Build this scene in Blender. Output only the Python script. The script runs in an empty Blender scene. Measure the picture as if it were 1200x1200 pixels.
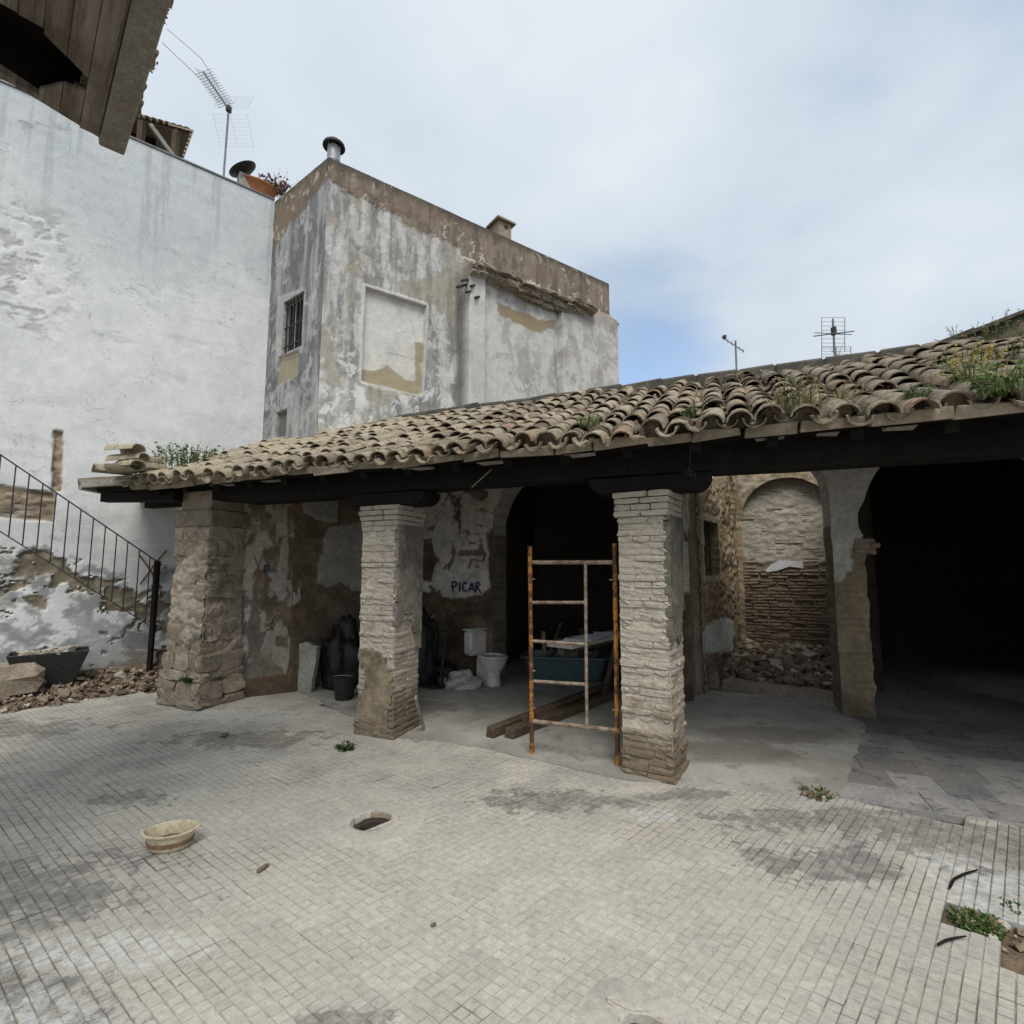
import bpy, bmesh, math, random
import numpy as np
from mathutils import Vector, Matrix, noise as mnoise
random.seed(11)
SC = bpy.context.scene
COL = SC.collection
PI = math.pi

# ------------------------------------------------------------------ camera
F_PX, HZ, CAM_H = 600.0, 663.0, 1.65
PITCH = math.atan((HZ - 600.0) / F_PX)
cam_d = bpy.data.cameras.new('camera')
cam_d.sensor_width = 36.0
cam_d.lens = F_PX / 1200.0 * 36.0
cam_d.clip_end = 500.0
cam_d.clip_start = 0.05
cam = bpy.data.objects.new('camera', cam_d)
COL.objects.link(cam)
cam.location = (0, 0, CAM_H)
cam.rotation_euler = (PI / 2 + PITCH, 0, 0)
SC.camera = cam

# ------------------------------------------------------------------ sky, sun, exposure
SUN_EL, SUN_AZ = 56.0, 176.0          # behind the camera, high
world = bpy.data.worlds.new('World')
SC.world = world
world.use_nodes = True
SUN_STRENGTH, SKY_STRENGTH = 1.9, 0.10
SC.view_settings.view_transform = 'Standard'
SC.view_settings.look = 'None'
SC.view_settings.exposure = 0.46
SC.view_settings.gamma = 1.0
SC.view_settings.use_curve_mapping = False
sun_d = bpy.data.lights.new('sun', 'SUN')
sun_d.energy = SUN_STRENGTH
sun_d.angle = math.radians(28)
sun_d.color = (1.0, 0.955, 0.89)
sun = bpy.data.objects.new('sun', sun_d)
COL.objects.link(sun)
_az, _el = math.radians(SUN_AZ), math.radians(SUN_EL)
_sd = Vector((math.sin(_az) * math.cos(_el), math.cos(_az) * math.cos(_el), math.sin(_el)))
sun.rotation_euler = _sd.to_track_quat('Z', 'Y').to_euler()
sun.location = _sd * 30


# ------------------------------------------------------------------ node helper
class NB:
    def __init__(s, nt):
        s.nt = nt
        s.geo = None

    def node(s, t, **kw):
        n = s.nt.nodes.new(t)
        for k, v in kw.items():
            setattr(n, k, v)
        return n

    def put(s, sock, v):
        if isinstance(v, bpy.types.NodeSocket):
            s.nt.links.new(v, sock)
        else:
            if isinstance(v, (tuple, list)) and sock.type == 'RGBA' and len(v) == 3:
                v = (*v, 1.0)
            sock.default_value = v

    def pos(s):
        if s.geo is None:
            s.geo = s.node('ShaderNodeNewGeometry')
        return s.geo.outputs['Position']

    def mapping(s, vec, loc=(0, 0, 0), rot=(0, 0, 0), scale=(1, 1, 1)):
        m = s.node('ShaderNodeMapping')
        s.put(m.inputs['Vector'], vec)
        m.inputs['Location'].default_value = loc
        m.inputs['Rotation'].default_value = rot
        m.inputs['Scale'].default_value = scale
        return m.outputs[0]

    def noise(s, scale, detail=4.0, rough=0.6, vec=None, dist=0.0):
        n = s.node('ShaderNodeTexNoise')
        s.put(n.inputs['Vector'], vec if vec is not None else s.pos())
        n.inputs['Scale'].default_value = scale
        n.inputs['Detail'].default_value = detail
        n.inputs['Roughness'].default_value = rough
        n.inputs['Distortion'].default_value = dist
        return n.outputs['Fac']

    def ramp(s, fac, stops):
        r = s.node('ShaderNodeValToRGB')
        s.put(r.inputs[0], fac)
        e = r.color_ramp.elements
        while len(e) < len(stops):
            e.new(0.5)
        for i, (p, c) in enumerate(stops):
            e[i].position = p
            e[i].color = (*c, 1) if isinstance(c, (tuple, list)) else (c, c, c, 1)
        return r.outputs[0]

    def step(s, fac, a, b):
        m = s.node('ShaderNodeMapRange')
        m.interpolation_type = 'SMOOTHSTEP'
        s.put(m.inputs[0], fac)
        m.inputs[1].default_value = a
        m.inputs[2].default_value = b
        return m.outputs[0]

    def mix(s, fac, a, b, mode='MIX'):
        m = s.node('ShaderNodeMix', data_type='RGBA', blend_type=mode)
        s.put(m.inputs[0], fac)
        s.put(m.inputs[6], a)
        s.put(m.inputs[7], b)
        return m.outputs[2]

    def math(s, op, a, b=0.0):
        m = s.node('ShaderNodeMath', operation=op)
        s.put(m.inputs[0], a)
        s.put(m.inputs[1], b)
        return m.outputs[0]

    def vmath(s, op, a, b=(0, 0, 0)):
        m = s.node('ShaderNodeVectorMath', operation=op)
        s.put(m.inputs[0], a)
        s.put(m.inputs[1], b)
        return m.outputs['Value'] if op in ('LENGTH', 'DOT_PRODUCT', 'DISTANCE') else m.outputs[0]

    def sep(s, v):
        x = s.node('ShaderNodeSeparateXYZ')
        s.put(x.inputs[0], v)
        return x.outputs

    def bump(s, height, strength=0.4, dist=0.01):
        b = s.node('ShaderNodeBump')
        b.inputs['Strength'].default_value = strength
        b.inputs['Distance'].default_value = dist
        s.put(b.inputs['Height'], height)
        return b.outputs[0]

    def blob(s, x, y, rx, ry, jit, amp=2.2):
        """mask of an uneven stain lying on the ground round (x, y)"""
        v = s.vmath('SUBTRACT', s.pos(), (x, y, 0))
        v = s.vmath('MULTIPLY', v, (1 / rx, 1 / ry, 0))
        d = s.math('ADD', s.vmath('LENGTH', v), s.math('MULTIPLY', s.math('SUBTRACT', jit, 0.5), amp))
        return s.step(d, 1.1, 0.62)


def material(name, fn, rough=0.9, spec=0.25, metallic=0.0):
    m = bpy.data.materials.new(name)
    m.use_nodes = True
    nt = m.node_tree
    b = NB(nt)
    p = nt.nodes['Principled BSDF']
    p.inputs['Roughness'].default_value = rough
    p.inputs['Specular IOR Level'].default_value = spec
    p.inputs['Metallic'].default_value = metallic
    col, nrm, rg = (list(fn(b)) + [None, None])[:3]
    b.put(p.inputs['Base Color'], col)
    if nrm is not None:
        nt.links.new(nrm, p.inputs['Normal'])
    if rg is not None:
        b.put(p.inputs['Roughness'], rg)
    return m


def rocky(name, c1, c2, c3, scale=3.0, rough=0.9, bump=0.5, fine=40.0, dist=0.01, perobj=0.0, spec=0.2, metallic=0.0):
    def fn(b):
        n1 = b.noise(scale, 5, 0.65)
        n2 = b.noise(scale * 3.7, 5, 0.7, b.mapping(b.pos(), (3.1, 7.7, 1.9)))
        c = b.mix(b.step(n1, 0.36, 0.64), c1, c2)
        c = b.mix(b.step(n2, 0.52, 0.70), c, c3)
        n3 = b.noise(fine, 3, 0.6)
        c = b.mix(1.0, c, b.ramp(n3, [(0.25, 0.72), (0.75, 1.18)]), 'MULTIPLY')
        if perobj:
            oi = b.node('ShaderNodeObjectInfo')
            k = b.ramp(oi.outputs['Random'], [(0.0, 1 - perobj), (1.0, 1 + perobj)])
            c = b.mix(1.0, c, k, 'MULTIPLY')
        h = b.math('ADD', b.math('MULTIPLY', n2, 0.6), b.math('MULTIPLY', n3, 0.4))
        return c, b.bump(h, bump, dist)
    return material(name, fn, rough, spec, metallic)


def world_nodes():
    nt = world.node_tree
    b = NB(nt)
    bg = nt.nodes['Background']
    bg.inputs['Strength'].default_value = SKY_STRENGTH
    sky = b.node('ShaderNodeTexSky', sky_type='NISHITA')
    sky.sun_disc = False
    sky.sun_elevation = math.radians(SUN_EL)
    sky.sun_rotation = math.radians(SUN_AZ)
    sky.air_density = 1.0
    sky.dust_density = 1.0
    tc = b.node('ShaderNodeTexCoord')
    d = tc.outputs['Generated']
    xyz = b.sep(d)
    # flatten the dome so that clouds stretch towards the horizon
    z = b.math('MAXIMUM', xyz[2], 0.06)
    cb = b.node('ShaderNodeCombineXYZ')
    b.put(cb.inputs[0], b.math('DIVIDE', xyz[0], b.math('ADD', z, 0.22)))
    b.put(cb.inputs[1], b.math('DIVIDE', xyz[1], b.math('ADD', z, 0.22)))
    v = cb.outputs[0]
    n1 = b.noise(0.75, 5, 0.5, b.mapping(v, (1.3, 0.4, 0)))
    n2 = b.noise(1.9, 6, 0.55, b.mapping(v, (5.3, 2.4, 0)))
    m = b.math('ADD', b.math('MULTIPLY', n1, 0.65), b.math('MULTIPLY', n2, 0.35))
    cloud = b.ramp(m, [(0.35, (3.7, 4.5, 5.4)), (0.48, (4.75, 5.35, 6.0)), (0.60, (5.75, 6.2, 6.6))])
    # gap of blue low over the roofs
    gap = b.vmath('DOT_PRODUCT', b.vmath('NORMALIZE', d), tuple(Vector((0.235, 0.90, 0.335)).normalized()))
    gap = b.math('ADD', gap, b.math('MULTIPLY', b.math('SUBTRACT', n2, 0.5), 0.045))
    cover = b.math('ADD', 0.22, b.math('MULTIPLY', b.step(gap, 0.9995, 0.984), 0.78))
    thin = b.step(m, 0.36, 0.47)
    cover = b.math('MULTIPLY', cover, b.math('ADD', 0.72, b.math('MULTIPLY', thin, 0.28)))
    blue = b.mix(1.0, sky.outputs[0], (1.7, 1.65, 1.6), 'MULTIPLY')
    c = b.mix(cover, blue, cloud)
    b.put(bg.inputs['Color'], c)


world_nodes()


# ------------------------------------------------------------------ pixel -> place helpers
def ray(px, py):
    d = ((px - 600) / F_PX, 1.0, -(py - 600) / F_PX)
    c, s = math.cos(PITCH), math.sin(PITCH)
    return (d[0], d[1] * c - d[2] * s, d[1] * s + d[2] * c)


def ground(px, py, z=0.0):
    d = ray(px, py)
    t = (z - CAM_H) / d[2]
    return Vector((d[0] * t, d[1] * t, z))


class Plane:
    """upright plane through p with heading ang (degrees); s runs along it"""
    def __init__(s, p, ang):
        a = math.radians(ang)
        s.p = Vector((p[0], p[1]))
        s.d = Vector((math.cos(a), math.sin(a)))
        s.n = Vector((s.d.y, -s.d.x))
        if s.n.dot(-s.p) < 0:
            s.n = -s.n

    def uv(s, px, py):
        d = ray(px, py)
        t = s.p.dot(s.n) / (d[0] * s.n.x + d[1] * s.n.y)
        q = Vector((d[0] * t, d[1] * t))
        return ((q - s.p).dot(s.d), CAM_H + d[2] * t)

    def pt(s, u, z, off=0.0):
        q = s.p + s.d * u + s.n * off
        return Vector((q.x, q.y, z))

    def at(s, off):
        q = Plane((0, 0), 0)
        q.p, q.d, q.n = s.p + s.n * off, s.d.copy(), s.n.copy()
        return q

    def hit(s, px, py, off=0.0):
        q = s.at(off)
        return q.pt(*q.uv(px, py))

    def poly(s, pts):
        return [s.uv(*q) for q in pts]


PA = -22.5
UA = Vector((math.cos(math.radians(PA)), math.sin(math.radians(PA))))
NA = Vector((-UA.y, UA.x))
O2 = ground(793, 918).xy


def W(u, n, z=0.0):
    q = O2 + UA * u + NA * n
    return Vector((q.x, q.y, z))


def L(p):
    r = Vector((p[0], p[1])) - O2
    return r.dot(UA), r.dot(NA)


def porch_plane(n):
    return Plane(W(0, n).xy, PA)


UA3 = Vector((UA.x, UA.y, 0))
NA3 = Vector((NA.x, NA.y, 0))
ZZ = Vector((0, 0, 1))
ROT_P = Matrix((UA3, NA3, ZZ)).transposed()       # porch axes as columns


# ------------------------------------------------------------------ numpy noise
def _hash(ix, iy, seed):
    h = (ix.astype(np.int64) * 374761393 + iy.astype(np.int64) * 668265263 + seed * 1274126177) & 0xFFFFFFFF
    h = ((h ^ (h >> 13)) * 1274126177) & 0xFFFFFFFF
    h = h ^ (h >> 16)
    return (h & 0xFFFFFF) / float(0xFFFFFF)


def vnoise(x, y, seed=0):
    ix, iy = np.floor(x), np.floor(y)
    fx, fy = x - ix, y - iy
    fx = fx * fx * (3 - 2 * fx)
    fy = fy * fy * (3 - 2 * fy)
    a, b2 = _hash(ix, iy, seed), _hash(ix + 1, iy, seed)
    c, d = _hash(ix, iy + 1, seed), _hash(ix + 1, iy + 1, seed)
    return (a * (1 - fx) + b2 * fx) * (1 - fy) + (c * (1 - fx) + d * fx) * fy


def fbm(x, y, octv=5, seed=0, gain=0.55):
    t, amp, tot = 0, 1.0, 0
    for o in range(octv):
        t = t + amp * vnoise(x * 2 ** o + 17.3 * o, y * 2 ** o - 9.1 * o, seed + o * 7)
        tot += amp
        amp *= gain
    return t / tot


def wfbm(x, y, octv=5, seed=0, gain=0.55, warp=0.9):
    wx, wy = fbm(x * .8 + 3.1, y * .8, 3, seed + 90), fbm(x * .8, y * .8 + 7.7, 3, seed + 95)
    return fbm(x + warp * 2 * (wx - .5), y + warp * 2 * (wy - .5), octv, seed, gain)


def sm(x, a, b):
    t = np.clip((x - a) / (b - a), 0, 1)
    return t * t * (3 - 2 * t)


def poly_sd(U, V, poly):
    P = np.array(poly, float)
    d = np.full(U.shape, 1e9)
    s = np.ones(U.shape)
    n = len(P)
    j = n - 1
    for i in range(n):
        ex, ey = P[j] - P[i]
        wx, wy = U - P[i, 0], V - P[i, 1]
        t = np.clip((wx * ex + wy * ey) / (ex * ex + ey * ey + 1e-12), 0, 1)
        d = np.minimum(d, (wx - ex * t) ** 2 + (wy - ey * t) ** 2)
        c1, c2, c3 = V >= P[i, 1], V < P[j, 1], ex * wy > ey * wx
        s = np.where((c1 & c2 & c3) | (~c1 & ~c2 & ~c3), -s, s)
        j = i
    return s * np.sqrt(d)


def pmask(U, V, poly, jit=0.05, scale=4.0, seed=0, soft=0.01):
    sd = poly_sd(U, V, poly) + jit * 2 * (fbm(U * scale, V * scale, 5, seed, 0.6) - 0.5)
    return sm(sd, soft, -soft)


def mixc(c, rgb, m):
    return c * (1 - m[..., None]) + np.array(rgb, float) * m[..., None]


# ------------------------------------------------------------------ mesh helpers
def set_attr_color(me, rgb):
    a = me.attributes.new('Col', 'FLOAT_COLOR', 'POINT')
    buf = np.ones((len(rgb), 4), np.float32)
    buf[:, :3] = rgb
    a.data.foreach_set('color', buf.ravel())


def link(name, me, mat, parent=None, kind=None):
    o = bpy.data.objects.new(name, me)
    COL.objects.link(o)
    if mat is not None and len(me.materials) == 0:
        for mm in (mat if isinstance(mat, (list, tuple)) else [mat]):
            me.materials.append(mm)
    if parent is not None:
        o.parent = parent
    if kind:
        o['kind'] = kind
    return o


def tag(o, label, cat, group=None):
    o['label'] = label
    o['category'] = cat
    if group:
        o['group'] = group
    return o


def thing(name, label, cat, loc, group=None):
    o = bpy.data.objects.new(name, None)
    o.empty_display_size = 0.2
    COL.objects.link(o)
    o.location = loc
    return tag(o, label, cat, group)


def porigin(o):
    """world origin of a (never rotated) parent chain"""
    v = Vector((0, 0, 0))
    while o is not None:
        v += o.location
        o = o.parent
    return v


class MB:
    def __init__(s):
        s.v, s.f, s.m = [], [], []

    def add(s, verts, faces, mi=0):
        k = len(s.v)
        s.v += [Vector(q) for q in verts]
        s.f += [[i + k for i in q] for q in faces]
        s.m += [mi] * len(faces)
        return s

    def box(s, c, size, R=None, mi=0, jit=0.0, taper=1.0):
        R = R or Matrix.Identity(3)
        c = Vector(c)
        vs = []
        for z in (-.5, .5):
            for x, y in ((-.5, -.5), (.5, -.5), (.5, .5), (-.5, .5)):
                k = taper if z > 0 else 1.0
                q = Vector((x * size[0] * k, y * size[1] * k, z * size[2]))
                if jit:
                    q += Vector([random.uniform(-jit, jit) for _ in range(3)])
                vs.append(c + R @ q)
        return s.add(vs, [(3, 2, 1, 0), (4, 5, 6, 7), (0, 1, 5, 4), (1, 2, 6, 5), (2, 3, 7, 6), (3, 0, 4, 7)], mi)

    def beam(s, a, b, w, h, up=(0, 0, 1), mi=0, jit=0.0):
        """box from a to b"""
        a, b = Vector(a), Vector(b)
        x = (b - a).normalized()
        y = Vector(up).cross(x)
        if y.length < 1e-4:
            y = Vector((1, 0, 0)).cross(x)
        y.normalize()
        z = x.cross(y)
        R = Matrix((x, y, z)).transposed()
        return s.box((a + b) / 2, ((b - a).length, w, h), R, mi, jit)

    def tube(s, pts, r, sides=8, mi=0, cap=True):
        pts = [Vector(p) for p in pts]
        n = len(pts)
        rs = r if isinstance(r, (list, tuple)) else [r] * n
        k = len(s.v)
        prev = None
        for i, p in enumerate(pts):
            t = (pts[min(i + 1, n - 1)] - pts[max(i - 1, 0)]).normalized()
            if prev is None:
                a = t.orthogonal().normalized()
            else:
                a = (prev - t * prev.dot(t)).normalized()
            prev = a
            b = t.cross(a)
            for j in range(sides):
                th = 2 * PI * j / sides
                s.v.append(p + (a * math.cos(th) + b * math.sin(th)) * rs[i])
        for i in range(n - 1):
            for j in range(sides):
                q = [k + i * sides + j, k + i * sides + (j + 1) % sides, k + (i + 1) * sides + (j + 1) % sides, k + (i + 1) * sides + j]
                s.f.append(q)
                s.m.append(mi)
        if cap:
            s.f.append([k + j for j in range(sides)][::-1])
            s.f.append([k + (n - 1) * sides + j for j in range(sides)])
            s.m += [mi, mi]
        return s

    def lathe(s, prof, c, sides=24, sx=1.0, sy=1.0, R=None, mi=0, wob=0.0):
        R = R or Matrix.Identity(3)
        c = Vector(c)
        k = len(s.v)
        for r, z in prof:
            for j in range(sides):
                th = 2 * PI * j / sides
                w = 1 + wob * math.sin(3 * th + 1.0) + wob * 0.6 * math.sin(7 * th)
                s.v.append(c + R @ Vector((r * sx * w * math.cos(th), r * sy * w * math.sin(th), z)))
        for i in range(len(prof) - 1):
            for j in range(sides):
                s.f.append([k + i * sides + j, k + i * sides + (j + 1) % sides, k + (i + 1) * sides + (j + 1) % sides, k + (i + 1) * sides + j])
                s.m.append(mi)
        return s

    def prism(s, poly, z0, z1, mi=0, bottom=False):
        n = len(poly)
        k = len(s.v)
        s.v += [Vector((p[0], p[1], z0)) for p in poly] + [Vector((p[0], p[1], z1)) for p in poly]
        s.f.append([k + n + i for i in range(n)])
        s.m.append(mi)
        if bottom:
            s.f.append([k + i for i in range(n)][::-1])
            s.m.append(mi)
        for i in range(n):
            s.f.append([k + i, k + (i + 1) % n, k + n + (i + 1) % n, k + n + i])
            s.m.append(mi)
        return s

    def mesh(s, name, off=Vector((0, 0, 0))):
        me = bpy.data.meshes.new(name)
        me.from_pydata([tuple(v - off) for v in s.v], [], s.f)
        if any(s.m):
            me.polygons.foreach_set('material_index', s.m)
        return me

    def build(s, name, mat, parent=None, smooth=False, origin=None, bevel=0.0, kind=None):
        off = porigin(parent) if parent is not None else Vector((0, 0, 0))
        if origin is not None:
            origin = Vector(origin)
            me = s.mesh(name, origin)
        else:
            me = s.mesh(name, off)
        o = link(name, me, mat, parent, kind)
        if origin is not None:
            o.location = origin - off
        bm = bmesh.new()
        bm.from_mesh(me)
        bmesh.ops.recalc_face_normals(bm, faces=bm.faces)
        if bevel:
            bmesh.ops.bevel(bm, geom=[e for e in bm.edges if e.calc_face_angle(0) > 0.5], offset=bevel, segments=1, affect='EDGES', clamp_overlap=True)
        bm.to_mesh(me)
        bm.free()
        if smooth:
            me.polygons.foreach_set('use_smooth', [True] * len(me.polygons))
            try:
                me.set_sharp_from_angle(angle=math.radians(40))
            except Exception:
                pass
        return o


def grid_wall(name, pl, s0, s1, z0, z1, step, fn, mat, parent=None, sd=None, thick=0.3, reveal=(0.3, 0.27, 0.23), pt=None, kind=None, snap=True):
    nu = max(2, int(round((s1 - s0) / step)) + 1)
    nv = max(2, int(round((z1 - z0) / step)) + 1)
    us, vs = np.linspace(s0, s1, nu), np.linspace(z0, z1, nv)
    U, V = np.meshgrid(us, vs)
    hx, hy = (s1 - s0) / (nu - 1), (z1 - z0) / (nv - 1)
    keep = np.ones((nv - 1, nu - 1), bool)
    if sd is not None:
        D = sd(U, V)
        e = step * 0.25
        if snap:
            for _ in range(2):
                D = sd(U, V)
                gx = (sd(U + e, V) - sd(U - e, V)) / (2 * e)
                gy = (sd(U, V + e) - sd(U, V - e)) / (2 * e)
                g2 = np.maximum(gx * gx + gy * gy, 1e-3)
                near = np.abs(D) < step * 0.75 * np.sqrt(g2)
                U = np.where(near, U - D * gx / g2, U)
                V = np.where(near, V - D * gy / g2, V)
        uc = (U[:-1, :-1] + U[1:, 1:] + U[:-1, 1:] + U[1:, :-1]) / 4
        vc = (V[:-1, :-1] + V[1:, 1:] + V[:-1, 1:] + V[1:, :-1]) / 4
        keep = sd(uc, vc) > 0
    col, disp = fn(U, V)
    col = np.clip(col, 0.004, 0.95)
    if pt is None:
        X = pl.p.x + pl.d.x * U + pl.n.x * disp
        Y = pl.p.y + pl.d.y * U + pl.n.y * disp
        Zc = V
        back = Vector((-pl.n.x, -pl.n.y, 0))
    else:
        X, Y, Zc, back = pt(U, V, disp)
    verts = np.stack([X.ravel(), Y.ravel(), Zc.ravel()], 1)
    idx = np.arange(nu * nv).reshape(nv, nu)
    quads = np.stack([idx[:-1, :-1], idx[:-1, 1:], idx[1:, 1:], idx[1:, :-1]], -1)[keep]
    colr = col.reshape(-1, 3)
    if sd is not None and thick > 0:
        E1 = np.concatenate([quads[:, [0, 1]], quads[:, [1, 2]], quads[:, [2, 3]], quads[:, [3, 0]]])
        key = np.sort(E1, 1)
        k1 = key[:, 0].astype(np.int64) * (nu * nv) + key[:, 1]
        uq, inv, cnt = np.unique(k1, return_inverse=True, return_counts=True)
        be = E1[cnt[inv] == 1]
        Df = sd(U, V).ravel()
        lim = step * 1.6
        be = be[(np.abs(Df[be[:, 0]]) < lim) & (np.abs(Df[be[:, 1]]) < lim)]
        bv = np.unique(be)
        mp = {int(q): len(verts) + i for i, q in enumerate(bv)}
        ext = verts[bv] + np.array(back)[None, :] * thick
        # the reveal keeps its own ring of vertices, so that it has its own colour
        mp2 = {int(q): len(verts) + len(bv) + i for i, q in enumerate(bv)}
        verts = np.concatenate([verts, ext, verts[bv]])
        rv = reveal(U.ravel()[bv], V.ravel()[bv]) if callable(reveal) else np.array(reveal, float)[None, :]
        rc = rv * (0.75 + 0.5 * np.random.default_rng(3).random((len(bv), 1)))
        colr = np.concatenate([colr, rc, rc])
        rq = np.array([[mp2[int(b)], mp2[int(a)], mp[int(a)], mp[int(b)]] for a, b in be])
        quads = np.concatenate([quads, rq]) if len(rq) else quads
    used = np.unique(quads)
    remap = np.full(len(verts), -1, np.int64)
    remap[used] = np.arange(len(used))
    verts, colr, quads = verts[used], colr[used], remap[quads]
    off = np.array(porigin(parent)) if parent is not None else 0.0
    me = bpy.data.meshes.new(name)
    me.vertices.add(len(verts))
    me.vertices.foreach_set('co', (verts - off).astype(np.float32).ravel())
    me.loops.add(quads.size)
    me.loops.foreach_set('vertex_index', quads.astype(np.int32).ravel())
    me.polygons.add(len(quads))
    me.polygons.foreach_set('loop_start', np.arange(0, quads.size, 4, dtype=np.int32))
    me.update(calc_edges=True)
    me.polygons.foreach_set('use_smooth', np.ones(len(quads), bool))
    set_attr_color(me, colr)
    return link(name, me, mat, parent, kind)


# lumpy unit blocks shared by bricks and stones
def lumpy_block(name, seed, amp=0.07, cuts=1, rnd=0.12):
    bm = bmesh.new()
    bmesh.ops.create_cube(bm, size=1.0)
    if cuts:
        bmesh.ops.subdivide_edges(bm, edges=bm.edges[:], cuts=cuts, use_grid_fill=True)
    for v in bm.verts:
        c = v.co.copy()
        k = sum(abs(abs(q) - 0.5) < 1e-4 for q in c)
        if k == 3:
            c *= 1 - rnd
        elif k == 2:
            c *= 1 - rnd * 0.4
        c += Vector([mnoise.noise((v.co + Vector((seed * 3.7, seed, i * 9.1))) * 1.9) * amp * 2 for i in range(3)])
        v.co = c
    me = bpy.data.meshes.new(name)
    bm.to_mesh(me)
    bm.free()
    return me


def rock_mesh(name, seed, sub=1, amp=0.25):
    bm = bmesh.new()
    bmesh.ops.create_icosphere(bm, subdivisions=sub, radius=0.5)
    for v in bm.verts:
        n = mnoise.noise(v.co * 2.3 + Vector((seed * 5.1, 0, seed)))
        v.co *= 1 + n * amp * 2
    me = bpy.data.meshes.new(name)
    bm.to_mesh(me)
    bm.free()
    return me


def place(name, me, M, parent):
    o = bpy.data.objects.new(name, me)
    COL.objects.link(o)
    off = porigin(parent) if parent is not None else Vector((0, 0, 0))
    loc, rot, sc = M.decompose()
    if parent is not None:
        o.parent = parent
    o.location = loc - off
    o.rotation_mode = 'QUATERNION'
    o.rotation_quaternion = rot
    o.scale = sc
    return o


def TRS(loc, R, sc):
    return Matrix.LocRotScale(Vector(loc), R.to_quaternion() if isinstance(R, Matrix) else R, Vector(sc))


# ------------------------------------------------------------------ materials
TILE_ANG, TILE_ANG2 = -36.8, 45.0
TILE = 0.206
T1 = Vector((math.cos(math.radians(TILE_ANG)), math.sin(math.radians(TILE_ANG))))
T2 = Vector((math.cos(math.radians(TILE_ANG2)), math.sin(math.radians(TILE_ANG2))))
_det = (T1.x * T2.y - T1.y * T2.x) * TILE
TINV = ((T2.y / _det, -T2.x / _det), (-T1.y / _det, T1.x / _det))      # world xy -> paver indices


def _wallmat(name, bump, fine, rough=0.92, mot=0.16):
    def fn(b):
        a = b.node('ShaderNodeAttribute', attribute_name='Col')
        n1 = b.noise(fine, 4, 0.65)
        n2 = b.noise(fine * 0.22, 5, 0.6)
        c = b.mix(1.0, a.outputs['Color'], b.ramp(n1, [(0.25, 1 - mot), (0.75, 1 + mot)]), 'MULTIPLY')
        c = b.mix(1.0, c, b.ramp(n2, [(0.3, 1 - mot * 0.7), (0.7, 1 + mot * 0.6)]), 'MULTIPLY')
        h = b.math('ADD', n1, b.math('MULTIPLY', n2, 1.6))
        return c, b.bump(h, bump, 0.012)
    return material(name, fn, rough, 0.15)


M_WALL = _wallmat('weathered_plaster', 0.16, 34, 0.92, 0.10)
M_WALLR = _wallmat('rough_masonry', 0.8, 18, 0.95, 0.3)


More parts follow.
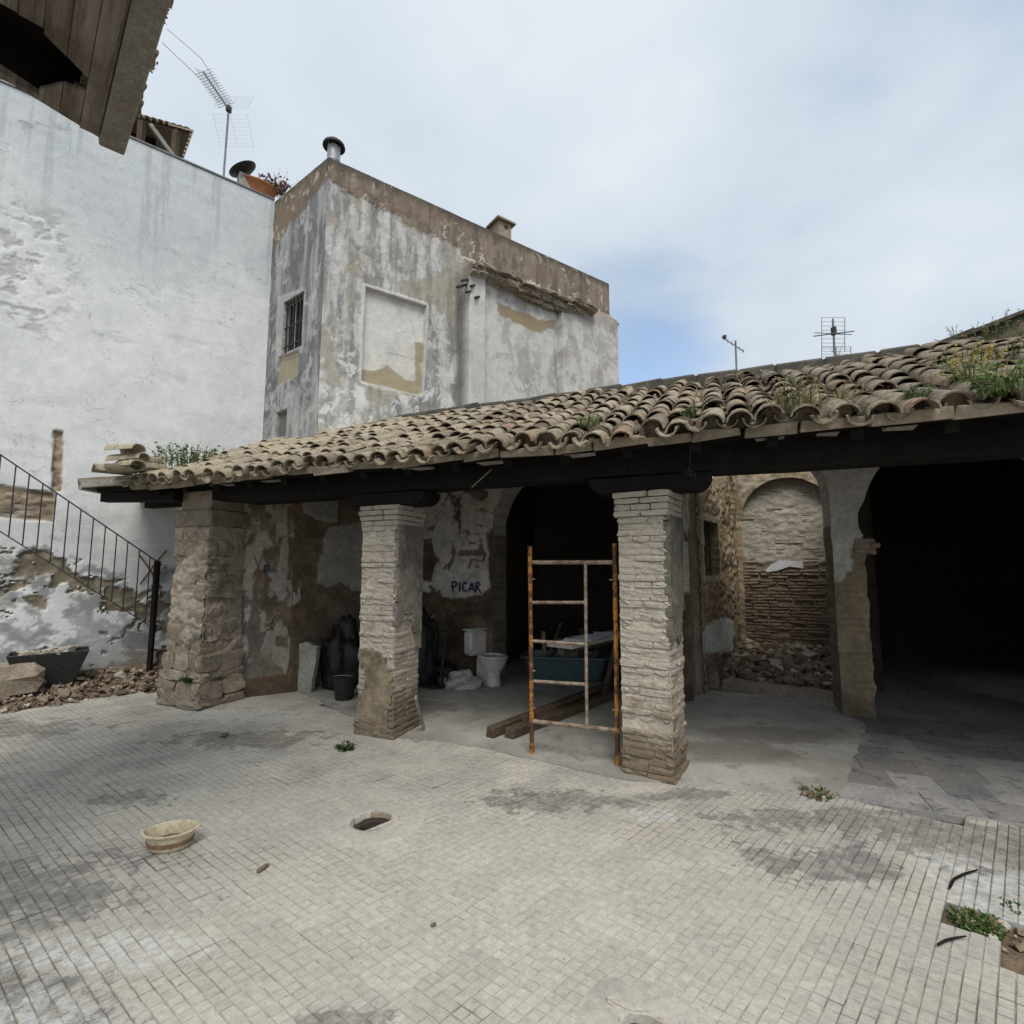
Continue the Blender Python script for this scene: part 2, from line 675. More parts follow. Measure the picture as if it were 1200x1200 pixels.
def _paver(groove):
    def fn(b):
        P = b.pos()
        cx = b.node('ShaderNodeCombineXYZ')
        b.put(cx.inputs[0], b.math('FLOOR', b.vmath('DOT_PRODUCT', P, (*TINV[0], 0))))
        b.put(cx.inputs[1], b.math('FLOOR', b.vmath('DOT_PRODUCT', P, (*TINV[1], 0))))
        cell = cx.outputs[0]
        wn = b.node('ShaderNodeTexWhiteNoise', noise_dimensions='3D')
        b.put(wn.inputs['Vector'], cell)
        big = b.noise(0.55, 5, 0.6)
        mid = b.noise(2.3, 5, 0.65, b.mapping(P, (4.2, 1.1, 0)))
        fine = b.noise(26, 4, 0.7)
        speck = b.noise(90, 2, 0.6)
        grey, dust, dark = (0.365, 0.348, 0.315), (0.455, 0.422, 0.362), (0.125, 0.122, 0.12)
        rnd = wn.outputs['Value']
        c = b.mix(b.step(mid, 0.38, 0.62), grey, dust)
        c = b.mix(b.math('MULTIPLY', b.step(big, 0.48, 0.64), 0.55), c, (0.53, 0.495, 0.43))
        wash = b.math('MAXIMUM', b.blob(-0.1, 2.7, 2.0, 1.0, mid), b.blob(-1.6, 3.6, 1.3, 0.5, mid))
        c = b.mix(b.math('MULTIPLY', wash, 0.7), c, (0.485, 0.455, 0.395))
        c = b.mix(1.0, c, b.ramp(rnd, [(0.0, 0.92), (1.0, 1.05)]), 'MULTIPLY')
        # every little square keeps a tone of its own
        cq = b.node('ShaderNodeCombineXYZ')
        b.put(cq.inputs[0], b.math('FLOOR', b.math('MULTIPLY', b.vmath('DOT_PRODUCT', P, (*TINV[0], 0)), 4.0)))
        b.put(cq.inputs[1], b.math('FLOOR', b.math('MULTIPLY', b.vmath('DOT_PRODUCT', P, (*TINV[1], 0)), 4.0)))
        wq = b.node('ShaderNodeTexWhiteNoise', noise_dimensions='3D')
        b.put(wq.inputs['Vector'], cq.outputs[0])
        rq = wq.outputs['Value']
        c = b.mix(1.0, c, b.ramp(rq, [(0.0, 0.955), (0.8, 1.015), (1.0, 1.04)]), 'MULTIPLY')
        # damp and soot stains with shapes of their own, taken up unevenly by the pavers
        stains = [(-2.75, 2.75, 0.95, 0.42), (-2.2, 2.1, 0.7, 0.25), (0.25, 1.9, 0.25, 0.06), (-0.55, 2.05, 0.2, 0.06), (1.2, 3.9, 0.5, 0.10), (3.2, 3.9, 0.8, 0.25), (-5.3, 5.4, 1.2, 0.4), (-2.5, 5.1, 0.9, 0.28), (-2.75, 3.85, 0.36, 0.16),
                  (0.35, 3.85, 0.6, 0.22), (2.1, 3.55, 0.9, 0.2), (1.75, 3.05, 0.5, 0.2), (2.75, 3.3, 0.7, 0.4)]
        jit = b.noise(4.6, 6, 0.7, b.mapping(P, (9.2, 3.3, 0)))
        m = None
        for x, y, rx, ry in stains:
            k = b.blob(x, y, rx, ry, jit, 4.2)
            m = k if m is None else b.math('MAXIMUM', m, k)
        grit = b.noise(11, 5, 0.75, b.mapping(P, (5.1, 0.3, 0)))
        m = b.step(b.math('ADD', m, b.math('MULTIPLY', b.math('SUBTRACT', rq, 0.5), 0.55)), 0.38, 0.95)
        m = b.math('MULTIPLY', m, b.ramp(grit, [(0.34, 0.3), (0.58, 1.0)]))
        c = b.mix(b.math('MULTIPLY', m, 0.74), c, b.mix(b.step(big, 0.42, 0.56), dark, (0.165, 0.145, 0.12)))
        c = b.mix(b.math('MULTIPLY', b.step(grit, 0.60, 0.74), 0.35), c, (0.20, 0.185, 0.165))
        # lime splashes
        lime = None
        for x, y, rx, ry in [(-1.75, 2.4, 0.5, 0.14), (-2.0, 2.0, 0.6, 0.2), (2.45, 2.75, 0.35, 0.5), (0.9, 3.6, 0.25, 0.1), (0.45, 1.85, 0.35, 0.12), (-3.0, 5.9, 0.8, 0.3)]:
            k = b.blob(x, y, rx, ry, jit)
            lime = k if lime is None else b.math('MAXIMUM', lime, k)
        lime = b.math('MULTIPLY', lime, b.step(b.noise(15, 4, 0.7), 0.40, 0.58))
        c = b.mix(b.math('MULTIPLY', lime, 0.7), c, (0.56, 0.57, 0.56))
        rust = b.step(b.noise(1.1, 4, 0.6, b.mapping(P, (2.2, 8.1, 0))), 0.60, 0.74)
        c = b.mix(b.math('MULTIPLY', b.math('MULTIPLY', rust, b.step(grit, 0.40, 0.62)), 0.6), c, (0.25, 0.20, 0.15))
        c = b.mix(1.0, c, b.ramp(fine, [(0.25, 0.78), (0.72, 1.16)]), 'MULTIPLY')
        c = b.mix(b.step(speck, 0.66, 0.74), c, (0.16, 0.15, 0.14))
        if groove:
            fill = b.step(b.noise(1.7, 5, 0.65, b.mapping(P, (6.0, 2.0, 0))), 0.40, 0.62)
            fill = b.math('MAXIMUM', fill, wash)
            c = b.mix(b.math('ADD', 0.22, b.math('MULTIPLY', fill, 0.60)), (0.075, 0.068, 0.06), c)
        return c, b.bump(b.math('ADD', fine, b.math('MULTIPLY', speck, 0.4)), 0.35, 0.006), b.ramp(m, [(0.0, 0.9), (1.0, 0.62)])
    return material('paver_groove' if groove else 'cement_paver', fn, 0.88, 0.25)


M_PAVER = _paver(False)
M_GROOVE = _paver(True)


def _concrete():
    def fn(b):
        P = b.pos()
        n1 = b.noise(0.9, 6, 0.62)
        n2 = b.noise(4.0, 6, 0.68, b.mapping(P, (1, 5, 0)))
        n3 = b.noise(45, 3, 0.6)
        c = b.mix(b.step(n1, 0.36, 0.62), (0.26, 0.25, 0.225), (0.39, 0.375, 0.335))
        c = b.mix(b.math('MULTIPLY', b.step(n2, 0.54, 0.68), 0.6), c, (0.14, 0.13, 0.115))
        jit = n2
        m = None
        for x, y, rx, ry in [(1.95, 4.75, 0.6, 0.35), (2.6, 5.2, 0.9, 0.3), (-1.2, 6.2, 0.7, 0.3), (3.3, 4.3, 0.6, 0.3)]:
            k = b.blob(x, y, rx, ry, jit)
            m = k if m is None else b.math('MAXIMUM', m, k)
        c = b.mix(b.math('MULTIPLY', m, 0.55), c, (0.12, 0.10, 0.085))
        k = b.blob(1.75, 4.25, 0.7, 0.25, jit)
        c = b.mix(b.math('MULTIPLY', k, 0.5), c, (0.42, 0.40, 0.36))
        c = b.mix(1.0, c, b.ramp(n3, [(0.25, 0.84), (0.75, 1.12)]), 'MULTIPLY')
        return c, b.bump(b.math('ADD', n3, b.math('MULTIPLY', n2, 1.5)), 0.25, 0.008)
    return material('trodden_concrete', fn, 0.88, 0.25)


M_CONC = _concrete()
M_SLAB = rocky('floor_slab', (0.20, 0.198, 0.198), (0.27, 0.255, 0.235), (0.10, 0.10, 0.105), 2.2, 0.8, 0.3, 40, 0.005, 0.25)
M_SOIL = rocky('bare_soil', (0.145, 0.105, 0.07), (0.20, 0.15, 0.105), (0.09, 0.07, 0.05), 5, 0.97, 0.9, 50, 0.02)
M_GROUND = rocky('dusty_ground', (0.24, 0.215, 0.18), (0.30, 0.27, 0.23), (0.16, 0.14, 0.12), 2, 0.95, 0.6, 40, 0.01)
M_RUBBLE = rocky('rubble_stone', (0.215, 0.16, 0.11), (0.30, 0.24, 0.175), (0.115, 0.085, 0.06), 3.5, 0.95, 0.6, 45, 0.01)
M_RUBBLE2 = rocky('rubble_plaster', (0.50, 0.47, 0.41), (0.38, 0.33, 0.27), (0.22, 0.18, 0.14), 4.5, 0.95, 0.5, 45, 0.01)
M_STONE = rocky('pillar_stone', (0.335, 0.28, 0.215), (0.23, 0.19, 0.145), (0.44, 0.39, 0.32), 4.5, 0.95, 0.8, 38, 0.014, 0.22)
M_MORTAR = rocky('old_mortar', (0.34, 0.285, 0.215), (0.25, 0.205, 0.15), (0.42, 0.37, 0.30), 6, 0.96, 0.9, 36, 0.016)
M_WOOD = rocky('blackened_timber', (0.010, 0.008, 0.0065), (0.015, 0.012, 0.010), (0.006, 0.005, 0.004), 3, 0.8, 0.5, 30, 0.01)
M_WOODB = rocky('brown_timber', (0.105, 0.075, 0.05), (0.07, 0.05, 0.034), (0.15, 0.115, 0.085), 5, 0.85, 0.6, 60, 0.008)
M_PLANK = rocky('grey_board', (0.36, 0.345, 0.31), (0.27, 0.25, 0.22), (0.18, 0.16, 0.135), 3, 0.85, 0.4, 60, 0.005)
M_IRON = rocky('black_iron', (0.018, 0.017, 0.018), (0.03, 0.027, 0.026), (0.05, 0.032, 0.022), 8, 0.6, 0.3, 60, 0.003, spec=0.4)
M_RAIL = rocky('railing_iron', (0.022, 0.025, 0.034), (0.03, 0.032, 0.04), (0.06, 0.038, 0.026), 7, 0.6, 0.2, 60, 0.002, spec=0.4)


def _scaffold():
    def fn(b):
        n1 = b.noise(9, 5, 0.7)
        n2 = b.noise(38, 4, 0.7)
        c = b.mix(b.step(n2, 0.40, 0.66), (0.44, 0.19, 0.028), (0.29, 0.115, 0.026))
        c = b.mix(b.step(n1, 0.43, 0.54), c, (0.075, 0.036, 0.02))
        return c, b.bump(n2, 0.4, 0.003)
    return material('rusty_yellow_paint', fn, 0.65, 0.35)


M_SCAF = _scaffold()
M_SCAFG = rocky('rusty_bare_steel', (0.30, 0.25, 0.20), (0.14, 0.075, 0.042), (0.40, 0.35, 0.30), 14, 0.6, 0.4, 60, 0.003, spec=0.4)
M_PORC = rocky('grubby_porcelain', (0.62, 0.61, 0.58), (0.55, 0.53, 0.48), (0.42, 0.38, 0.32), 4, 0.28, 0.05, 30, 0.002, spec=0.5)
M_TUB = rocky('teal_enamel', (0.085, 0.135, 0.14), (0.07, 0.11, 0.115), (0.12, 0.135, 0.125), 4, 0.4, 0.1, 30, 0.002, spec=0.5)
M_BLACKP = rocky('black_plastic', (0.014, 0.014, 0.015), (0.022, 0.022, 0.022), (0.05, 0.047, 0.043), 6, 0.5, 0.2, 40, 0.004, spec=0.4)
M_SACK = rocky('dusty_sack', (0.52, 0.50, 0.47), (0.42, 0.40, 0.36), (0.30, 0.27, 0.23), 6, 0.9, 0.4, 40, 0.006)
M_PAPER = rocky('paper', (0.72, 0.73, 0.76), (0.66, 0.67, 0.70), (0.45, 0.47, 0.52), 12, 0.8, 0.1, 60, 0.002)
M_GALV = rocky('galvanised_steel', (0.36, 0.37, 0.39), (0.30, 0.31, 0.33), (0.22, 0.21, 0.21), 6, 0.5, 0.1, 40, 0.002, spec=0.5, metallic=0.35)
M_ALU = rocky('dull_aluminium', (0.20, 0.20, 0.21), (0.15, 0.15, 0.155), (0.10, 0.09, 0.09), 9, 0.5, 0.1, 60, 0.002, spec=0.5, metallic=0.4)
M_TERRA = rocky('terracotta', (0.40, 0.155, 0.07), (0.32, 0.125, 0.06), (0.46, 0.26, 0.15), 5, 0.85, 0.3, 40, 0.004)
M_BOWL = rocky('cream_glaze', (0.55, 0.47, 0.32), (0.62, 0.55, 0.40), (0.40, 0.31, 0.19), 8, 0.55, 0.2, 50, 0.003, spec=0.35)
M_BOWLB = rocky('brown_glaze', (0.20, 0.125, 0.07), (0.26, 0.17, 0.10), (0.15, 0.09, 0.05), 12, 0.6, 0.2, 50, 0.003)
M_BLUE = rocky('blue_spray_paint', (0.012, 0.018, 0.075), (0.018, 0.026, 0.10), (0.03, 0.04, 0.10), 14, 0.8, 0.1, 60, 0.002)
M_RED = rocky('rust_red_spray_paint', (0.22, 0.085, 0.048), (0.26, 0.12, 0.075), (0.32, 0.19, 0.13), 16, 0.85, 0.1, 60, 0.002)
M_FASCIA = rocky('stained_white_fascia', (0.44, 0.42, 0.385), (0.33, 0.305, 0.265), (0.18, 0.15, 0.12), 4, 0.9, 0.5, 40, 0.008)
M_EAVEDARK = rocky('dark_ridge_mortar', (0.075, 0.07, 0.06), (0.12, 0.11, 0.09), (0.05, 0.05, 0.045), 4, 0.95, 0.6, 40, 0.01)
M_EAVE = rocky('eave_mortar', (0.30, 0.25, 0.185), (0.22, 0.18, 0.13), (0.38, 0.34, 0.27), 5, 0.95, 0.7, 40, 0.012, 0.2)
def _soffit():
    def fn(b):
        v = b.mapping(b.pos(), (0, 0, 0), (0, 0, math.radians(44.5)), (1, 1, 1))
        v = b.vmath('MULTIPLY', v, (0.9, 11, 1))
        n1 = b.noise(1.0, 5, 0.65, v)
        n2 = b.noise(3.0, 5, 0.7, v)
        n3 = b.noise(1.6, 4, 0.6)
        c = b.mix(b.step(n1, 0.34, 0.66), (0.12, 0.102, 0.086), (0.26, 0.228, 0.195))
        c = b.mix(b.math('MULTIPLY', b.step(n2, 0.52, 0.68), 0.7), c, (0.30, 0.275, 0.245))
        c = b.mix(b.math('MULTIPLY', b.step(n3, 0.5, 0.66), 0.5), c, (0.085, 0.065, 0.05))
        oi = b.node('ShaderNodeObjectInfo')
        c = b.mix(1.0, c, b.ramp(oi.outputs['Random'], [(0, 0.8), (1, 1.2)]), 'MULTIPLY')
        return c, b.bump(n2, 0.6, 0.008)
    return material('rotten_board', fn, 0.93, 0.15)


M_SOFFIT = _soffit()
M_SOFFITE = rocky('grey_edge_board', (0.29, 0.268, 0.232), (0.22, 0.198, 0.17), (0.34, 0.32, 0.285), 4, 0.92, 0.6, 40, 0.008)
M_DARKROOM = rocky('dark_interior', (0.055, 0.044, 0.034), (0.08, 0.064, 0.05), (0.04, 0.033, 0.027), 2, 0.97, 0.8, 20, 0.02)  # very dark brown; gloom of the unlit interiors is put into the colour


def _roof_tile():
    def fn(b):
        P = b.pos()
        oi = b.node('ShaderNodeObjectInfo')
        wn = b.node('ShaderNodeTexWhiteNoise', noise_dimensions='3D')
        b.put(wn.inputs['Vector'], b.vmath('FLOOR', b.mapping(P, (0.3, 0.1, 0), (0, 0, -math.radians(PA)), (4.3, 3.4, 0))))
        r = b.math('FRACT', b.math('ADD', oi.outputs['Random'], wn.outputs['Value']))
        base = b.ramp(r, [(0.0, (0.135, 0.105, 0.08)), (0.35, (0.23, 0.185, 0.135)), (0.7, (0.38, 0.325, 0.24)), (0.9, (0.33, 0.25, 0.17)), (1.0, (0.25, 0.14, 0.085))])
        n1 = b.noise(7, 5, 0.68)
        n2 = b.noise(22, 5, 0.7, b.mapping(P, (1, 3, 5)))
        n3 = b.noise(1.1, 3, 0.5)
        c = b.mix(b.math('MULTIPLY', b.step(n1, 0.46, 0.66), 0.8), base, (0.40, 0.345, 0.245))
        c = b.mix(b.math('MULTIPLY', b.step(n2, 0.53, 0.66), 0.75), c, (0.075, 0.06, 0.045))
        c = b.mix(b.math('MULTIPLY', b.step(n3, 0.46, 0.62), 0.35), c, (0.13, 0.105, 0.08))
        # the left of the roof is bleached, the right overgrown
        u = b.vmath('DOT_PRODUCT', b.vmath('SUBTRACT', P, (O2.x, O2.y, 0)), (UA.x, UA.y, 0))
        c = b.mix(b.math('MULTIPLY', b.step(u, -0.6, 2.5), 0.40), c, (0.105, 0.092, 0.072))
        n4 = b.noise(38, 4, 0.7, b.mapping(P, (7, 1, 2)))
        c = b.mix(b.math('MULTIPLY', b.step(n4, 0.58, 0.66), 0.7), c, (0.45, 0.42, 0.34))
        c = b.mix(b.math('MULTIPLY', b.step(u, -1.5, -4.5), 0.45), c, (0.41, 0.36, 0.265))
        c = b.mix(b.math('MULTIPLY', b.step(n2, 0.55, 0.64), 0.6), c, (0.085, 0.07, 0.052))
        return c, b.bump(b.math('ADD', n1, n2), 0.6, 0.008)
    return material('lichened_roof_tile', fn, 0.93, 0.15)


M_TILE = _roof_tile()


def _brick(name, cols, wash, washc, z0, z1, damp=True):
    def fn(b):
        P = b.pos()
        oi = b.node('ShaderNodeObjectInfo')
        c = b.ramp(oi.outputs['Random'], [(0.0, cols[0]), (0.5, cols[1]), (1.0, cols[2])])
        n1 = b.noise(5, 5, 0.65)
        n2 = b.noise(16, 5, 0.7, b.mapping(P, (2, 4, 6)))
        n3 = b.noise(60, 3, 0.6)
        z = b.sep(P)[2]
        zz = b.math('ADD', z, b.math('MULTIPLY', b.math('SUBTRACT', n1, 0.5), 1.0))
        lim = b.math('MULTIPLY', b.step(zz, z0, z1), wash)
        k = b.math('MULTIPLY', lim, b.step(n2, 0.30, 0.52))
        c = b.mix(k, c, washc)
        if damp:
            d = b.step(b.math('ADD', z, b.math('MULTIPLY', b.math('SUBTRACT', n1, 0.5), 0.9)), 0.62, 0.18)
            c = b.mix(b.math('MULTIPLY', d, 0.7), c, (0.135, 0.105, 0.07))
        c = b.mix(b.math('MULTIPLY', b.step(n2, 0.60, 0.72), 0.5), c, (0.14, 0.11, 0.08))
        c = b.mix(1.0, c, b.ramp(n3, [(0.25, 0.8), (0.75, 1.14)]), 'MULTIPLY')
        return c, b.bump(b.math('ADD', n2, n3), 0.7, 0.009)
    return material(name, fn, 0.95, 0.12)


M_BRICK = _brick('limewashed_brick', ((0.30, 0.235, 0.165), (0.38, 0.315, 0.235), (0.34, 0.25, 0.185)), 0.8, (0.47, 0.43, 0.37), 0.1, 0.8)
M_BRICKR = _brick('ruin_brick', ((0.19, 0.135, 0.097), (0.265, 0.20, 0.145), (0.22, 0.15, 0.11)), 0.8, (0.40, 0.355, 0.295), 1.35, 1.75)


def leafmat(name, c1, c2):
    def fn(b):
        n = b.noise(30, 2, 0.5)
        return (b.mix(b.step(n, 0.35, 0.65), c1, c2),)
    return material(name, fn, 0.75, 0.2)


M_LEAF = leafmat('fresh_leaf', (0.055, 0.105, 0.022), (0.10, 0.155, 0.04))
M_LEAFD = leafmat('dark_leaf', (0.025, 0.055, 0.014), (0.045, 0.085, 0.022))
M_DRY = leafmat('dry_stalk', (0.17, 0.115, 0.055), (0.115, 0.070, 0.036))
M_STRAW = leafmat('straw_stalk', (0.25, 0.21, 0.10), (0.17, 0.16, 0.07))
M_FLOWER = leafmat('purple_flower', (0.24, 0.12, 0.17), (0.32, 0.19, 0.22))
M_YEL = leafmat('yellow_flower', (0.42, 0.33, 0.03), (0.48, 0.38, 0.06))
M_GREENW = leafmat('green_cord', (0.05, 0.09, 0.085), (0.03, 0.05, 0.05))


# ================================================================== SETTING: ground, paving
DRAIN = ground(437, 963).xy
DRAIN2 = ground(755, 1211).xy
SOIL = [ground(*q).xy for q in [(1133, 1059), (1215, 1086), (1290, 1130), (1290, 1180), (1205, 1150), (1176, 1130), (1175, 1110), (1147, 1100), (1119, 1103)]]


def build_ground():
    holes = ((DRAIN, .10), (DRAIN2, .064))
    xs = sorted([-90, 90] + [c.x + k * h for c, h in holes for k in (-1, 1)])
    ys = sorted([-60, 160] + [c.y + k * h for c, h in holes for k in (-1, 1)])
    mb = MB()
    for i in range(len(xs) - 1):
        for j in range(len(ys) - 1):
            cx, cy = (xs[i] + xs[i + 1]) / 2, (ys[j] + ys[j + 1]) / 2
            if any(abs(cx - c.x) < h and abs(cy - c.y) < h for c, h in holes):
                continue
            mb.add([(xs[i], ys[j], -.055), (xs[i + 1], ys[j], -.055), (xs[i + 1], ys[j + 1], -.055), (xs[i], ys[j + 1], -.055)], [(0, 1, 2, 3)])
    mb.build('ground', M_GROUND, kind='structure')


build_ground()

CONC_FRONT = [L(ground(*q)) for q in [(470, 866), (520, 869), (580, 880), (640, 894), (700, 907), (738, 915), (820, 921), (900, 929), (955, 934), (988, 925), (1000, 895), (1008, 868), (1016, 850)]]
CONC = CONC_FRONT + [(1.55, 2.6), (1.55, 3.2), (-0.3, 3.2), (-0.4, 5.3), (-3.1, 5.3), (-3.1, 3.0), (-4.45, 2.6), (-4.95, 1.1), (-4.3, 0.85), (-3.6, 0.5), (-3.0, 0.3)]


def resample(poly, d, jit, seed):
    rr = random.Random(seed)
    out = []
    for i in range(len(poly)):
        a, b = Vector(poly[i]), Vector(poly[(i + 1) % len(poly)])
        k = max(1, int((b - a).length / d))
        for t in range(k):
            q = a.lerp(b, t / k)
            out.append((q.x + rr.uniform(-jit, jit), q.y + rr.uniform(-jit, jit)))
    return out


def inside(poly, x, y):
    c = False
    j = len(poly) - 1
    for i in range(len(poly)):
        if (poly[i][1] > y) != (poly[j][1] > y) and x < (poly[j][0] - poly[i][0]) * (y - poly[i][1]) / (poly[j][1] - poly[i][1]) + poly[i][0]:
            c = not c
        j = i
    return c


def paver_mesh(name, seed):
    rr = random.Random(seed)
    mb = MB()
    h = TILE / 2
    zb = -0.0042
    mb.add([(-h, -h, zb), (h, -h, zb), (h, h, zb), (-h, h, zb)], [(0, 1, 2, 3)], 1)
    mb.add([(-h, -h, zb), (h, -h, zb), (h, h, zb), (-h, h, zb), (-h, -h, -.055), (h, -h, -.055), (h, h, -.055), (-h, h, -.055)],
           [(0, 4, 5, 1), (1, 5, 6, 2), (2, 6, 7, 3), (3, 7, 4, 0)], 1)
    n = 4
    q = 2 * h / n
    for i in range(n):
        for j in range(n):
            cx, cy = -h + q * (i + .5), -h + q * (j + .5)
            a, bv = q / 2 - 0.0026, q / 2 - 0.0043
            dz = rr.uniform(-.0014, .0008)
            if rr.random() < .06:
                dz = -.0028
            jx, jy = rr.uniform(-.0012, .0012), rr.uniform(-.0012, .0012)
            vs = [(cx + sx * a, cy + sy * a, zb + .0002) for sx, sy in ((-1, -1), (1, -1), (1, 1), (-1, 1))]
            vs += [(cx + sx * bv + jx, cy + sy * bv + jy, dz + rr.uniform(-.0008, .0008)) for sx, sy in ((-1, -1), (1, -1), (1, 1), (-1, 1))]
            mb.add(vs, [(4, 5, 6, 7), (0, 1, 5, 4), (1, 2, 6, 5), (2, 3, 7, 6), (3, 0, 4, 7)], 0)
    mb.v = [Vector((v.x * T1.x + v.y * T2.x, v.x * T1.y + v.y * T2.y, v.z)) for v in mb.v]
    me = mb.mesh(name)
    me.materials.append(M_PAVER)
    me.materials.append(M_GROOVE)
    return me


def build_paving():
    root = bpy.data.objects.new('courtyard_paving', None)
    COL.objects.link(root)
    root['kind'] = 'structure'
    meshes = [paver_mesh('paver', 40 + i) for i in range(7)]
    ta = math.radians(TILE_ANG)
    ca, sa = math.cos(ta), math.sin(ta)
    spots = []
    concw = [tuple(W(*q).xy) for q in CONC]
    for i in range(-70, 60):
        for j in range(-40, 70):
            lx, ly = (i + .5) * TILE, (j + .5) * TILE
            x, y = lx * T1.x + ly * T2.x, lx * T1.y + ly * T2.y
            u, n = L((x, y))
            if not (-7.6 < u < 4.6 and -4.5 < n):
                continue
            if n > 0.35 and not (u < -2.6 and n < 1.3 - 0.1 * (u + 5) and u > -5.6):
                continue
            if u > 1.0 and n > 0.12 + 0.02 * math.sin(u * 9):
                continue
            if inside(concw, x, y) and min((Vector(q) - Vector((x, y))).length for q in concw) > 0.28 and not (n < 0.1):
                continue
            if (Vector((x, y)) - DRAIN).length < 0.19 or (Vector((x, y)) - DRAIN2).length < 0.18:
                continue
            if inside(SOIL, x, y):
                continue
            spots.append((math.hypot(x, y), x, y))
    spots.sort()
    vis = [q for q in spots if abs(q[1]) < q[2] * 1.06 and q[2] > 1.55]
    own = set(vis[:300])
    rr = random.Random(5)
    vs_all, fs_all, mi_all = [], [], []
    data = []
    for me in meshes:
        data.append((np.array([v.co for v in me.vertices]), [list(p.vertices) for p in me.polygons], [p.material_index for p in me.polygons]))
    base = 0
    for d, x, y in spots:
        k = rr.randrange(len(meshes))
        tilt = (rr.gauss(0, .0045), rr.gauss(0, .0045))
        dz = rr.gauss(0, .0013) + 0.004 * math.sin(x * 1.3 + 1) * math.sin(y * 1.1)
        turn = rr.randrange(2) * PI
        from mathutils import Euler
        R = Euler((tilt[0], tilt[1], turn + rr.gauss(0, .003))).to_matrix()
        if (d, x, y) in own:
            place('paver', meshes[k], TRS((x, y, dz), R, (1, 1, 1)), root)
        else:
            v, f, m = data[k]
            vv = v @ np.array(R).T + np.array((x, y, dz))
            vs_all.append(vv)
            fs_all += [[a + base for a in q] for q in f]
            mi_all += m
            base += len(v)
    me = bpy.data.meshes.new('far_pavers')
    me.from_pydata(np.concatenate(vs_all).tolist(), [], fs_all)
    me.polygons.foreach_set('material_index', mi_all)
    me.materials.append(M_PAVER)
    me.materials.append(M_GROOVE)
    link('far_pavers', me, None, root, 'stuff')


build_paving()


def build_porch_floor():
    poly = resample(CONC, 0.09, 0.014, 3)
    root = MB().prism([tuple(W(*q).xy) for q in poly], -0.05, 0.009).build('porch_floor', M_CONC, kind='structure')
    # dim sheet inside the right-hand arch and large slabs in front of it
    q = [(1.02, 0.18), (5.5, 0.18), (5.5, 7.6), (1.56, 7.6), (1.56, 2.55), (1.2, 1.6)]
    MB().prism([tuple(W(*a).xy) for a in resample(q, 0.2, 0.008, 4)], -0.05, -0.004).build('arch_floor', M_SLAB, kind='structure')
    rr = random.Random(8)
    meshes = []
    for k in range(5):
        mb = MB()
        mb.box((0, 0, -.02), (1, 1, .04), jit=0.006)
        for v in mb.v:
            v.z = 0 if v.z > -.02 else -.04
        me = mb.mesh('floor_slab')
        me.materials.append(M_SLAB)
        meshes.append(me)
    root2 = bpy.data.objects['arch_floor']
    from mathutils import Euler
    n0 = 0.22
    while n0 < 2.6:
        dn = rr.choice((0.30, 0.36, 0.42))
        u0 = 1.06 + (0.42 if n0 > 1.7 else (0.2 if n0 > 1.0 else 0)) + rr.uniform(0, .1)
        while u0 < 5.0:
            du = rr.choice((0.30, 0.42, 0.42, 0.55))
            R = Matrix.Rotation(math.radians(PA), 3, 'Z') @ Euler((rr.gauss(0, .0025), rr.gauss(0, .0025), rr.gauss(0, .006))).to_matrix()
            place('floor_slab', rr.choice(meshes), TRS(W(u0 + du / 2, n0 + dn / 2, 0.002 + rr.uniform(0, .003)), R, (du - .004, dn - .004, 1)), root2)
            u0 += du
        n0 += dn


build_porch_floor()


# ================================================================== THE WHITE HOUSE on the left
PL_W = Plane(ground(180, 795).xy, 40.4)
C0 = PL_W.hit(307, 520).xy
PL_S = Plane(C0, -37.4)
C1 = PL_S.hit(378, 350).xy
PL_F = Plane(C1, 35.5)
S_C0 = PL_W.uv(307, 520)[0]
S_C1 = PL_S.uv(378, 350)[0]
WTOP = 8.2


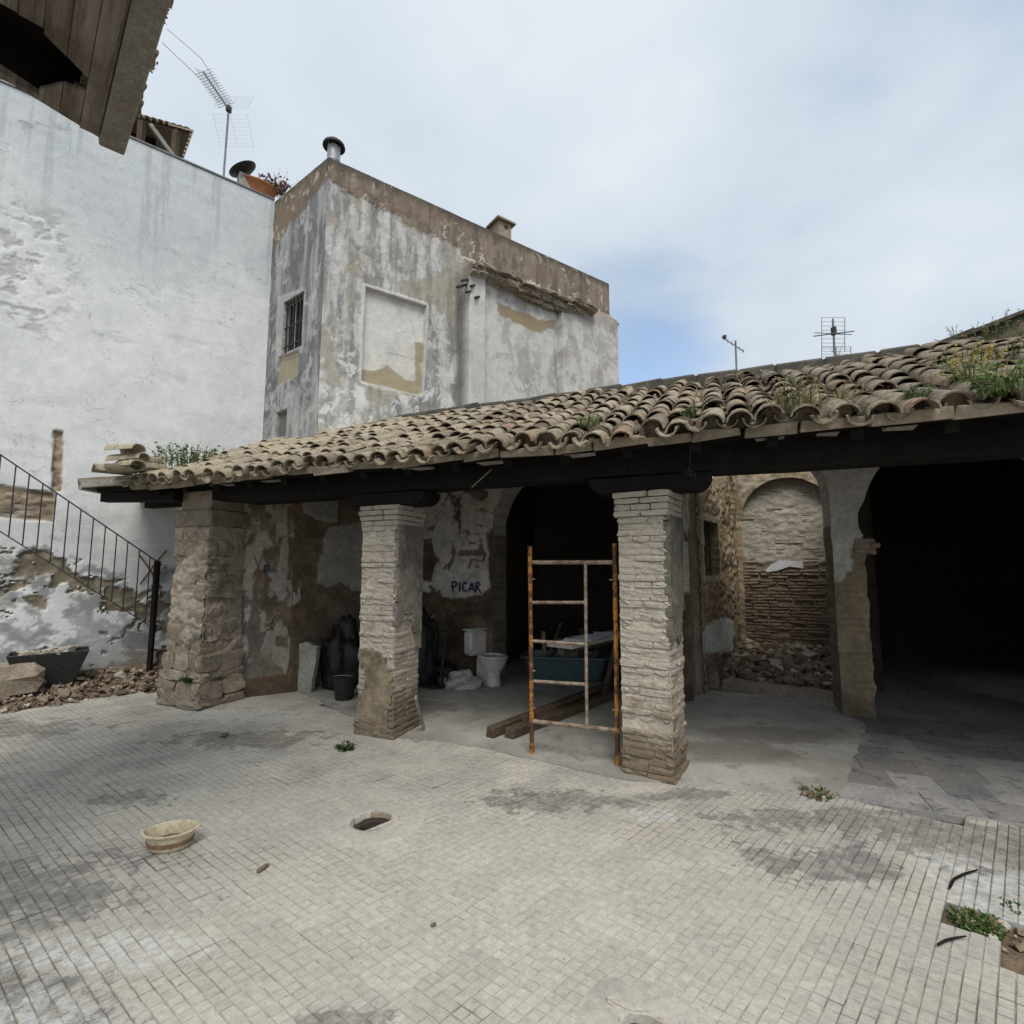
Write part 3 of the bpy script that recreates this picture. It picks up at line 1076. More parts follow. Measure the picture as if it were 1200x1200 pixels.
def white_wall_fn(U, V):
    n1, n2 = fbm(U * .7, V * .7, 5, 1), fbm(U * 3, V * 3, 5, 2)
    n3 = fbm(U * 1.3, V * 8, 4, 3)
    c = np.ones(U.shape + (3,)) * np.array((0.70, 0.71, 0.70))
    c = mixc(c, (0.48, 0.525, 0.55), sm(V + 2.6 * (n1 - .5), 5.4, 7.9) * .7)
    c = mixc(c, (0.47, 0.505, 0.525), sm(wfbm(U * 1.1, V * .9, 5, 14), .52, .66) * sm(V, 5.0, 6.6) * .5)
    c = mixc(c, (0.58, 0.60, 0.60), sm(n2, .45, .7) * .5)
    c = mixc(c, (0.46, 0.48, 0.485), sm(n3, .56, .78) * .35)
    disp = 0.010 * (n1 - .5) + 0.006 * (n2 - .5)
    # rough re-plastered area, upper left
    rm = pmask(U, V, PL_W.poly([(-40, 230), (60, 250), (90, 310), (60, 385), (-40, 400)]), .35, 1.5, 4, .25)
    flake = sm(wfbm(U * 7, V * 9, 5, 6, .62), .57, .61) * rm
    c = mixc(c, (0.42, 0.42, 0.42), flake * .8)
    disp = disp + rm * 0.016 * (fbm(U * 10, V * 10, 4, 8) - .5) - flake * .010
    drip = sm(wfbm(U * 11, V * .45, 5, 15, .6, .3), .56, .68) * sm(V + 1.5 * (n1 - .5), 5.8, 7.6)
    c = mixc(c, (0.36, 0.385, 0.40), drip * .5)
    hair = sm(np.abs(wfbm(U * 1.5, V * 1.5, 5, 16, .6) - .5), .0045, .001) * sm(fbm(U * .9, V * .9, 3, 17), .48, .56)
    c = mixc(c, (0.36, 0.37, 0.37), hair * .7)
    # long settling cracks
    crk = np.abs(fbm(U * .6, V * 2.2, 4, 9) - .5)
    ck = sm(crk, .006, .001) * sm(V, 5.5, 7.0) * sm(fbm(U * .8, V * .8, 3, 10), .5, .6)
    c = mixc(c, (0.30, 0.31, 0.32), ck * .8)
    # peeled lower part
    zone = sm(V + 1.1 * (n1 - .5), 2.25, 1.7)
    p1 = wfbm(U * 3.6, V * 4.2, 5, 21, .6)
    p2 = wfbm(U * 4.6, V * 5.2, 5, 27, .62)
    grey = sm(p2 - .9 * (1 - zone), .48, .495)
    bare = sm(p1 - .9 * (1 - zone), .565, .577)
    c = mixc(c, (0.34, 0.35, 0.345), grey * .75)
    c = mixc(c, (0.24, 0.245, 0.24), sm(p2 - .9 * (1 - zone), .56, .60) * .7)
    rub = fbm(U * 11, V * 13, 4, 22)
    c = mixc(c, (0.185, 0.16, 0.115), bare)
    c = mixc(c, (0.30, 0.26, 0.195), bare * sm(rub, .5, .62) * .8)
    disp = disp - bare * (.034 - .04 * (rub - .5)) - grey * .005
    low = pmask(U, V, PL_W.poly([(95, 725), (178, 740), (178, 830), (95, 830)]), .06, 3, 5, .03)
    c = mixc(c, (0.36, 0.375, 0.375), low * .8)
    sq = pmask(U, V, PL_W.poly([(140, 738), (178, 742), (178, 762), (142, 760)]), .02, 5, 6, .01)
    c = mixc(c, (0.19, 0.20, 0.20), sq * .85)
    # damp foot of the wall
    c = mixc(c, (0.17, 0.14, 0.105), sm(V + .9 * (p2 - .5), .40, .25) * .75)
    # chased-out slots showing the brickwork
    band = pmask(U, V, PL_W.poly([(-300, 560), (0, 568), (65, 578), (63, 612), (0, 606), (-300, 600)]), .02, 6, 7, .012)
    slot = pmask(U, V, PL_W.poly([(63, 504), (74, 505), (72, 577), (60, 576)]), .012, 9, 8, .008)
    b1 = fbm(U * 5, V * 16, 4, 12)
    stone = np.stack([.30 + .34 * (b1 - .5), .235 + .28 * (b1 - .5), .17 + .22 * (b1 - .5)], -1) * (.7 + .6 * sm(fbm(U * 14, V * 20, 3, 13), .35, .65))[..., None]
    k = np.maximum(band, slot)
    c = c * (1 - k[..., None]) + stone * k[..., None]
    disp = disp - k * .05 + k * .08 * (b1 - .5)
    return c, disp


def strokes(name, pl, lines, width, mat, parent, off=0.02):
    """sprayed lines lying on a wall; lines are lists of pixels"""
    mb = MB()
    for ln in lines:
        pts = [Vector(pl.uv(*q)) for q in ln]
        fine = []
        for a, b in zip(pts[:-1], pts[1:]):
            for t in range(4):
                fine.append(a.lerp(b, t / 4))
        fine.append(pts[-1])
        vs, fs = [], []
        for i, p in enumerate(fine):
            t = (fine[min(i + 1, len(fine) - 1)] - fine[max(i - 1, 0)]).normalized()
            nn = Vector((-t.y, t.x)) * width * .5 * random.uniform(.8, 1.2)
            vs += [pl.pt(*(p + nn), off), pl.pt(*(p - nn), off)]
        fs = [(2 * i, 2 * i + 1, 2 * i + 3, 2 * i + 2) for i in range(len(fine) - 1)]
        mb.add(vs, fs)
    return mb.build(name, mat, parent)


def build_white_house():
    base = PL_W.pt(-1.5, 0)
    t = thing('white_house', 'tall white rendered house wall with peeling plaster low down, behind the iron railing', 'house', base)
    o = grid_wall('wall', PL_W, -5.2, S_C0 - .004, -.05, WTOP, 0.02, white_wall_fn, M_WALL, t)
    o.data.set_sharp_from_angle(angle=math.radians(50))
    mb = MB()
    a, b = PL_W.pt(-5.2, WTOP + .02, -.16), PL_W.pt(S_C0, WTOP + .02, -.16)
    mb.beam(a, b, .36, .025)
    mb.build('coping', M_ALU, t)
    q = [PL_W.pt(-5.2, 0, -.06).xy, PL_W.pt(S_C0 - .05, 0, -.06).xy, PL_W.pt(S_C0 - .05, 0, -4).xy, PL_W.pt(-5.2, 0, -4).xy]
    MB().prism([tuple(p) for p in q], 0, WTOP - .1).build('body', M_FASCIA, t)
    strokes('graffiti_cross', PL_W, [[(163, 650), (176, 668), (189, 690)], [(195, 645), (182, 660), (164, 685)]], .022, M_RED, t, .02)


build_white_house()


# ------------------------------------------------------------------ stair railing in front of it
def build_railing():
    pr = Plane(PL_W.pt(0, 0, .3).xy, 40.4)
    foot = pr.pt(pr.uv(180, 735)[0], 0)
    t = thing('stair_railing', 'dark iron stair railing sloping down along the white wall', 'railing', foot)
    a0, a1 = pr.uv(-55, 495), pr.uv(190, 662)
    b0, b1 = pr.uv(-55, 588), pr.uv(178, 735)
    MB().beam(pr.pt(*a0), pr.pt(*a1), .03, .016).build('handrail', M_RAIL, t)
    MB().beam(pr.pt(*b0), pr.pt(*b1), .028, .014).build('bottom_rail', M_RAIL, t)
    for xt in [-49, -33, -15, 1, 18.7, 34.5, 50.4, 66, 80.5, 95, 109.7, 123.7, 137, 150, 163.6, 176]:
        yt = 533 + (662 - 533) / 190 * xt
        u = pr.uv(xt, yt)[0]
        zt = a0[1] + (a1[1] - a0[1]) * (u - a0[0]) / (a1[0] - a0[0])
        zb = b0[1] + (b1[1] - b0[1]) * (u - b0[0]) / (b1[0] - b0[0])
        MB().tube([pr.pt(u, zb), pr.pt(u, zt)], .0075, 6).build('baluster', M_RAIL, t)
    u, z = pr.uv(184, 662)
    MB().beam(pr.pt(u, 0.0), pr.pt(u, z + .06), .055, .055, up=(1, 0, 0), jit=.006).build('newel_post', M_WOOD, t)
    for xs in (-40, 40, 120):
        yb = 622 + (735 - 622) / 178 * xs
        u, z = pr.uv(xs, yb)
        MB().tube([pr.pt(u, z), pr.pt(u, z, -.32)], .008, 6).build('wall_stay', M_RAIL, t)


build_railing()


# ================================================================== THE TALL HOUSE
FTOP = 8.17


def front_fn(U, V):
    P = PL_F.poly
    n1 = wfbm(U * 1.1, V * 1.1, 5, 31)
    n2 = wfbm(U * 4.6, V * 2.6, 6, 32, .66, 1.1)
    n3 = wfbm(U * 10, V * .8, 6, 33, .64, .4)
    n4 = wfbm(U * 9, V * 9, 4, 35, .6)
    n5 = wfbm(U * 6.4, V * 5.0, 6, 36, .68, 1.4)
    c = np.ones(U.shape + (3,)) * np.array((0.47, 0.46, 0.435))
    c = mixc(c, (0.225, 0.22, 0.215), sm(n2, .45, .60) * .8)
    c = mixc(c, (0.19, 0.188, 0.185), sm(n3, .50, .62) * .45)
    c = mixc(c, (0.20, 0.197, 0.195), sm(n3, .50, .66) * .6 * sm(U, 3.2, 2.2) * sm(V, 4.6, 5.8))
    c = mixc(c, (0.64, 0.63, 0.605), sm(n5, .50, .56) * (.2 + .75 * sm(V, 5.7, 4.6) * sm(U, 2.6, 2.2)))
    c = mixc(c, (0.58, 0.57, 0.545), sm(n3, .44, .36) * .5)
    c = mixc(c, (0.33, 0.29, 0.22), sm(wfbm(U * 1.7, V * 1.7, 4, 37), .58, .63) * .65 * sm(U, 3, 2))
    c = mixc(c, (0.17, 0.165, 0.16), sm(n4, .60, .66) * .35)
    disp = .010 * (n1 - .5) + .003 * (n2 - .5) + .0035 * sm(n5, .50, .54) * sm(U, 2.4, 2.2) + .002 * (n4 - .5)
    # walled-up window, whiter and set back
    pn = [(429, 337), (499, 359), (493, 463), (424, 446)]
    m = sm(poly_sd(U, V, P(pn)), .006, -.006)
    pc = np.ones(U.shape + (3,)) * np.array((0.60, 0.585, 0.545)) * (.88 + .24 * n1)[..., None]
    pc = mixc(pc, (0.42, 0.41, 0.39), sm(n2, .52, .7) * .5)
    beige = np.maximum(pmask(U, V, P([(424, 432), (440, 434), (455, 428), (478, 444), (495, 448), (494, 464), (422, 446)]), .05, 3, 36, .01),
                       pmask(U, V, P([(489, 400), (496, 400), (494, 464), (488, 462)]), .03, 4, 38, .01))
    pc = mixc(pc, (0.36, 0.30, 0.205), beige)
    crk = sm(np.abs(V + .03 * (n3 - .5) - (P([(460, 412)])[0][1])), .010, .003) * sm(U, 1.0, 1.2)
    pc = mixc(pc, (0.25, 0.24, 0.22), crk * .7)
    c = c * (1 - m[..., None]) + pc * m[..., None]
    disp = disp - m * .075
    ring = sm(np.abs(poly_sd(U, V, P(pn)) - .035), .035, .022)
    c = mixc(c, (0.56, 0.55, 0.52), ring * .7)
    disp = disp + ring * .018
    # step under the window
    st = sm(poly_sd(U, V, P([(424, 450), (492, 468), (489, 500), (420, 500)])), .02, -.02)
    disp = disp + st * .03
    # shadow line and dark streak beside the bay, painted into the colour
    sl = P([(540, 330)])[0][0]
    shadow_streak = sm(np.abs(U - sl + .03 * (n3 - .5)), .14, .03) * sm(V, 7.3, 6.6)
    c = mixc(c, (0.105, 0.10, 0.095), shadow_streak * .75)
    # projecting bay on the right with its sloping ledge
    s0 = P([(541, 400)])[0][0]
    bay = sm(U, s0 - .012, s0 + .012)
    zt, zb = 7.40, 7.17
    led = sm(V, zt, zb - .0)
    k = np.clip((zt - V) / (zt - zb), 0, 1)
    disp = disp + bay * .24 * np.where(V > zb, k, 1.0)
    r0, r1 = P([(561, 400)])[0][0], P([(650, 420)])[0][0]
    rec = sm(U, r0 - .012, r0 + .012) * sm(U, r1 + .012, r1 - .012) * sm(V, 7.02, 6.99)
    disp = disp - rec * .11
    bc = np.ones(U.shape + (3,)) * np.array((0.53, 0.515, 0.48))
    bc = mixc(bc, (0.31, 0.31, 0.305), sm(n2, .46, .60) * .7)
    bc = mixc(bc, (0.27, 0.265, 0.26), sm(n5, .56, .64) * .5)
    bc = mixc(bc, (0.60, 0.59, 0.56), sm(n1, .5, .62) * .5)
    bc = mixc(bc, (0.32, 0.27, 0.19), sm(fbm(U * 4, V * 5, 4, 41), .60, .68) * .5 * sm(U, r1 - .1, r1 + .1))
    brn = pmask(U, V, P([(578, 357), (600, 366), (628, 376), (648, 378), (645, 388), (622, 392), (600, 380), (580, 374)]), .10, 3, 42, .015)
    bc = mixc(bc, (0.31, 0.25, 0.165), brn)
    bc = mixc(bc, (0.24, 0.21, 0.175), sm(V + .5 * (n2 - .5), 6.72, 7.0) * .6)
    dk = sm(np.abs(U - r1 + .07), .10, .02) * sm(n3, .42, .6)
    bc = mixc(bc, (0.22, 0.20, 0.18), dk * .7)
    kk = bay * sm(V, zt, zt - .03)
    c = c * (1 - kk[..., None]) + bc * kk[..., None]
    ledc = bay * sm(V, zb - .03, zb) * sm(V, zt + .02, zt)
    c = mixc(c, (0.25, 0.195, 0.15), ledc * .9)
    c = mixc(c, (0.55, 0.53, 0.49), sm(np.abs(V - zt - .03 * (n3 - .5) * 4), .03, .012) * bay * sm(n4, .45, .55) * .8)
    crn = bay * sm(V + .10 * (n4 - .5), 6.93, 6.96) * sm(V, zb + .01, zb - .02) * sm(U, r1 + 1.0, r1 + .1)
    cb = fbm(U * 9, V * 26, 4, 47, .6)
    c = mixc(c, (0.17, 0.14, 0.11), crn * .85)
    c = mixc(c, (0.36, 0.32, 0.26), crn * sm(cb, .55, .64) * .8)
    disp = disp + crn * (.07 + .16 * (cb - .4))
    # brown parapet
    pz = np.interp(U, [0, .3, 2.4, 2.45, 6.5], [7.80, 7.72, 7.52, 7.42, 7.42])
    par = sm(V - pz + .30 * (n5 - .5) + .1 * (n2 - .5), -.012, .012)
    pcx = np.ones(U.shape + (3,)) * np.array((0.225, 0.178, 0.135))
    pcx = mixc(pcx, (0.15, 0.118, 0.09), sm(n2, .45, .62) * .8)
    pcx = mixc(pcx, (0.12, 0.10, 0.08), sm(n3, .50, .64) * .6)
    pcx = mixc(pcx, (0.30, 0.26, 0.205), sm(n5, .55, .62) * .45)
    pcx = mixc(pcx, (0.085, 0.072, 0.06), sm(V + .25 * (n3 - .5), FTOP - .22, FTOP) * .85)
    fl = sm(wfbm(U * 9, V * 7, 5, 44, .68, 1.2), .645, .66) * sm(wfbm(U * 1.2, V * 1.2, 3, 46), .42, .56)
    pcx = mixc(pcx, (0.47, 0.44, 0.38), fl * .85)
    c = c * (1 - par[..., None]) + pcx * par[..., None]
    disp = disp + par * .012 * sm(U, 2.5, 2.3) - fl * par * .004
    return c, disp


def side_fn(U, V):
    P = PL_S.poly
    n1 = wfbm(U * 1.4, V * 1.1, 5, 51)
    n2 = wfbm(U * 5.4, V * 3.0, 6, 52, .66, 1.1)
    n3 = wfbm(U * 9, V * .8, 5, 53, .6, .5)
    n5 = wfbm(U * 5, V * 4, 6, 58, .66, 1.6)
    c = np.ones(U.shape + (3,)) * np.array((0.235, 0.235, 0.24))
    c = mixc(c, (0.135, 0.135, 0.14), sm(n2, .45, .60) * .8)
    c = mixc(c, (0.40, 0.40, 0.395), sm(n3, .53, .62) * .6)
    c = mixc(c, (0.12, 0.12, 0.125), sm(n3, .45, .38) * .5)
    c = mixc(c, (0.50, 0.49, 0.47), sm(n5, .60, .65) * .6)
    c = mixc(c, (0.43, 0.43, 0.42), sm(V + .8 * (n1 - .5), 5.4, 4.6) * .5 * sm(n5, .42, .54))
    disp = .010 * (n1 - .5) + .006 * (n2 - .5) + .003 * sm(n5, .55, .6)
    # flat rendered surround of the window and the panel below it
    ring = sm(poly_sd(U, V, P([(325, 349), (357, 337), (355, 414), (323, 424)])), .02, -.02)
    c = mixc(c, (0.44, 0.435, 0.42), ring * .65)
    pan = pmask(U, V, P([(327, 419), (350, 410), (348, 440), (324, 452)]), .02, 6, 55, .012)
    c = mixc(c, (0.325, 0.28, 0.20), pan * .9)
    disp = disp - pan * .03 + ring * .01
    hole = pmask(U, V, P([(324, 484), (336, 480), (334, 512), (322, 516)]), .03, 6, 56, .02)
    c = mixc(c, (0.13, 0.12, 0.11), hole * .9)
    disp = disp - hole * .06
    pz = np.interp(U, [0, S_C1], [7.28, 7.80])
    par = sm(V - pz + .30 * (n5 - .5), -.015, .015)
    pc = np.ones(U.shape + (3,)) * np.array((0.205, 0.158, 0.118))
    pc = mixc(pc, (0.145, 0.112, 0.082), sm(n2, .45, .62) * .8)
    pc = mixc(pc, (0.09, 0.085, 0.06), sm(V + .25 * (n3 - .5), FTOP - .2, FTOP) * .85)
    pc = mixc(pc, (0.42, 0.39, 0.34), sm(fbm(U * 8, V * 8, 4, 57), .66, .68) * .7)
    c = c * (1 - par[..., None]) + pc * par[..., None]
    return c, disp


def win_poly():
    a, b = PL_S.uv(333, 357), PL_S.uv(354, 407)
    return a[0], b[0], 5.17, 6.10


def build_tall_house():
    t = thing('tall_house', 'weathered grey and white tall house with brown parapet rising behind the tiled roof', 'house', (C1.x, C1.y, 0))
    s1 = PL_F.uv(716, 450)[0]
    o = grid_wall('front_wall', PL_F, 0.0, s1, 3.40, FTOP, 0.018, front_fn, M_WALL, t)
    o.data.set_sharp_from_angle(angle=math.radians(45))
    w0, w1, z0, z1 = win_poly()

    def wsd(U, V):
        return np.maximum(np.maximum(w0 - U, U - w1), np.maximum(z0 - V, V - z1))
    o = grid_wall('side_wall', PL_S, 0.0, S_C1, 2.6, FTOP, 0.018, side_fn, M_WALL, t, wsd, .16, (0.38, 0.37, 0.35))
    o.data.set_sharp_from_angle(angle=math.radians(45))
    e = PL_F.pt(s1, 0, .0).xy
    bk = PL_F.pt(s1, 0, -4.0).xy
    q = [PL_S.pt(0.03, 0, -.22).xy, (PL_S.pt(S_C1, 0, -.22).xy + PL_F.pt(.25, 0, -.14).xy) / 2, PL_F.pt(s1 - .012, 0, -.14).xy, bk, PL_S.pt(0, 0, -4.5).xy]
    MB().prism([tuple(p) for p in q], 3.44, FTOP - .08, bottom=True).build('body', M_DARKROOM, t)
    # closing end of the bay with the profile of the ledge
    prof = [(.0, FTOP), (.0, 7.40), (.24, 7.17), (.24, 3.4), (-.3, 3.4), (-.3, FTOP)]
    v = [PL_F.pt(s1 + .002, z, of) for of, z in prof]
    v2 = [PL_F.pt(s1 - .03, z, of - .006) for of, z in prof]
    MB().add(v + v2, [tuple(range(6))] + [(i, (i + 1) % 6, 6 + (i + 1) % 6, 6 + i) for i in range(6)]).build('end_wall', M_MORTAR, t)
    # capping of the parapet
    mb = MB()
    mb.beam(PL_F.pt(.01, FTOP + .004, -.112), PL_F.pt(s1 - .01, FTOP + .004, -.112), .21, .02, jit=.003)
    mb.build('front_coping', M_EAVEDARK, t)
    mb = MB()
    mb.beam(PL_S.pt(0, FTOP + .002, -.112), PL_S.pt(S_C1 - .03, FTOP + .002, -.112), .21, .02, jit=.003)
    mb.build('side_coping', M_EAVEDARK, t)
    # barred window
    wn = MB()
    cz = .13
    wn.add([PL_S.pt(w0, z0, -cz), PL_S.pt(w1, z0, -cz), PL_S.pt(w1, z1, -cz), PL_S.pt(w0, z1, -cz)], [(0, 1, 2, 3)])
    wo = wn.build('window', M_IRON, t)  # black sheet put in for the dark interior behind the bars
    for k in range(6):
        u = w0 + (w1 - w0) * (k + .5) / 6
        MB().tube([PL_S.pt(u, z0 - .01, -.03), PL_S.pt(u, z1 + .01, -.03)], .013, 6).build('bar', M_IRON, wo)
    for z in (z0 + .14, (z0 + z1) / 2, z1 - .1):
        MB().beam(PL_S.pt(w0 - .01, z, -.03), PL_S.pt(w1 + .01, z, -.03), .012, .03).build('bar', M_IRON, wo)
    fr = MB()
    for u in (w0 + .02, w1 - .02):
        fr.beam(PL_S.pt(u, z0, -.11), PL_S.pt(u, z1, -.11), .04, .03, up=(1, 0, 0))
    fr.beam(PL_S.pt((w0 + w1) / 2 - .1, z0, -.112), PL_S.pt((w0 + w1) / 2 - .1, z1, -.112), .03, .03, up=(1, 0, 0))
    fr.build('frame', M_PORC, wo)
    # remains of a tiled cornice under the ledge
    r0, r1 = PL_F.uv(545, 320)[0], PL_F.uv(672, 380)[0]
    blk = [lumpy_block('cornice_brick', 60 + i, .09) for i in range(4)]
    for b in blk:
        b.materials.append(M_EAVE)
    rr = random.Random(4)
    from mathutils import Euler
    RF = Matrix(((PL_F.d.x, -PL_F.n.x, 0), (PL_F.d.y, -PL_F.n.y, 0), (0, 0, 1)))
    for row, (zz, pr, hh) in enumerate(((7.12, .34, .075), (7.03, .27, .10), (6.93, .18, .08))):
        u = r0 + rr.uniform(0, .1)
        end = r1 - row * .15
        while u < end:
            ln = rr.uniform(.18, .42)
            if rr.random() < (1.0, .93, .5)[row]:
                place('cornice_brick', rr.choice(blk), TRS(PL_F.pt(u + ln / 2, zz + rr.uniform(-.02, .02), pr / 2 + .05 + rr.uniform(-.03, .03)),
                      RF @ Euler((rr.gauss(0, .12), rr.gauss(0, .06), rr.gauss(0, .06))).to_matrix(), (ln * 1.05, pr + .08, hh)), t)
            u += ln
    while u < s1 - .1:
        ln = rr.uniform(.15, .3)
        if rr.random() < .75:
            place('cornice_brick', rr.choice(blk), TRS(PL_F.pt(u + ln / 2, 7.12 + rr.uniform(-.02, .01), .17), RF @ Euler((rr.gauss(0, .1), rr.gauss(0, .05), 0)).to_matrix(), (ln, .12, .05)), t)
        u += ln
    # old iron hooks on the corner of the bay
    for k in range(5):
        a = PL_F.uv(541 + k * 5, 338 + k * 3 - (k % 2) * 10)
        p = PL_F.pt(a[0] + .08, a[1] + .06, .10)
        q = PL_F.pt(a[0] - .26, a[1] - .20, .30)
        MB().tube([p, q], .024, 6).build('iron_hook', M_IRON, t)


build_tall_house()


# ================================================================== THE PORCH
EAVE_N, SLOPE, EAVE_Z = -0.36, 0.463, 2.60


def roof_z(n):
    return EAVE_Z + SLOPE * (n - EAVE_N)


def local_line(p, q, x, axis=0):
    """n at given u (axis 0) on the line p-q in porch coordinates"""
    return p[1] + (q[1] - p[1]) * (x - p[0]) / (q[0] - p[0])


LC0, LC1 = L(C0), L(C1)
LF1 = L(PL_F.pt(6.0, 0).xy)


def roof_limit(u):
    """how far up the slope the roof runs at u"""
    if u < LC1[0]:
        return local_line(LC0, LC1, u)
    return min(2.62, local_line(LC1, LF1, u))


def tile_mesh(name, r0, r1, ln, seg=7, pan=False, seed=0):
    mb = MB()
    t = .013
    rr = random.Random(seed)
    rings = []
    for y, r in ((0, r0), (ln, r1)):
        for rad in (r, r - t):
            for k in range(seg + 1):
                th = PI * k / seg
                x, z = rad * math.cos(th), rad * .86 * math.sin(th)
                mb.v.append(Vector((x, y + rr.uniform(-.004, .004), -z if pan else z)))
    s = seg + 1
    o0, i0, o1, i1 = 0, s, 2 * s, 3 * s
    for k in range(seg):
        mb.f += [[o0 + k, o0 + k + 1, o1 + k + 1, o1 + k], [i0 + k, i1 + k, i1 + k + 1, i0 + k + 1], [o0 + k, i0 + k, i0 + k + 1, o0 + k + 1], [o1 + k, o1 + k + 1, i1 + k + 1, i1 + k]]
    for k in (0, seg):
        mb.f.append([o0 + k, o1 + k, i1 + k, i0 + k])
    mb.m = [0] * len(mb.f)
    me = mb.mesh(name)
    bm = bmesh.new()
    bm.from_mesh(me)
    bmesh.ops.recalc_face_normals(bm, faces=bm.faces)
    bm.to_mesh(me)
    bm.free()
    me.polygons.foreach_set('use_smooth', [True] * len(me.polygons))
    me.set_sharp_from_angle(angle=math.radians(50))
    me.materials.append(M_TILE)
    return me


def build_roof():
    t = thing('porch_roof', 'sagging porch roof of old lichened barrel tiles with weeds along the eave', 'roof', W(-1, 1, 2.6))
    al = math.atan(SLOPE)
    # boarded deck
    edge = [(-6.2, EAVE_N + .05), (5.2, EAVE_N + .05), (5.2, 2.6)] + [(u, roof_limit(u) - .01) for u in (-3.0, LC1[0] + .55, LC1[0] + .03, LC1[0] - .03, -6.2)]
    top = [W(u, n, roof_z(n) - .005) for u, n in edge]
    bot = [W(u, n, roof_z(n) - .075) for u, n in edge]
    k = len(edge)
    MB().add(top + bot, [tuple(range(k)), tuple(range(2 * k - 1, k - 1, -1))] + [(i, (i + 1) % k, k + (i + 1) % k, k + i) for i in range(k)]).build('deck', M_WOOD, t)
    # rafters
    u = -6.0
    while u < 5.0:
        n1 = roof_limit(u) - .06
        MB().beam(W(u, EAVE_N + .16, roof_z(EAVE_N + .16) - .12), W(u, n1, roof_z(n1) - .12), .08, .10, jit=.004).build('rafter', M_WOOD, t)
        u += .52
    # mortar and flat-tile course along the eave, in uneven lengths
    rr = random.Random(21)
    u = -6.2
    while u < 5.0:
        ln = rr.uniform(.26, .5)
        mb = MB()
        jz = rr.uniform(-.008, .008)
        mb.box(W(u + ln / 2, EAVE_N + .10 + rr.uniform(-.02, .015), roof_z(EAVE_N + .08) - .012 + jz), (ln - rr.choice((-.004, .004, .02)), .26, .07), ROT_P @ Matrix.Rotation(al * .7, 3, 'X'), jit=.016)
        mb.build('eave_slab', M_EAVE, t, bevel=.006)
        if rr.random() < .42:
            mb = MB()
            l2 = rr.uniform(.12, .3)
            mb.box(W(u + ln / 2, EAVE_N + .17, roof_z(EAVE_N + .12) - .072), (l2, .2, .022), ROT_P, jit=.008)
            mb.build('eave_board', M_PLANK, t)
        u += ln
    # barrel tiles
    SP, EXP, LN = .205, .28, .40
    covers = [tile_mesh('roof_tile', .086 + .005 * i, .070, LN, 7, False, i) for i in range(3)]
    pans = [tile_mesh('roof_tile', .076, .088 + .004 * i, LN, 7, True, 9 + i) for i in range(3)]
    S3 = (NA3 * math.cos(al) + ZZ * math.sin(al)).normalized()
    T3 = UA3.cross(S3).normalized()
    B = Matrix((UA3, S3, T3)).transposed()
    jobs = []
    ncol = int((5.1 + 6.15) / SP)
    from mathutils import Euler
    for ccol in range(ncol):
        for kind in (0, 1):
            u = -6.12 + ccol * SP + kind * SP * .5
            cu = rr.uniform(-.024, .024)
            cs = rr.uniform(-.07, .05)
            cz = rr.uniform(-.010, .012) + .012 * math.sin(u * 3.1) + .010 * math.sin(u * 7.3 + 1)
            lim = roof_limit(u)
            row = 0
            while True:
                sdist = -.06 + row * EXP + cs + rr.uniform(-.018, .018) + (.03 if kind == 0 else 0)
                n = EAVE_N + sdist * math.cos(al)
                if n + .38 > lim:
                    break
                lift = (.078 if kind == 0 else .062) + cz + .012 * math.sin(u * 1.7 + row) * .5 + rr.uniform(-.006, .006)
                if row == 0 and kind == 0:
                    sdist -= .035
                    n = EAVE_N + sdist * math.cos(al)
                if row == 0 and kind == 0 and rr.random() < .2:
                    sdist -= rr.uniform(.03, .09)
                p = W(u + cu + rr.uniform(-.014, .014), n, roof_z(n)) + T3 * lift
                e = Euler((-.035 + rr.gauss(0, .025), rr.gauss(0, .10), rr.gauss(0, .055)))
                p = p + T3 * (.02 * math.sin(u * 2.3 + 1.0) * math.sin(sdist * 1.9 + u) + rr.gauss(0, .006))
                jobs.append((p, B @ e.to_matrix(), rr.choice(pans if kind == 0 else covers)))
                row += 1
    cp = Vector((0, 0, CAM_H))
    inview = [j for j in jobs if abs(j[0].x) < j[0].y * 1.04]
    inview.sort(key=lambda j: (j[0] - cp).length - (1.2 if j[0].z < 2.85 else 0))
    own = set(id(j) for j in inview[:300])
    cache = {}
    va, fa, base = [], [], 0
    for j in jobs:
        p, R, me = j
        if id(j) in own:
            place('roof_tile', me, TRS(p, R, (1, 1, 1)), t)
        else:
            if me.name not in cache:
                cache[me.name] = (np.array([v.co for v in me.vertices]), [list(q.vertices) for q in me.polygons])
            v, f = cache[me.name]
            va.append(v @ np.array(R).T + np.array(p - porigin(t)))
            fa += [[a + base for a in q] for q in f]
            base += len(v)
    me = bpy.data.meshes.new('far_roof_tiles')
    me.from_pydata(np.concatenate(va).tolist(), [], fa)
    me.polygons.foreach_set('use_smooth', [True] * len(me.polygons))
    me.set_sharp_from_angle(angle=math.radians(50))
    link('far_roof_tiles', me, M_TILE, t, 'stuff')
    # mortar packed behind the open tile ends
    pm_ = MB()
    pm_.lathe([(.0, 0), (.05, .012), (.088, 0)], Vector((0, 0, 0)), 14)
    pv = [Vector((v.x, v.z * -1, v.y)) for v in pm_.v]
    pme = MB().add(pv, pm_.f).mesh('mortar_plug')
    pme.materials.append(M_EAVE)
    for ccol in range(ncol):
        u = -6.12 + ccol * SP + SP * .5
        n = EAVE_N + rr.uniform(.02, .10)
        place('mortar_plug', pme, TRS(W(u + rr.uniform(-.02, .02), n, roof_z(n) + .055), B @ Euler((rr.gauss(0, .2), rr.gauss(0, .3), 0)).to_matrix(), (1.05, 1, .95)), t)
    # ridge against the wall behind
    u = LC1[0] + .72
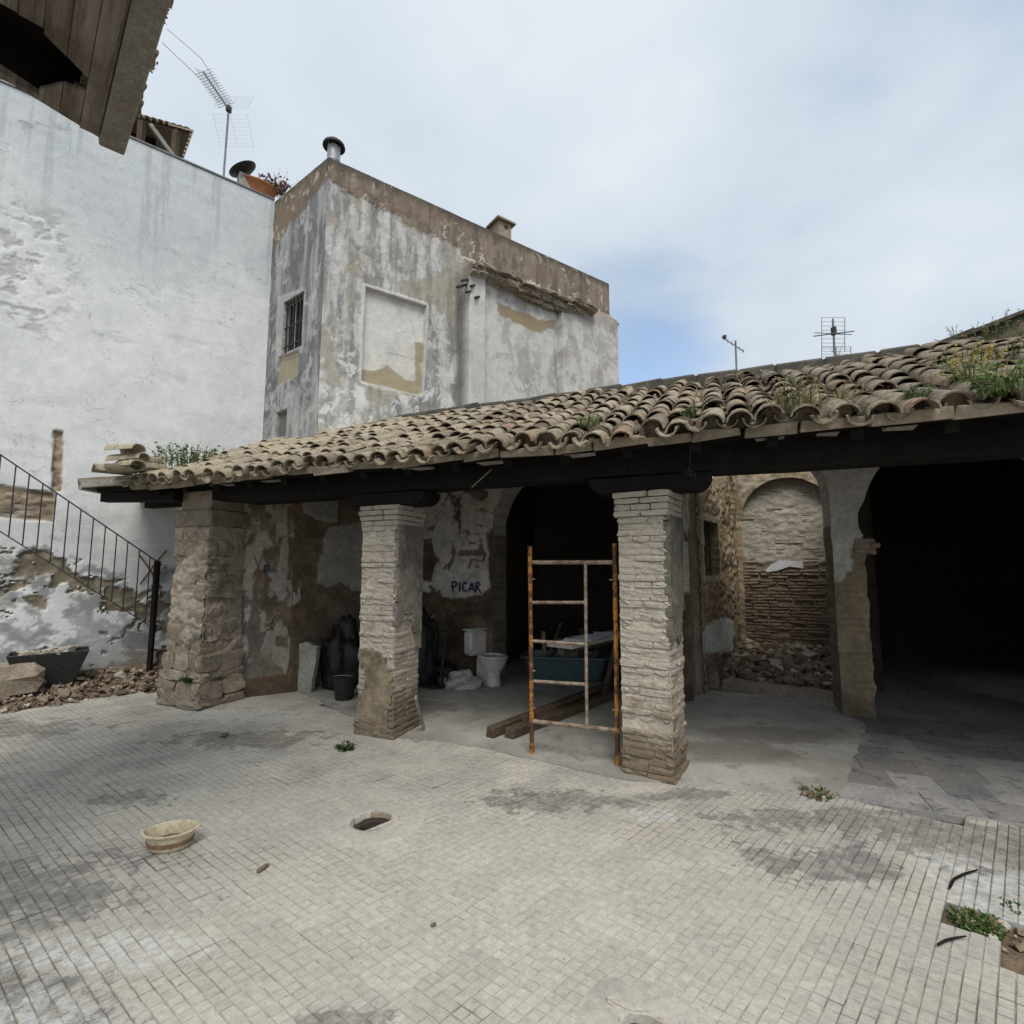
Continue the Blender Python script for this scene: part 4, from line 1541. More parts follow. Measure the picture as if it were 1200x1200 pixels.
    while u < 2.6:
        ln = rr.uniform(.35, .6)
        mb = MB()
        mb.beam(W(u, 2.60, 4.0 + rr.uniform(-.02, .015)), W(u + ln + .02, 2.60, 4.0 + rr.uniform(-.02, .015)), .22, .20, jit=.014)
        mb.build('ridge_cap', M_EAVEDARK, t, bevel=.03)
        u += ln
    mb = MB()
    mb.beam(W(LC1[0] - .0, LC1[1] - .08, roof_z(LC1[1]) + .02), W(LC1[0] + .62, roof_limit(LC1[0] + .62) - .1, roof_z(roof_limit(LC1[0] + .62)) + .02), .14, .10, jit=.01)
    mb.build('valley_mortar', M_MORTAR, t)
    mb = MB()
    mb.beam(W(-6.2, roof_limit(-6.2) - .06, roof_z(roof_limit(-6.2)) + .0), W(LC1[0] - .02, LC1[1] - .08, roof_z(LC1[1]) + .0), .14, .10, jit=.01)
    mb.build('valley_mortar', M_MORTAR, t)


build_roof()


# raised gable wall over the right-hand rooms
def build_gable():
    pl = porch_plane(2.64)
    s0, s1 = pl.uv(1075, 413)[0], 5.4

    def fn(U, V):
        n1 = fbm(U * 3, V * 3, 5, 71)
        n2 = fbm(U * 9, V * 9, 4, 72)
        c = np.ones(U.shape + (3,)) * np.array((0.115, 0.11, 0.065))
        c = mixc(c, (0.07, 0.078, 0.038), sm(n1, .42, .6))
        c = mixc(c, (0.24, 0.21, 0.165), sm(n2, .55, .66) * .7)
        return c, .05 * (n1 - .5) + .03 * (n2 - .5)
    z1 = pl.uv(1200, 369)[1]
    u1 = pl.uv(1200, 369)[0]

    def sd(U, V):
        return (4.02 + (z1 - 4.02) * np.clip((U - s0) / (u1 - s0), 0, 2.6) + .02 * (fbm(U * 5, V * 0, 3, 73) - .5)) - V
    t = thing('gable_wall', 'mossy gable wall sloping up behind the right end of the tiled roof', 'wall', pl.pt(4, 3))
    grid_wall('wall', pl, s0 - .3, s1, 3.3, 5.3, .025, fn, M_WALLR, t, sd, .35, (0.12, 0.11, 0.08))
    mb = MB()
    zc = lambda u: 4.02 + (z1 - 4.02) * (u - s0) / (u1 - s0)
    us = [s0 - .05, s0 + .5, s0 + .95, s0 + 1.5, s1]
    for a, b in zip(us[:-1], us[1:]):
        mb = MB()
        mb.beam(pl.pt(a, zc(a) + .02, -.15), pl.pt(b, zc(b) + .02, -.15), .46, .045, jit=.008)
        mb.build('coping_slab', M_EAVEDARK, t)


build_gable()


# ------------------------------------------------------------------ timber beam and brackets
def build_beam():
    mb = MB()
    N = 40
    prof = [(0.0, 2.40), (0.0, 2.70), (.30, 2.70), (.30, 2.40)]
    for i in range(N + 1):
        u = -5.95 + (11.0) * i / N
        sag = -.012 * math.sin(u * 1.1) + random.uniform(-.003, .003)
        for a, z in prof:
            mb.v.append(W(u, .03 + a + random.uniform(-.003, .003), z + sag + (0 if u > -5 else .05)))
    for i in range(N):
        for k in range(4):
            mb.f.append([i * 4 + k, i * 4 + (k + 1) % 4, i * 4 + 4 + (k + 1) % 4, i * 4 + 4 + k])
            mb.m.append(0)
    mb.f += [[0, 1, 2, 3], [N * 4, N * 4 + 3, N * 4 + 2, N * 4 + 1]]
    mb.m += [0, 0]
    tag(mb.build('timber_beam', M_WOOD, origin=W(-1, .15, 2.4), bevel=.01), 'long blackened timber beam carrying the eave across the pillars', 'beam')


build_beam()


def build_bracket(uc, label):
    half = .50
    # rounded ends curling up to the beam
    prof = []
    for k in range(9):
        th = PI / 2 * k / 8
        prof.append((-half + .13 - .13 * math.sin(th), 2.265 + .128 - .128 * math.cos(th)))
    prof = prof[::-1] + [(-p[0], p[1]) for p in prof]
    prof = [(uc + a, z) for a, z in prof]
    n = len(prof)
    vs = [W(a, .02, z) for a, z in prof] + [W(a, .34, z) for a, z in prof]
    o = MB().add(vs, [tuple(range(n)), tuple(range(2 * n - 1, n - 1, -1))] + [(i, (i + 1) % n, n + (i + 1) % n, n + i) for i in range(n)]).build('timber_bracket', M_WOOD, origin=W(uc, .18, 2.265), bevel=.006)
    tag(o, label, 'bracket', 'timber brackets on the brick pillars')


build_bracket(-.16, 'dark timber bracket with rounded ends on the brick pillar beside the scaffold frame')
build_bracket(-2.80, 'dark timber bracket with rounded ends on the brick pillar with the leaning slat')


# ------------------------------------------------------------------ brick pillars
BRICKS = [lumpy_block('brick', 10 + i, .06, 1, .09) for i in range(9)]
for b in BRICKS:
    b.materials.append(M_BRICK)


def build_pillar(label, u1, wu, wn, top, seed, base_flare):
    rr = random.Random(seed)
    u0 = u1 - wu
    t = thing('brick_pillar', label, 'pillar', W((u0 + u1) / 2, wn / 2, 0), 'brick pillars of the porch')
    core = MB()
    core.box(W((u0 + u1) / 2, wn / 2, top / 2 - .01), (wu - .024, wn - .024, top - .02), ROT_P)
    core.build('core', M_MORTAR, t)
    from mathutils import Euler
    ch = .0525
    n = int(top / ch)
    ch = top / n
    for k in range(n):
        z = ch * (k + .5)
        cap = k >= n - 3
        fl = .02 if k == n - 4 else (.028 if cap else 0.0)
        fl += base_flare * max(0, 1 - k / 7.0) ** 2
        fl += .006 * math.sin(k * 1.9 + seed) + rr.uniform(-.003, .003)
        h = ch - rr.uniform(.004, .014)
        sides = (('f', wu), ('r', wn), ('l', wn), ('b', wu))
        for sd, width in sides:
            pat = rr.choice(((.64, .36), (.36, .64), (.5, .5), (.31, .37, .32)))
            if sd in 'rlb':
                pat = (.55, .45)
            a = -width / 2 - fl
            tot = width + 2 * fl
            for f in pat:
                ln = tot * f
                c = a + ln / 2
                a += ln
                if rr.random() < .03 and not cap:
                    continue
                dp = .085
                o = fl + rr.gauss(0, .0032) - dp / 2 + .002
                if rr.random() < .10 and not cap:
                    o -= rr.uniform(.006, .018)
                if sd == 'f':
                    p = W((u0 + u1) / 2 + c, -o, z)
                    R = ROT_P
                elif sd == 'b':
                    p = W((u0 + u1) / 2 + c, wn + o, z)
                    R = ROT_P
                elif sd == 'r':
                    p = W(u1 + o, wn / 2 + c, z)
                    R = ROT_P @ Matrix.Rotation(PI / 2, 3, 'Z')
                else:
                    p = W(u0 - o, wn / 2 + c, z)
                    R = ROT_P @ Matrix.Rotation(PI / 2, 3, 'Z')
                R = R @ Euler((rr.gauss(0, .015), rr.gauss(0, .012), rr.gauss(0, .008))).to_matrix()
                place('brick', rr.choice(BRICKS), TRS(p, R, (ln * 1.0 - .006, dp, h * 1.05)), t)
    return t


def mortar_skin(parent, pl, s0, s1, z0, z1, base, amp, col, seed, step=.012, freq=9, extra=None):
    def fn(U, V):
        n1, n2, n3 = fbm(U * freq * .45, V * freq * .5, 4, seed), fbm(U * freq, V * freq * 1.6, 5, seed + 1, .6), fbm(U * 3, V * 2, 3, seed + 2)
        c = np.ones(U.shape + (3,)) * np.array(col) * (.8 + .4 * n1)[..., None]
        c = mixc(c, np.array(col) * .55, sm(n2, .55, .7) * .7)
        c = mixc(c, np.array(col) * 1.25, sm(n3, .5, .62) * .6)
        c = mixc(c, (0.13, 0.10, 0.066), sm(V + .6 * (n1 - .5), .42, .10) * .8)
        return c, base + amp * (1.1 * (n1 - .5) + .9 * (n2 - .5) + .5 * (n3 - .5))
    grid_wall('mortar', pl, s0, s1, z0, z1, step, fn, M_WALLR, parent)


def right_plane(u):
    p = Plane(W(u, 0).xy, PA + 90)
    p.n = Vector((UA.x, UA.y))
    return p


P3 = build_pillar('limewashed brick pillar standing beside the yellow scaffold frame', .02, .40, .42, 2.262, 3, .012)
P2 = build_pillar('limewashed brick pillar with a white slat leaning on its foot', -2.60, .42, .44, 2.262, 5, .03)


mortar_skin(P3, porch_plane(0), -.38, .02, 0, 2.06, -.008, .011, (0.40, 0.355, 0.29), 501)
mortar_skin(P3, right_plane(.02), 0, .42, 0, 2.06, -.008, .012, (0.34, 0.29, 0.225), 511)
mortar_skin(P2, porch_plane(0), -3.02, -2.60, 0, 2.06, -.008, .011, (0.42, 0.375, 0.31), 521)
mortar_skin(P2, right_plane(-2.60), 0, .44, 0, 2.06, -.007, .012, (0.34, 0.29, 0.235), 531)


def side_plaster(parent, u1, wn, lo, hi, col, seed):
    """thin skin of render left on the right-hand side of a pillar"""
    pl = Plane(W(u1, 0).xy, PA + 90)
    pl.n = Vector((UA.x, UA.y))

    def fn(U, V):
        n1, n2 = fbm(U * 5, V * 4, 5, seed), fbm(U * 14, V * 14, 4, seed + 1)
        c = np.ones(U.shape + (3,)) * np.array(col)
        c = mixc(c, np.array(col) * .62, sm(n1, .45, .65) * .8)
        c = mixc(c, np.array(col) * 1.35, sm(n2, .6, .7) * .5)
        return c, .012 + .02 * (n1 - .5) + .008 * (n2 - .5)

    def sd(U, V):
        return np.minimum(np.minimum(V - lo - 1.1 * (fbm(U * 5, V * 2.2, 5, seed + 3, .62) - .5), hi - V), np.minimum(U + .004, wn + .004 - U)) + .012 * (fbm(U * 20, V * 20, 3, seed + 4) - .5)
    grid_wall('render_patch', pl, -.01, wn + .01, lo - .4, hi + .02, .014, fn, M_WALLR, parent, sd, .05, np.array(col) * .8)


side_plaster(P3, .034, .42, 1.15, 2.06, (0.165, 0.155, 0.12), 81)
side_plaster(P2, -2.586, .44, 1.05, 2.06, (0.25, 0.22, 0.19), 91)


def front_smear(parent, u0, u1, lo, hi, seed, col):
    pl = porch_plane(0)

    def fn(U, V):
        n1, n2 = fbm(U * 6, V * 5, 5, seed), fbm(U * 18, V * 18, 4, seed + 1)
        c = np.ones(U.shape + (3,)) * np.array(col)
        c = mixc(c, np.array(col) * .6, sm(n1, .45, .62) * .9)
        c = mixc(c, np.array(col) * 1.3, sm(n2, .58, .7) * .5)
        return c, .020 + .03 * (n1 - .5) + .012 * (n2 - .5)

    def sd(U, V):
        q = np.minimum(np.minimum(V - lo + .05, hi - V), np.minimum(U - u0, u1 - U))
        return q + .34 * (fbm(U * 6, V * 4, 5, seed + 3, .62) - .56)
    grid_wall('mortar_patch', pl, u0 - .02, u1 + .02, max(lo - .06, 0), hi + .12, .014, fn, M_WALLR, parent, sd, .05, np.array(col) * .8)


front_smear(P2, -2.99, -2.62, .0, .82, 101, (0.245, 0.20, 0.14))
P3.rotation_euler.z = math.radians(-9)      # this pillar stands slightly twisted


# ------------------------------------------------------------------ rubble-stone pillar on the left
def build_stone_pillar():
    u0, u1, wn = -5.86, -5.28, .50
    t = thing('stone_pillar', 'thick rubble stone pillar at the left end of the porch beside the railing', 'pillar', W((u0 + u1) / 2, wn / 2, 0))
    rr = random.Random(31)
    from mathutils import Euler
    core = MB()
    core.box(W((u0 + u1) / 2, wn / 2, 1.28), (u1 - u0 - .05, wn - .05, 2.56), ROT_P)
    core.build('core', M_MORTAR, t)
    blk = [lumpy_block('stone', 130 + i, .085, 2, .14) for i in range(8)]
    for b in blk:
        b.materials.append(M_STONE)
    z = 0.0
    k = 0
    while z < 2.10:
        h = rr.uniform(.10, .22)
        if z + h > 2.0:
            h = 2.12 - z
        fl = .07 * max(0, 1 - z / .8) + rr.uniform(-.012, .012)
        for sd, width in (('f', u1 - u0), ('r', wn), ('l', wn)):
            pat = rr.choice(((.6, .4), (.42, .58), (.3, .38, .32), (.52, .48)))
            a = -width / 2 - fl
            tot = width + 2 * fl
            for f in pat:
                ln = tot * f
                c = a + ln / 2
                a += ln
                dp = .16
                o = fl + rr.gauss(0, .012) - dp / 2 + .008
                if sd == 'f':
                    p, R = W((u0 + u1) / 2 + c, -o, z + h / 2), ROT_P
                elif sd == 'r':
                    p, R = W(u1 + o, wn / 2 + c, z + h / 2), ROT_P @ Matrix.Rotation(PI / 2, 3, 'Z')
                else:
                    p, R = W(u0 - o, wn / 2 + c, z + h / 2), ROT_P @ Matrix.Rotation(PI / 2, 3, 'Z')
                place('stone', rr.choice(blk), TRS(p, R @ Euler((rr.gauss(0, .04), rr.gauss(0, .05), rr.gauss(0, .03))).to_matrix(), (ln * 1.03, dp, h * 1.04)), t)
        z += h
    mortar_skin(t, porch_plane(0), u0, u1, 0, 2.12, .008, .10, (0.33, 0.285, 0.225), 541, .014, 6)
    mortar_skin(t, right_plane(u1), 0, wn, 0, 2.12, .004, .085, (0.295, 0.25, 0.195), 551, .014, 6)
    cap = MB()
    cap.box(W((u0 + u1) / 2, wn / 2, 2.22), (u1 - u0 + .06, wn + .06, .22), ROT_P, jit=.012)
    cap.build('cap_block', M_STONE, t, bevel=.02)
    up = MB()
    up.box(W((u0 + u1) / 2 + .02, wn / 2, 2.46), (u1 - u0 - .12, wn - .1, .26), ROT_P, jit=.012)
    up.build('neck', M_STONE, t, bevel=.015)


build_stone_pillar()


# ------------------------------------------------------------------ walls at the back of the porch
NB_ = 2.53
PL_B = porch_plane(NB_)


def arch_sd(U, V, uc, hw, sp):
    return np.where(V < sp, np.abs(U - uc) - hw, np.sqrt((U - uc) ** 2 + (V - sp) ** 2) - hw)


ARCHES = [(-1.73, .98, 2.16), (.765, .775, 2.45), (2.80, .945, 2.17)]


def arcade_sd(U, V):
    j = .03 * (fbm(U * 7, V * 7, 4, 121) - .5)
    d = arch_sd(U, V, *ARCHES[0]) + j * .6
    d = np.minimum(d, arch_sd(U, V, *ARCHES[1]) + j * .7)
    e = np.where(V < 2.0, .05 * (fbm(U * 0 + 3, V * 9, 4, 122) - .5), -.05 * sm(np.abs(V - 2.16), .25, .05))
    return np.minimum(d, arch_sd(U, V, *ARCHES[2]) + e)


def arcade_fn(U, V):
    P = PL_B.poly
    n1 = fbm(U * 2, V * 2, 5, 123)
    n2 = fbm(U * 6, V * 6, 5, 124, .6)
    brown = np.ones(U.shape + (3,)) * np.array((0.105, 0.072, 0.048))
    brown = mixc(brown, (0.155, 0.112, 0.075), sm(n2, .42, .62))
    brown = mixc(brown, (0.065, 0.047, 0.034), sm(n1, .5, .66) * .8)
    c = brown.copy()
    # brickwork of the piers
    row = np.floor(V / .062)
    joint = sm(np.abs(V / .062 - row - .5), .36, .46) * .8
    vj = sm(np.abs((U / .26 + .5 * (row % 2)) % 1 - .5), .44, .49)
    brk = np.ones(U.shape + (3,)) * np.array((0.235, 0.185, 0.125)) * (.75 + .5 * n2)[..., None]
    brk = mixc(brk, (0.16, 0.125, 0.088), np.maximum(joint, vj * .7) * .6)
    pier = sm(U, 1.2, 1.3)
    c = c * (1 - pier[..., None]) + brk * pier[..., None]
    disp = -.012 * np.maximum(joint, vj) * pier + .02 * (n2 - .5)
    plaster = np.array((0.47, 0.445, 0.40))
    pl = np.maximum.reduce([
        pmask(U, V, P([(440, 520), (640, 520), (615, 560), (585, 600), (580, 622), (572, 626), (576, 690), (560, 697), (545, 704), (520, 700), (488, 690), (440, 700)]), .07, 3.5, 125, .01),
        pmask(U, V, P([(476, 715), (512, 720), (510, 760), (480, 770)]), .12, 4, 126, .01) * sm(fbm(U * 5, V * 5, 4, 127), .42, .46),
        pmask(U, V, [(-.6, 1.3), (.2, 1.3), (.3, 4.2), (-1.2, 4.2)], .1, 3, 128, .02),
        sm(V - 3.05 + .2 * (n1 - .5), -.02, .02) * sm(U, 1.2, .8)])
    dark = pmask(U, V, P([(490, 632), (506, 630), (512, 655), (506, 682), (492, 680)]), .03, 5, 129, .012)
    pl = pl * (1 - dark) * (1 - .9 * sm(wfbm(U * 4, V * 4, 5, 132, .62), .60, .615) * sm(poly_sd(U, V, P([(520, 672), (570, 672), (570, 700), (520, 700)])), .0, .08))
    pc = np.ones(U.shape + (3,)) * plaster * (.82 + .36 * n1)[..., None]
    pc = mixc(pc, (0.26, 0.235, 0.20), sm(n2, .58, .68) * .6)
    c = c * (1 - pl[..., None]) + pc * pl[..., None]
    disp = disp + .018 * pl
    crk = sm(np.abs(V - P([(530, 626)])[0][1] + .02 * (n2 - .5)), .012, .005) * sm(U, -3.4, -3.2) * sm(U, -2.3, -2.6)
    c = mixc(c, (0.09, 0.075, 0.06), crk * .9)
    slot = pmask(U, V, P([(537, 645), (566, 643), (566, 651), (538, 652)]), .012, 6, 130, .008)
    c = mixc(c, (0.17, 0.125, 0.085), slot)
    disp = disp - .02 * slot
    # smooth grey render over the pier between the two right-hand arches
    gr = pmask(U, V, P([(940, 500), (1120, 500), (1060, 540), (1012, 590), (1016, 628), (1020, 650), (1005, 662), (996, 672), (992, 690), (980, 684), (940, 690)]) if False else
               [(0.9, 4.2), (0.9, 3.0), (1.45, 2.4), (1.45, 1.55), (1.60, 1.47), (1.70, 1.60), (1.74, 1.82), (1.83, 1.98), (1.95, 2.2), (2.3, 2.9), (6, 3.3), (6, 4.2)], .06, 5, 131, .008)
    gc = np.ones(U.shape + (3,)) * np.array((0.45, 0.44, 0.41)) * (.93 + .14 * n1)[..., None]
    c = c * (1 - gr[..., None]) + gc * gr[..., None]
    disp = disp * (1 - gr) + .022 * gr
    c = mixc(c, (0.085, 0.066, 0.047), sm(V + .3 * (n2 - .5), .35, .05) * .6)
    return c, disp


def quad_wall(name, a, b, z0, z1, mat, parent):
    z0 = -.12
    a, b = Vector(a), Vector(b)
    return MB().add([(a.x, a.y, z0), (b.x, b.y, z0), (b.x, b.y, z1), (a.x, a.y, z1)], [(0, 1, 2, 3)]).build(name, mat, parent)


def build_arcade():
    t = thing('arcade_wall', 'back wall of the porch with three arches and peeling plaster', 'wall', W(-1, NB_, 0))
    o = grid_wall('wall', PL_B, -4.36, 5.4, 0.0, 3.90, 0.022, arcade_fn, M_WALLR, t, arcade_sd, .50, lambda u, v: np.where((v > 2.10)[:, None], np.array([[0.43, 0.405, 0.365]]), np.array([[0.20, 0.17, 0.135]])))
    o.data.set_sharp_from_angle(angle=math.radians(50))
    # brick impost stub on the right-hand pier
    for k, (z, ln) in enumerate(((1.93, .20), (1.87, .26), (1.81, .22))):
        m = MB()
        m.box(W(1.80 + ln * .25, NB_ + .12, z), (ln, .30, .05), ROT_P, jit=.012)
        m.build('impost_brick', M_RUBBLE, t, bevel=.008)
    # letters sprayed on the plaster
    lets = {'P': [[(532, 694), (531, 687), (531.5, 681)], [(531.5, 682), (535, 681.5), (536.5, 684), (535, 687), (531.5, 688)]],
            'I': [[(540, 693), (540, 682)]],
            'C': [[(548.5, 684), (545.5, 682.5), (543.5, 686), (543.8, 691), (546, 693), (549, 691)]],
            'A': [[(550.5, 693.5), (552.5, 687), (554, 683), (555.5, 688), (557, 694)], [(551.5, 690), (556, 690)]],
            'R': [[(559, 694), (559, 688), (559, 682.5)], [(559, 683), (562, 682), (563, 685), (561, 687.5), (559, 688)], [(560, 688), (562.5, 691), (565, 695.5)]]}
    for s in lets.values():
        strokes('graffiti_letter', PL_B, s, .022, M_BLUE, t, .036)
    # unlit rooms behind the left and the right arch
    wl = lambda u, n: W(u, n)
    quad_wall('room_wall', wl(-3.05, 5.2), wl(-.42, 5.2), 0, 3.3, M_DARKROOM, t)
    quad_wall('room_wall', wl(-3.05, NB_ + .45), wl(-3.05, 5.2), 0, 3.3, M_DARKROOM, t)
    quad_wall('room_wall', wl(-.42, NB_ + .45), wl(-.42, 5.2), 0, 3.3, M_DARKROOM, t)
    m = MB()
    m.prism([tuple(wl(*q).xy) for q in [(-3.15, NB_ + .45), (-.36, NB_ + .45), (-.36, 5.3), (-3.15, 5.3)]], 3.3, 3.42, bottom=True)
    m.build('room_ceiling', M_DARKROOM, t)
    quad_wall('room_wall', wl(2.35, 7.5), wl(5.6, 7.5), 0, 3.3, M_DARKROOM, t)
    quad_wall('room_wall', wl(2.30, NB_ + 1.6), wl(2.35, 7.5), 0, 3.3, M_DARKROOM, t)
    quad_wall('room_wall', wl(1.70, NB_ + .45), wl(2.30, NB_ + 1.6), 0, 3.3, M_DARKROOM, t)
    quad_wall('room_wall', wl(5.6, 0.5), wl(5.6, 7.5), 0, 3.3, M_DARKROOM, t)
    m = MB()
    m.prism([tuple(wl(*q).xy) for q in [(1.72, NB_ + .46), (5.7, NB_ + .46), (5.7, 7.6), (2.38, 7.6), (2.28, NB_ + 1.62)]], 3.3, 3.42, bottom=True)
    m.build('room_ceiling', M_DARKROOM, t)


build_arcade()

PL_X = Plane(W(-5.40, .40).xy, 0)
_d = (W(-4.9, 1.1) - W(-5.40, .40)).xy
PL_X = Plane(W(-5.40, .40).xy, math.degrees(math.atan2(_d.y, _d.x)))
XLEN = _d.length
_d2 = (W(-4.32, 2.56) - W(-4.9, 1.1)).xy
PL_X2 = Plane(W(-4.9, 1.1).xy, math.degrees(math.atan2(_d2.y, _d2.x)))


def roof_cut(pl):
    def sd(U, V):
        X = pl.p.x + pl.d.x * U - O2.x
        Y = pl.p.y + pl.d.y * U - O2.y
        n = X * NA.x + Y * NA.y
        return roof_z(n) - .10 - V
    return sd


def xfn(U, V):
    P = PL_X.poly
    n1, n2 = fbm(U * 3, V * 2, 5, 141), fbm(U * 8, V * 6, 5, 142, .6)
    c = np.ones(U.shape + (3,)) * np.array((0.235, 0.185, 0.13))
    c = mixc(c, (0.135, 0.105, 0.075), sm(n2, .42, .6) * .8)
    pale = np.array((0.36, 0.325, 0.275))
    pl = np.maximum.reduce([
        pmask(U, V, P([(270, 640), (280, 590), (300, 600), (322, 640), (325, 690), (318, 705), (300, 690), (290, 740), (283, 700), (268, 690)]), .06, 4, 143, .01),
        pmask(U, V, P([(322, 588), (338, 588), (338, 705), (326, 705)]), .035, 5, 144, .01),
        pmask(U, V, P([(322, 730), (340, 720), (344, 760), (335, 790), (320, 770)]), .06, 5, 145, .01)])
    pl = pl * (1 - .95 * sm(wfbm(U * 5, V * 3.4, 5, 147, .62), .55, .565))
    pl = np.maximum(pl, sm(wfbm(U * 6, V * 3, 5, 148, .62, 1.2), .585, .60) * sm(V, .35, .6))
    c = c * (1 - pl[..., None]) + (np.ones(U.shape + (3,)) * pale * (.8 + .4 * n1)[..., None]) * pl[..., None]
    grey = pmask(U, V, P([(276, 690), (300, 690), (318, 790), (272, 795)]), .08, 4, 146, .03)
    c = mixc(c, (0.17, 0.165, 0.155), grey * .7 * (1 - pl))
    foot = sm(V + .05 * (n1 - .5), .26, .22)
    c = mixc(c, (0.12, 0.085, 0.06), foot * .9)
    return c, .02 * (n1 - .5) + .022 * pl + .02 * foot


def xfn2(U, V):
    P = PL_X2.poly
    n1, n2 = fbm(U * 2, V * 2, 5, 151), fbm(U * 7, V * 7, 5, 152, .6)
    c = np.ones(U.shape + (3,)) * np.array((0.135, 0.10, 0.07))
    c = mixc(c, (0.20, 0.15, 0.105), sm(n2, .45, .6) * .8)
    pl = np.maximum.reduce([
        pmask(U, V, P([(380, 620), (440, 612), (440, 700), (415, 690), (400, 682), (385, 690), (372, 684)]), .09, 3, 153, .01),
        pmask(U, V, P([(355, 540), (395, 540), (395, 612), (372, 610), (357, 600)]), .05, 4, 154, .01)])
    c = c * (1 - pl[..., None]) + (np.ones(U.shape + (3,)) * np.array((0.33, 0.315, 0.285)) * (.85 + .3 * n1)[..., None]) * pl[..., None]
    pink = pmask(U, V, P([(385, 705), (420, 708), (418, 740), (388, 742)]), .1, 4, 155, .08)
    c = mixc(c, (0.24, 0.165, 0.125), pink * .6)
    return c, .02 * (n1 - .5) + .018 * pl


def build_end_wall():
    t = thing('end_wall', 'flaking brown and cream wall closing the left end of the porch', 'wall', W(-5.0, 1.0, 0))
    grid_wall('near_face', PL_X, 0, XLEN, 0, 3.3, .016, xfn, M_WALLR, t, roof_cut(PL_X), 0)
    grid_wall('far_face', PL_X2, -.12, _d2.length, 0, 3.95, .02, xfn2, M_WALLR, t, roof_cut(PL_X2), 0)
    strokes('graffiti_cross', PL_X, [[(297, 651), (302, 664), (306, 682)], [(308, 651), (302, 665), (295, 680)]], .015, M_RED, t, .045)
    strokes('graffiti_letter', PL_X, [[(309, 672), (310, 663)], [(310, 663), (314, 662), (314.5, 667), (310, 669)]], .016, M_BLUE, t, .045)
    # stub of a thicker plastered wall
    pl = Plane(PL_X.pt(XLEN, 0, .05).xy, PA)

    def fn(U, V):
        n1 = fbm(U * 5, V * 5, 5, 161)
        c = np.ones(U.shape + (3,)) * np.array((0.40, 0.385, 0.345)) * (.8 + .4 * n1)[..., None]
        return c, .02 * (n1 - .5)

    def sd(U, V):
        return np.minimum(np.minimum(U - .0, .30 - .08 * sm(V, .5, .1) - U), .62 + .03 * np.sin(U * 14) - V) + .08 * (fbm(U * 6, V * 4, 4, 162) - .5)
    grid_wall('wall_stub', pl, -.03, .34, 0, .7, .014, fn, M_WALLR, t, sd, .06, (0.3, 0.28, 0.25))


build_end_wall()


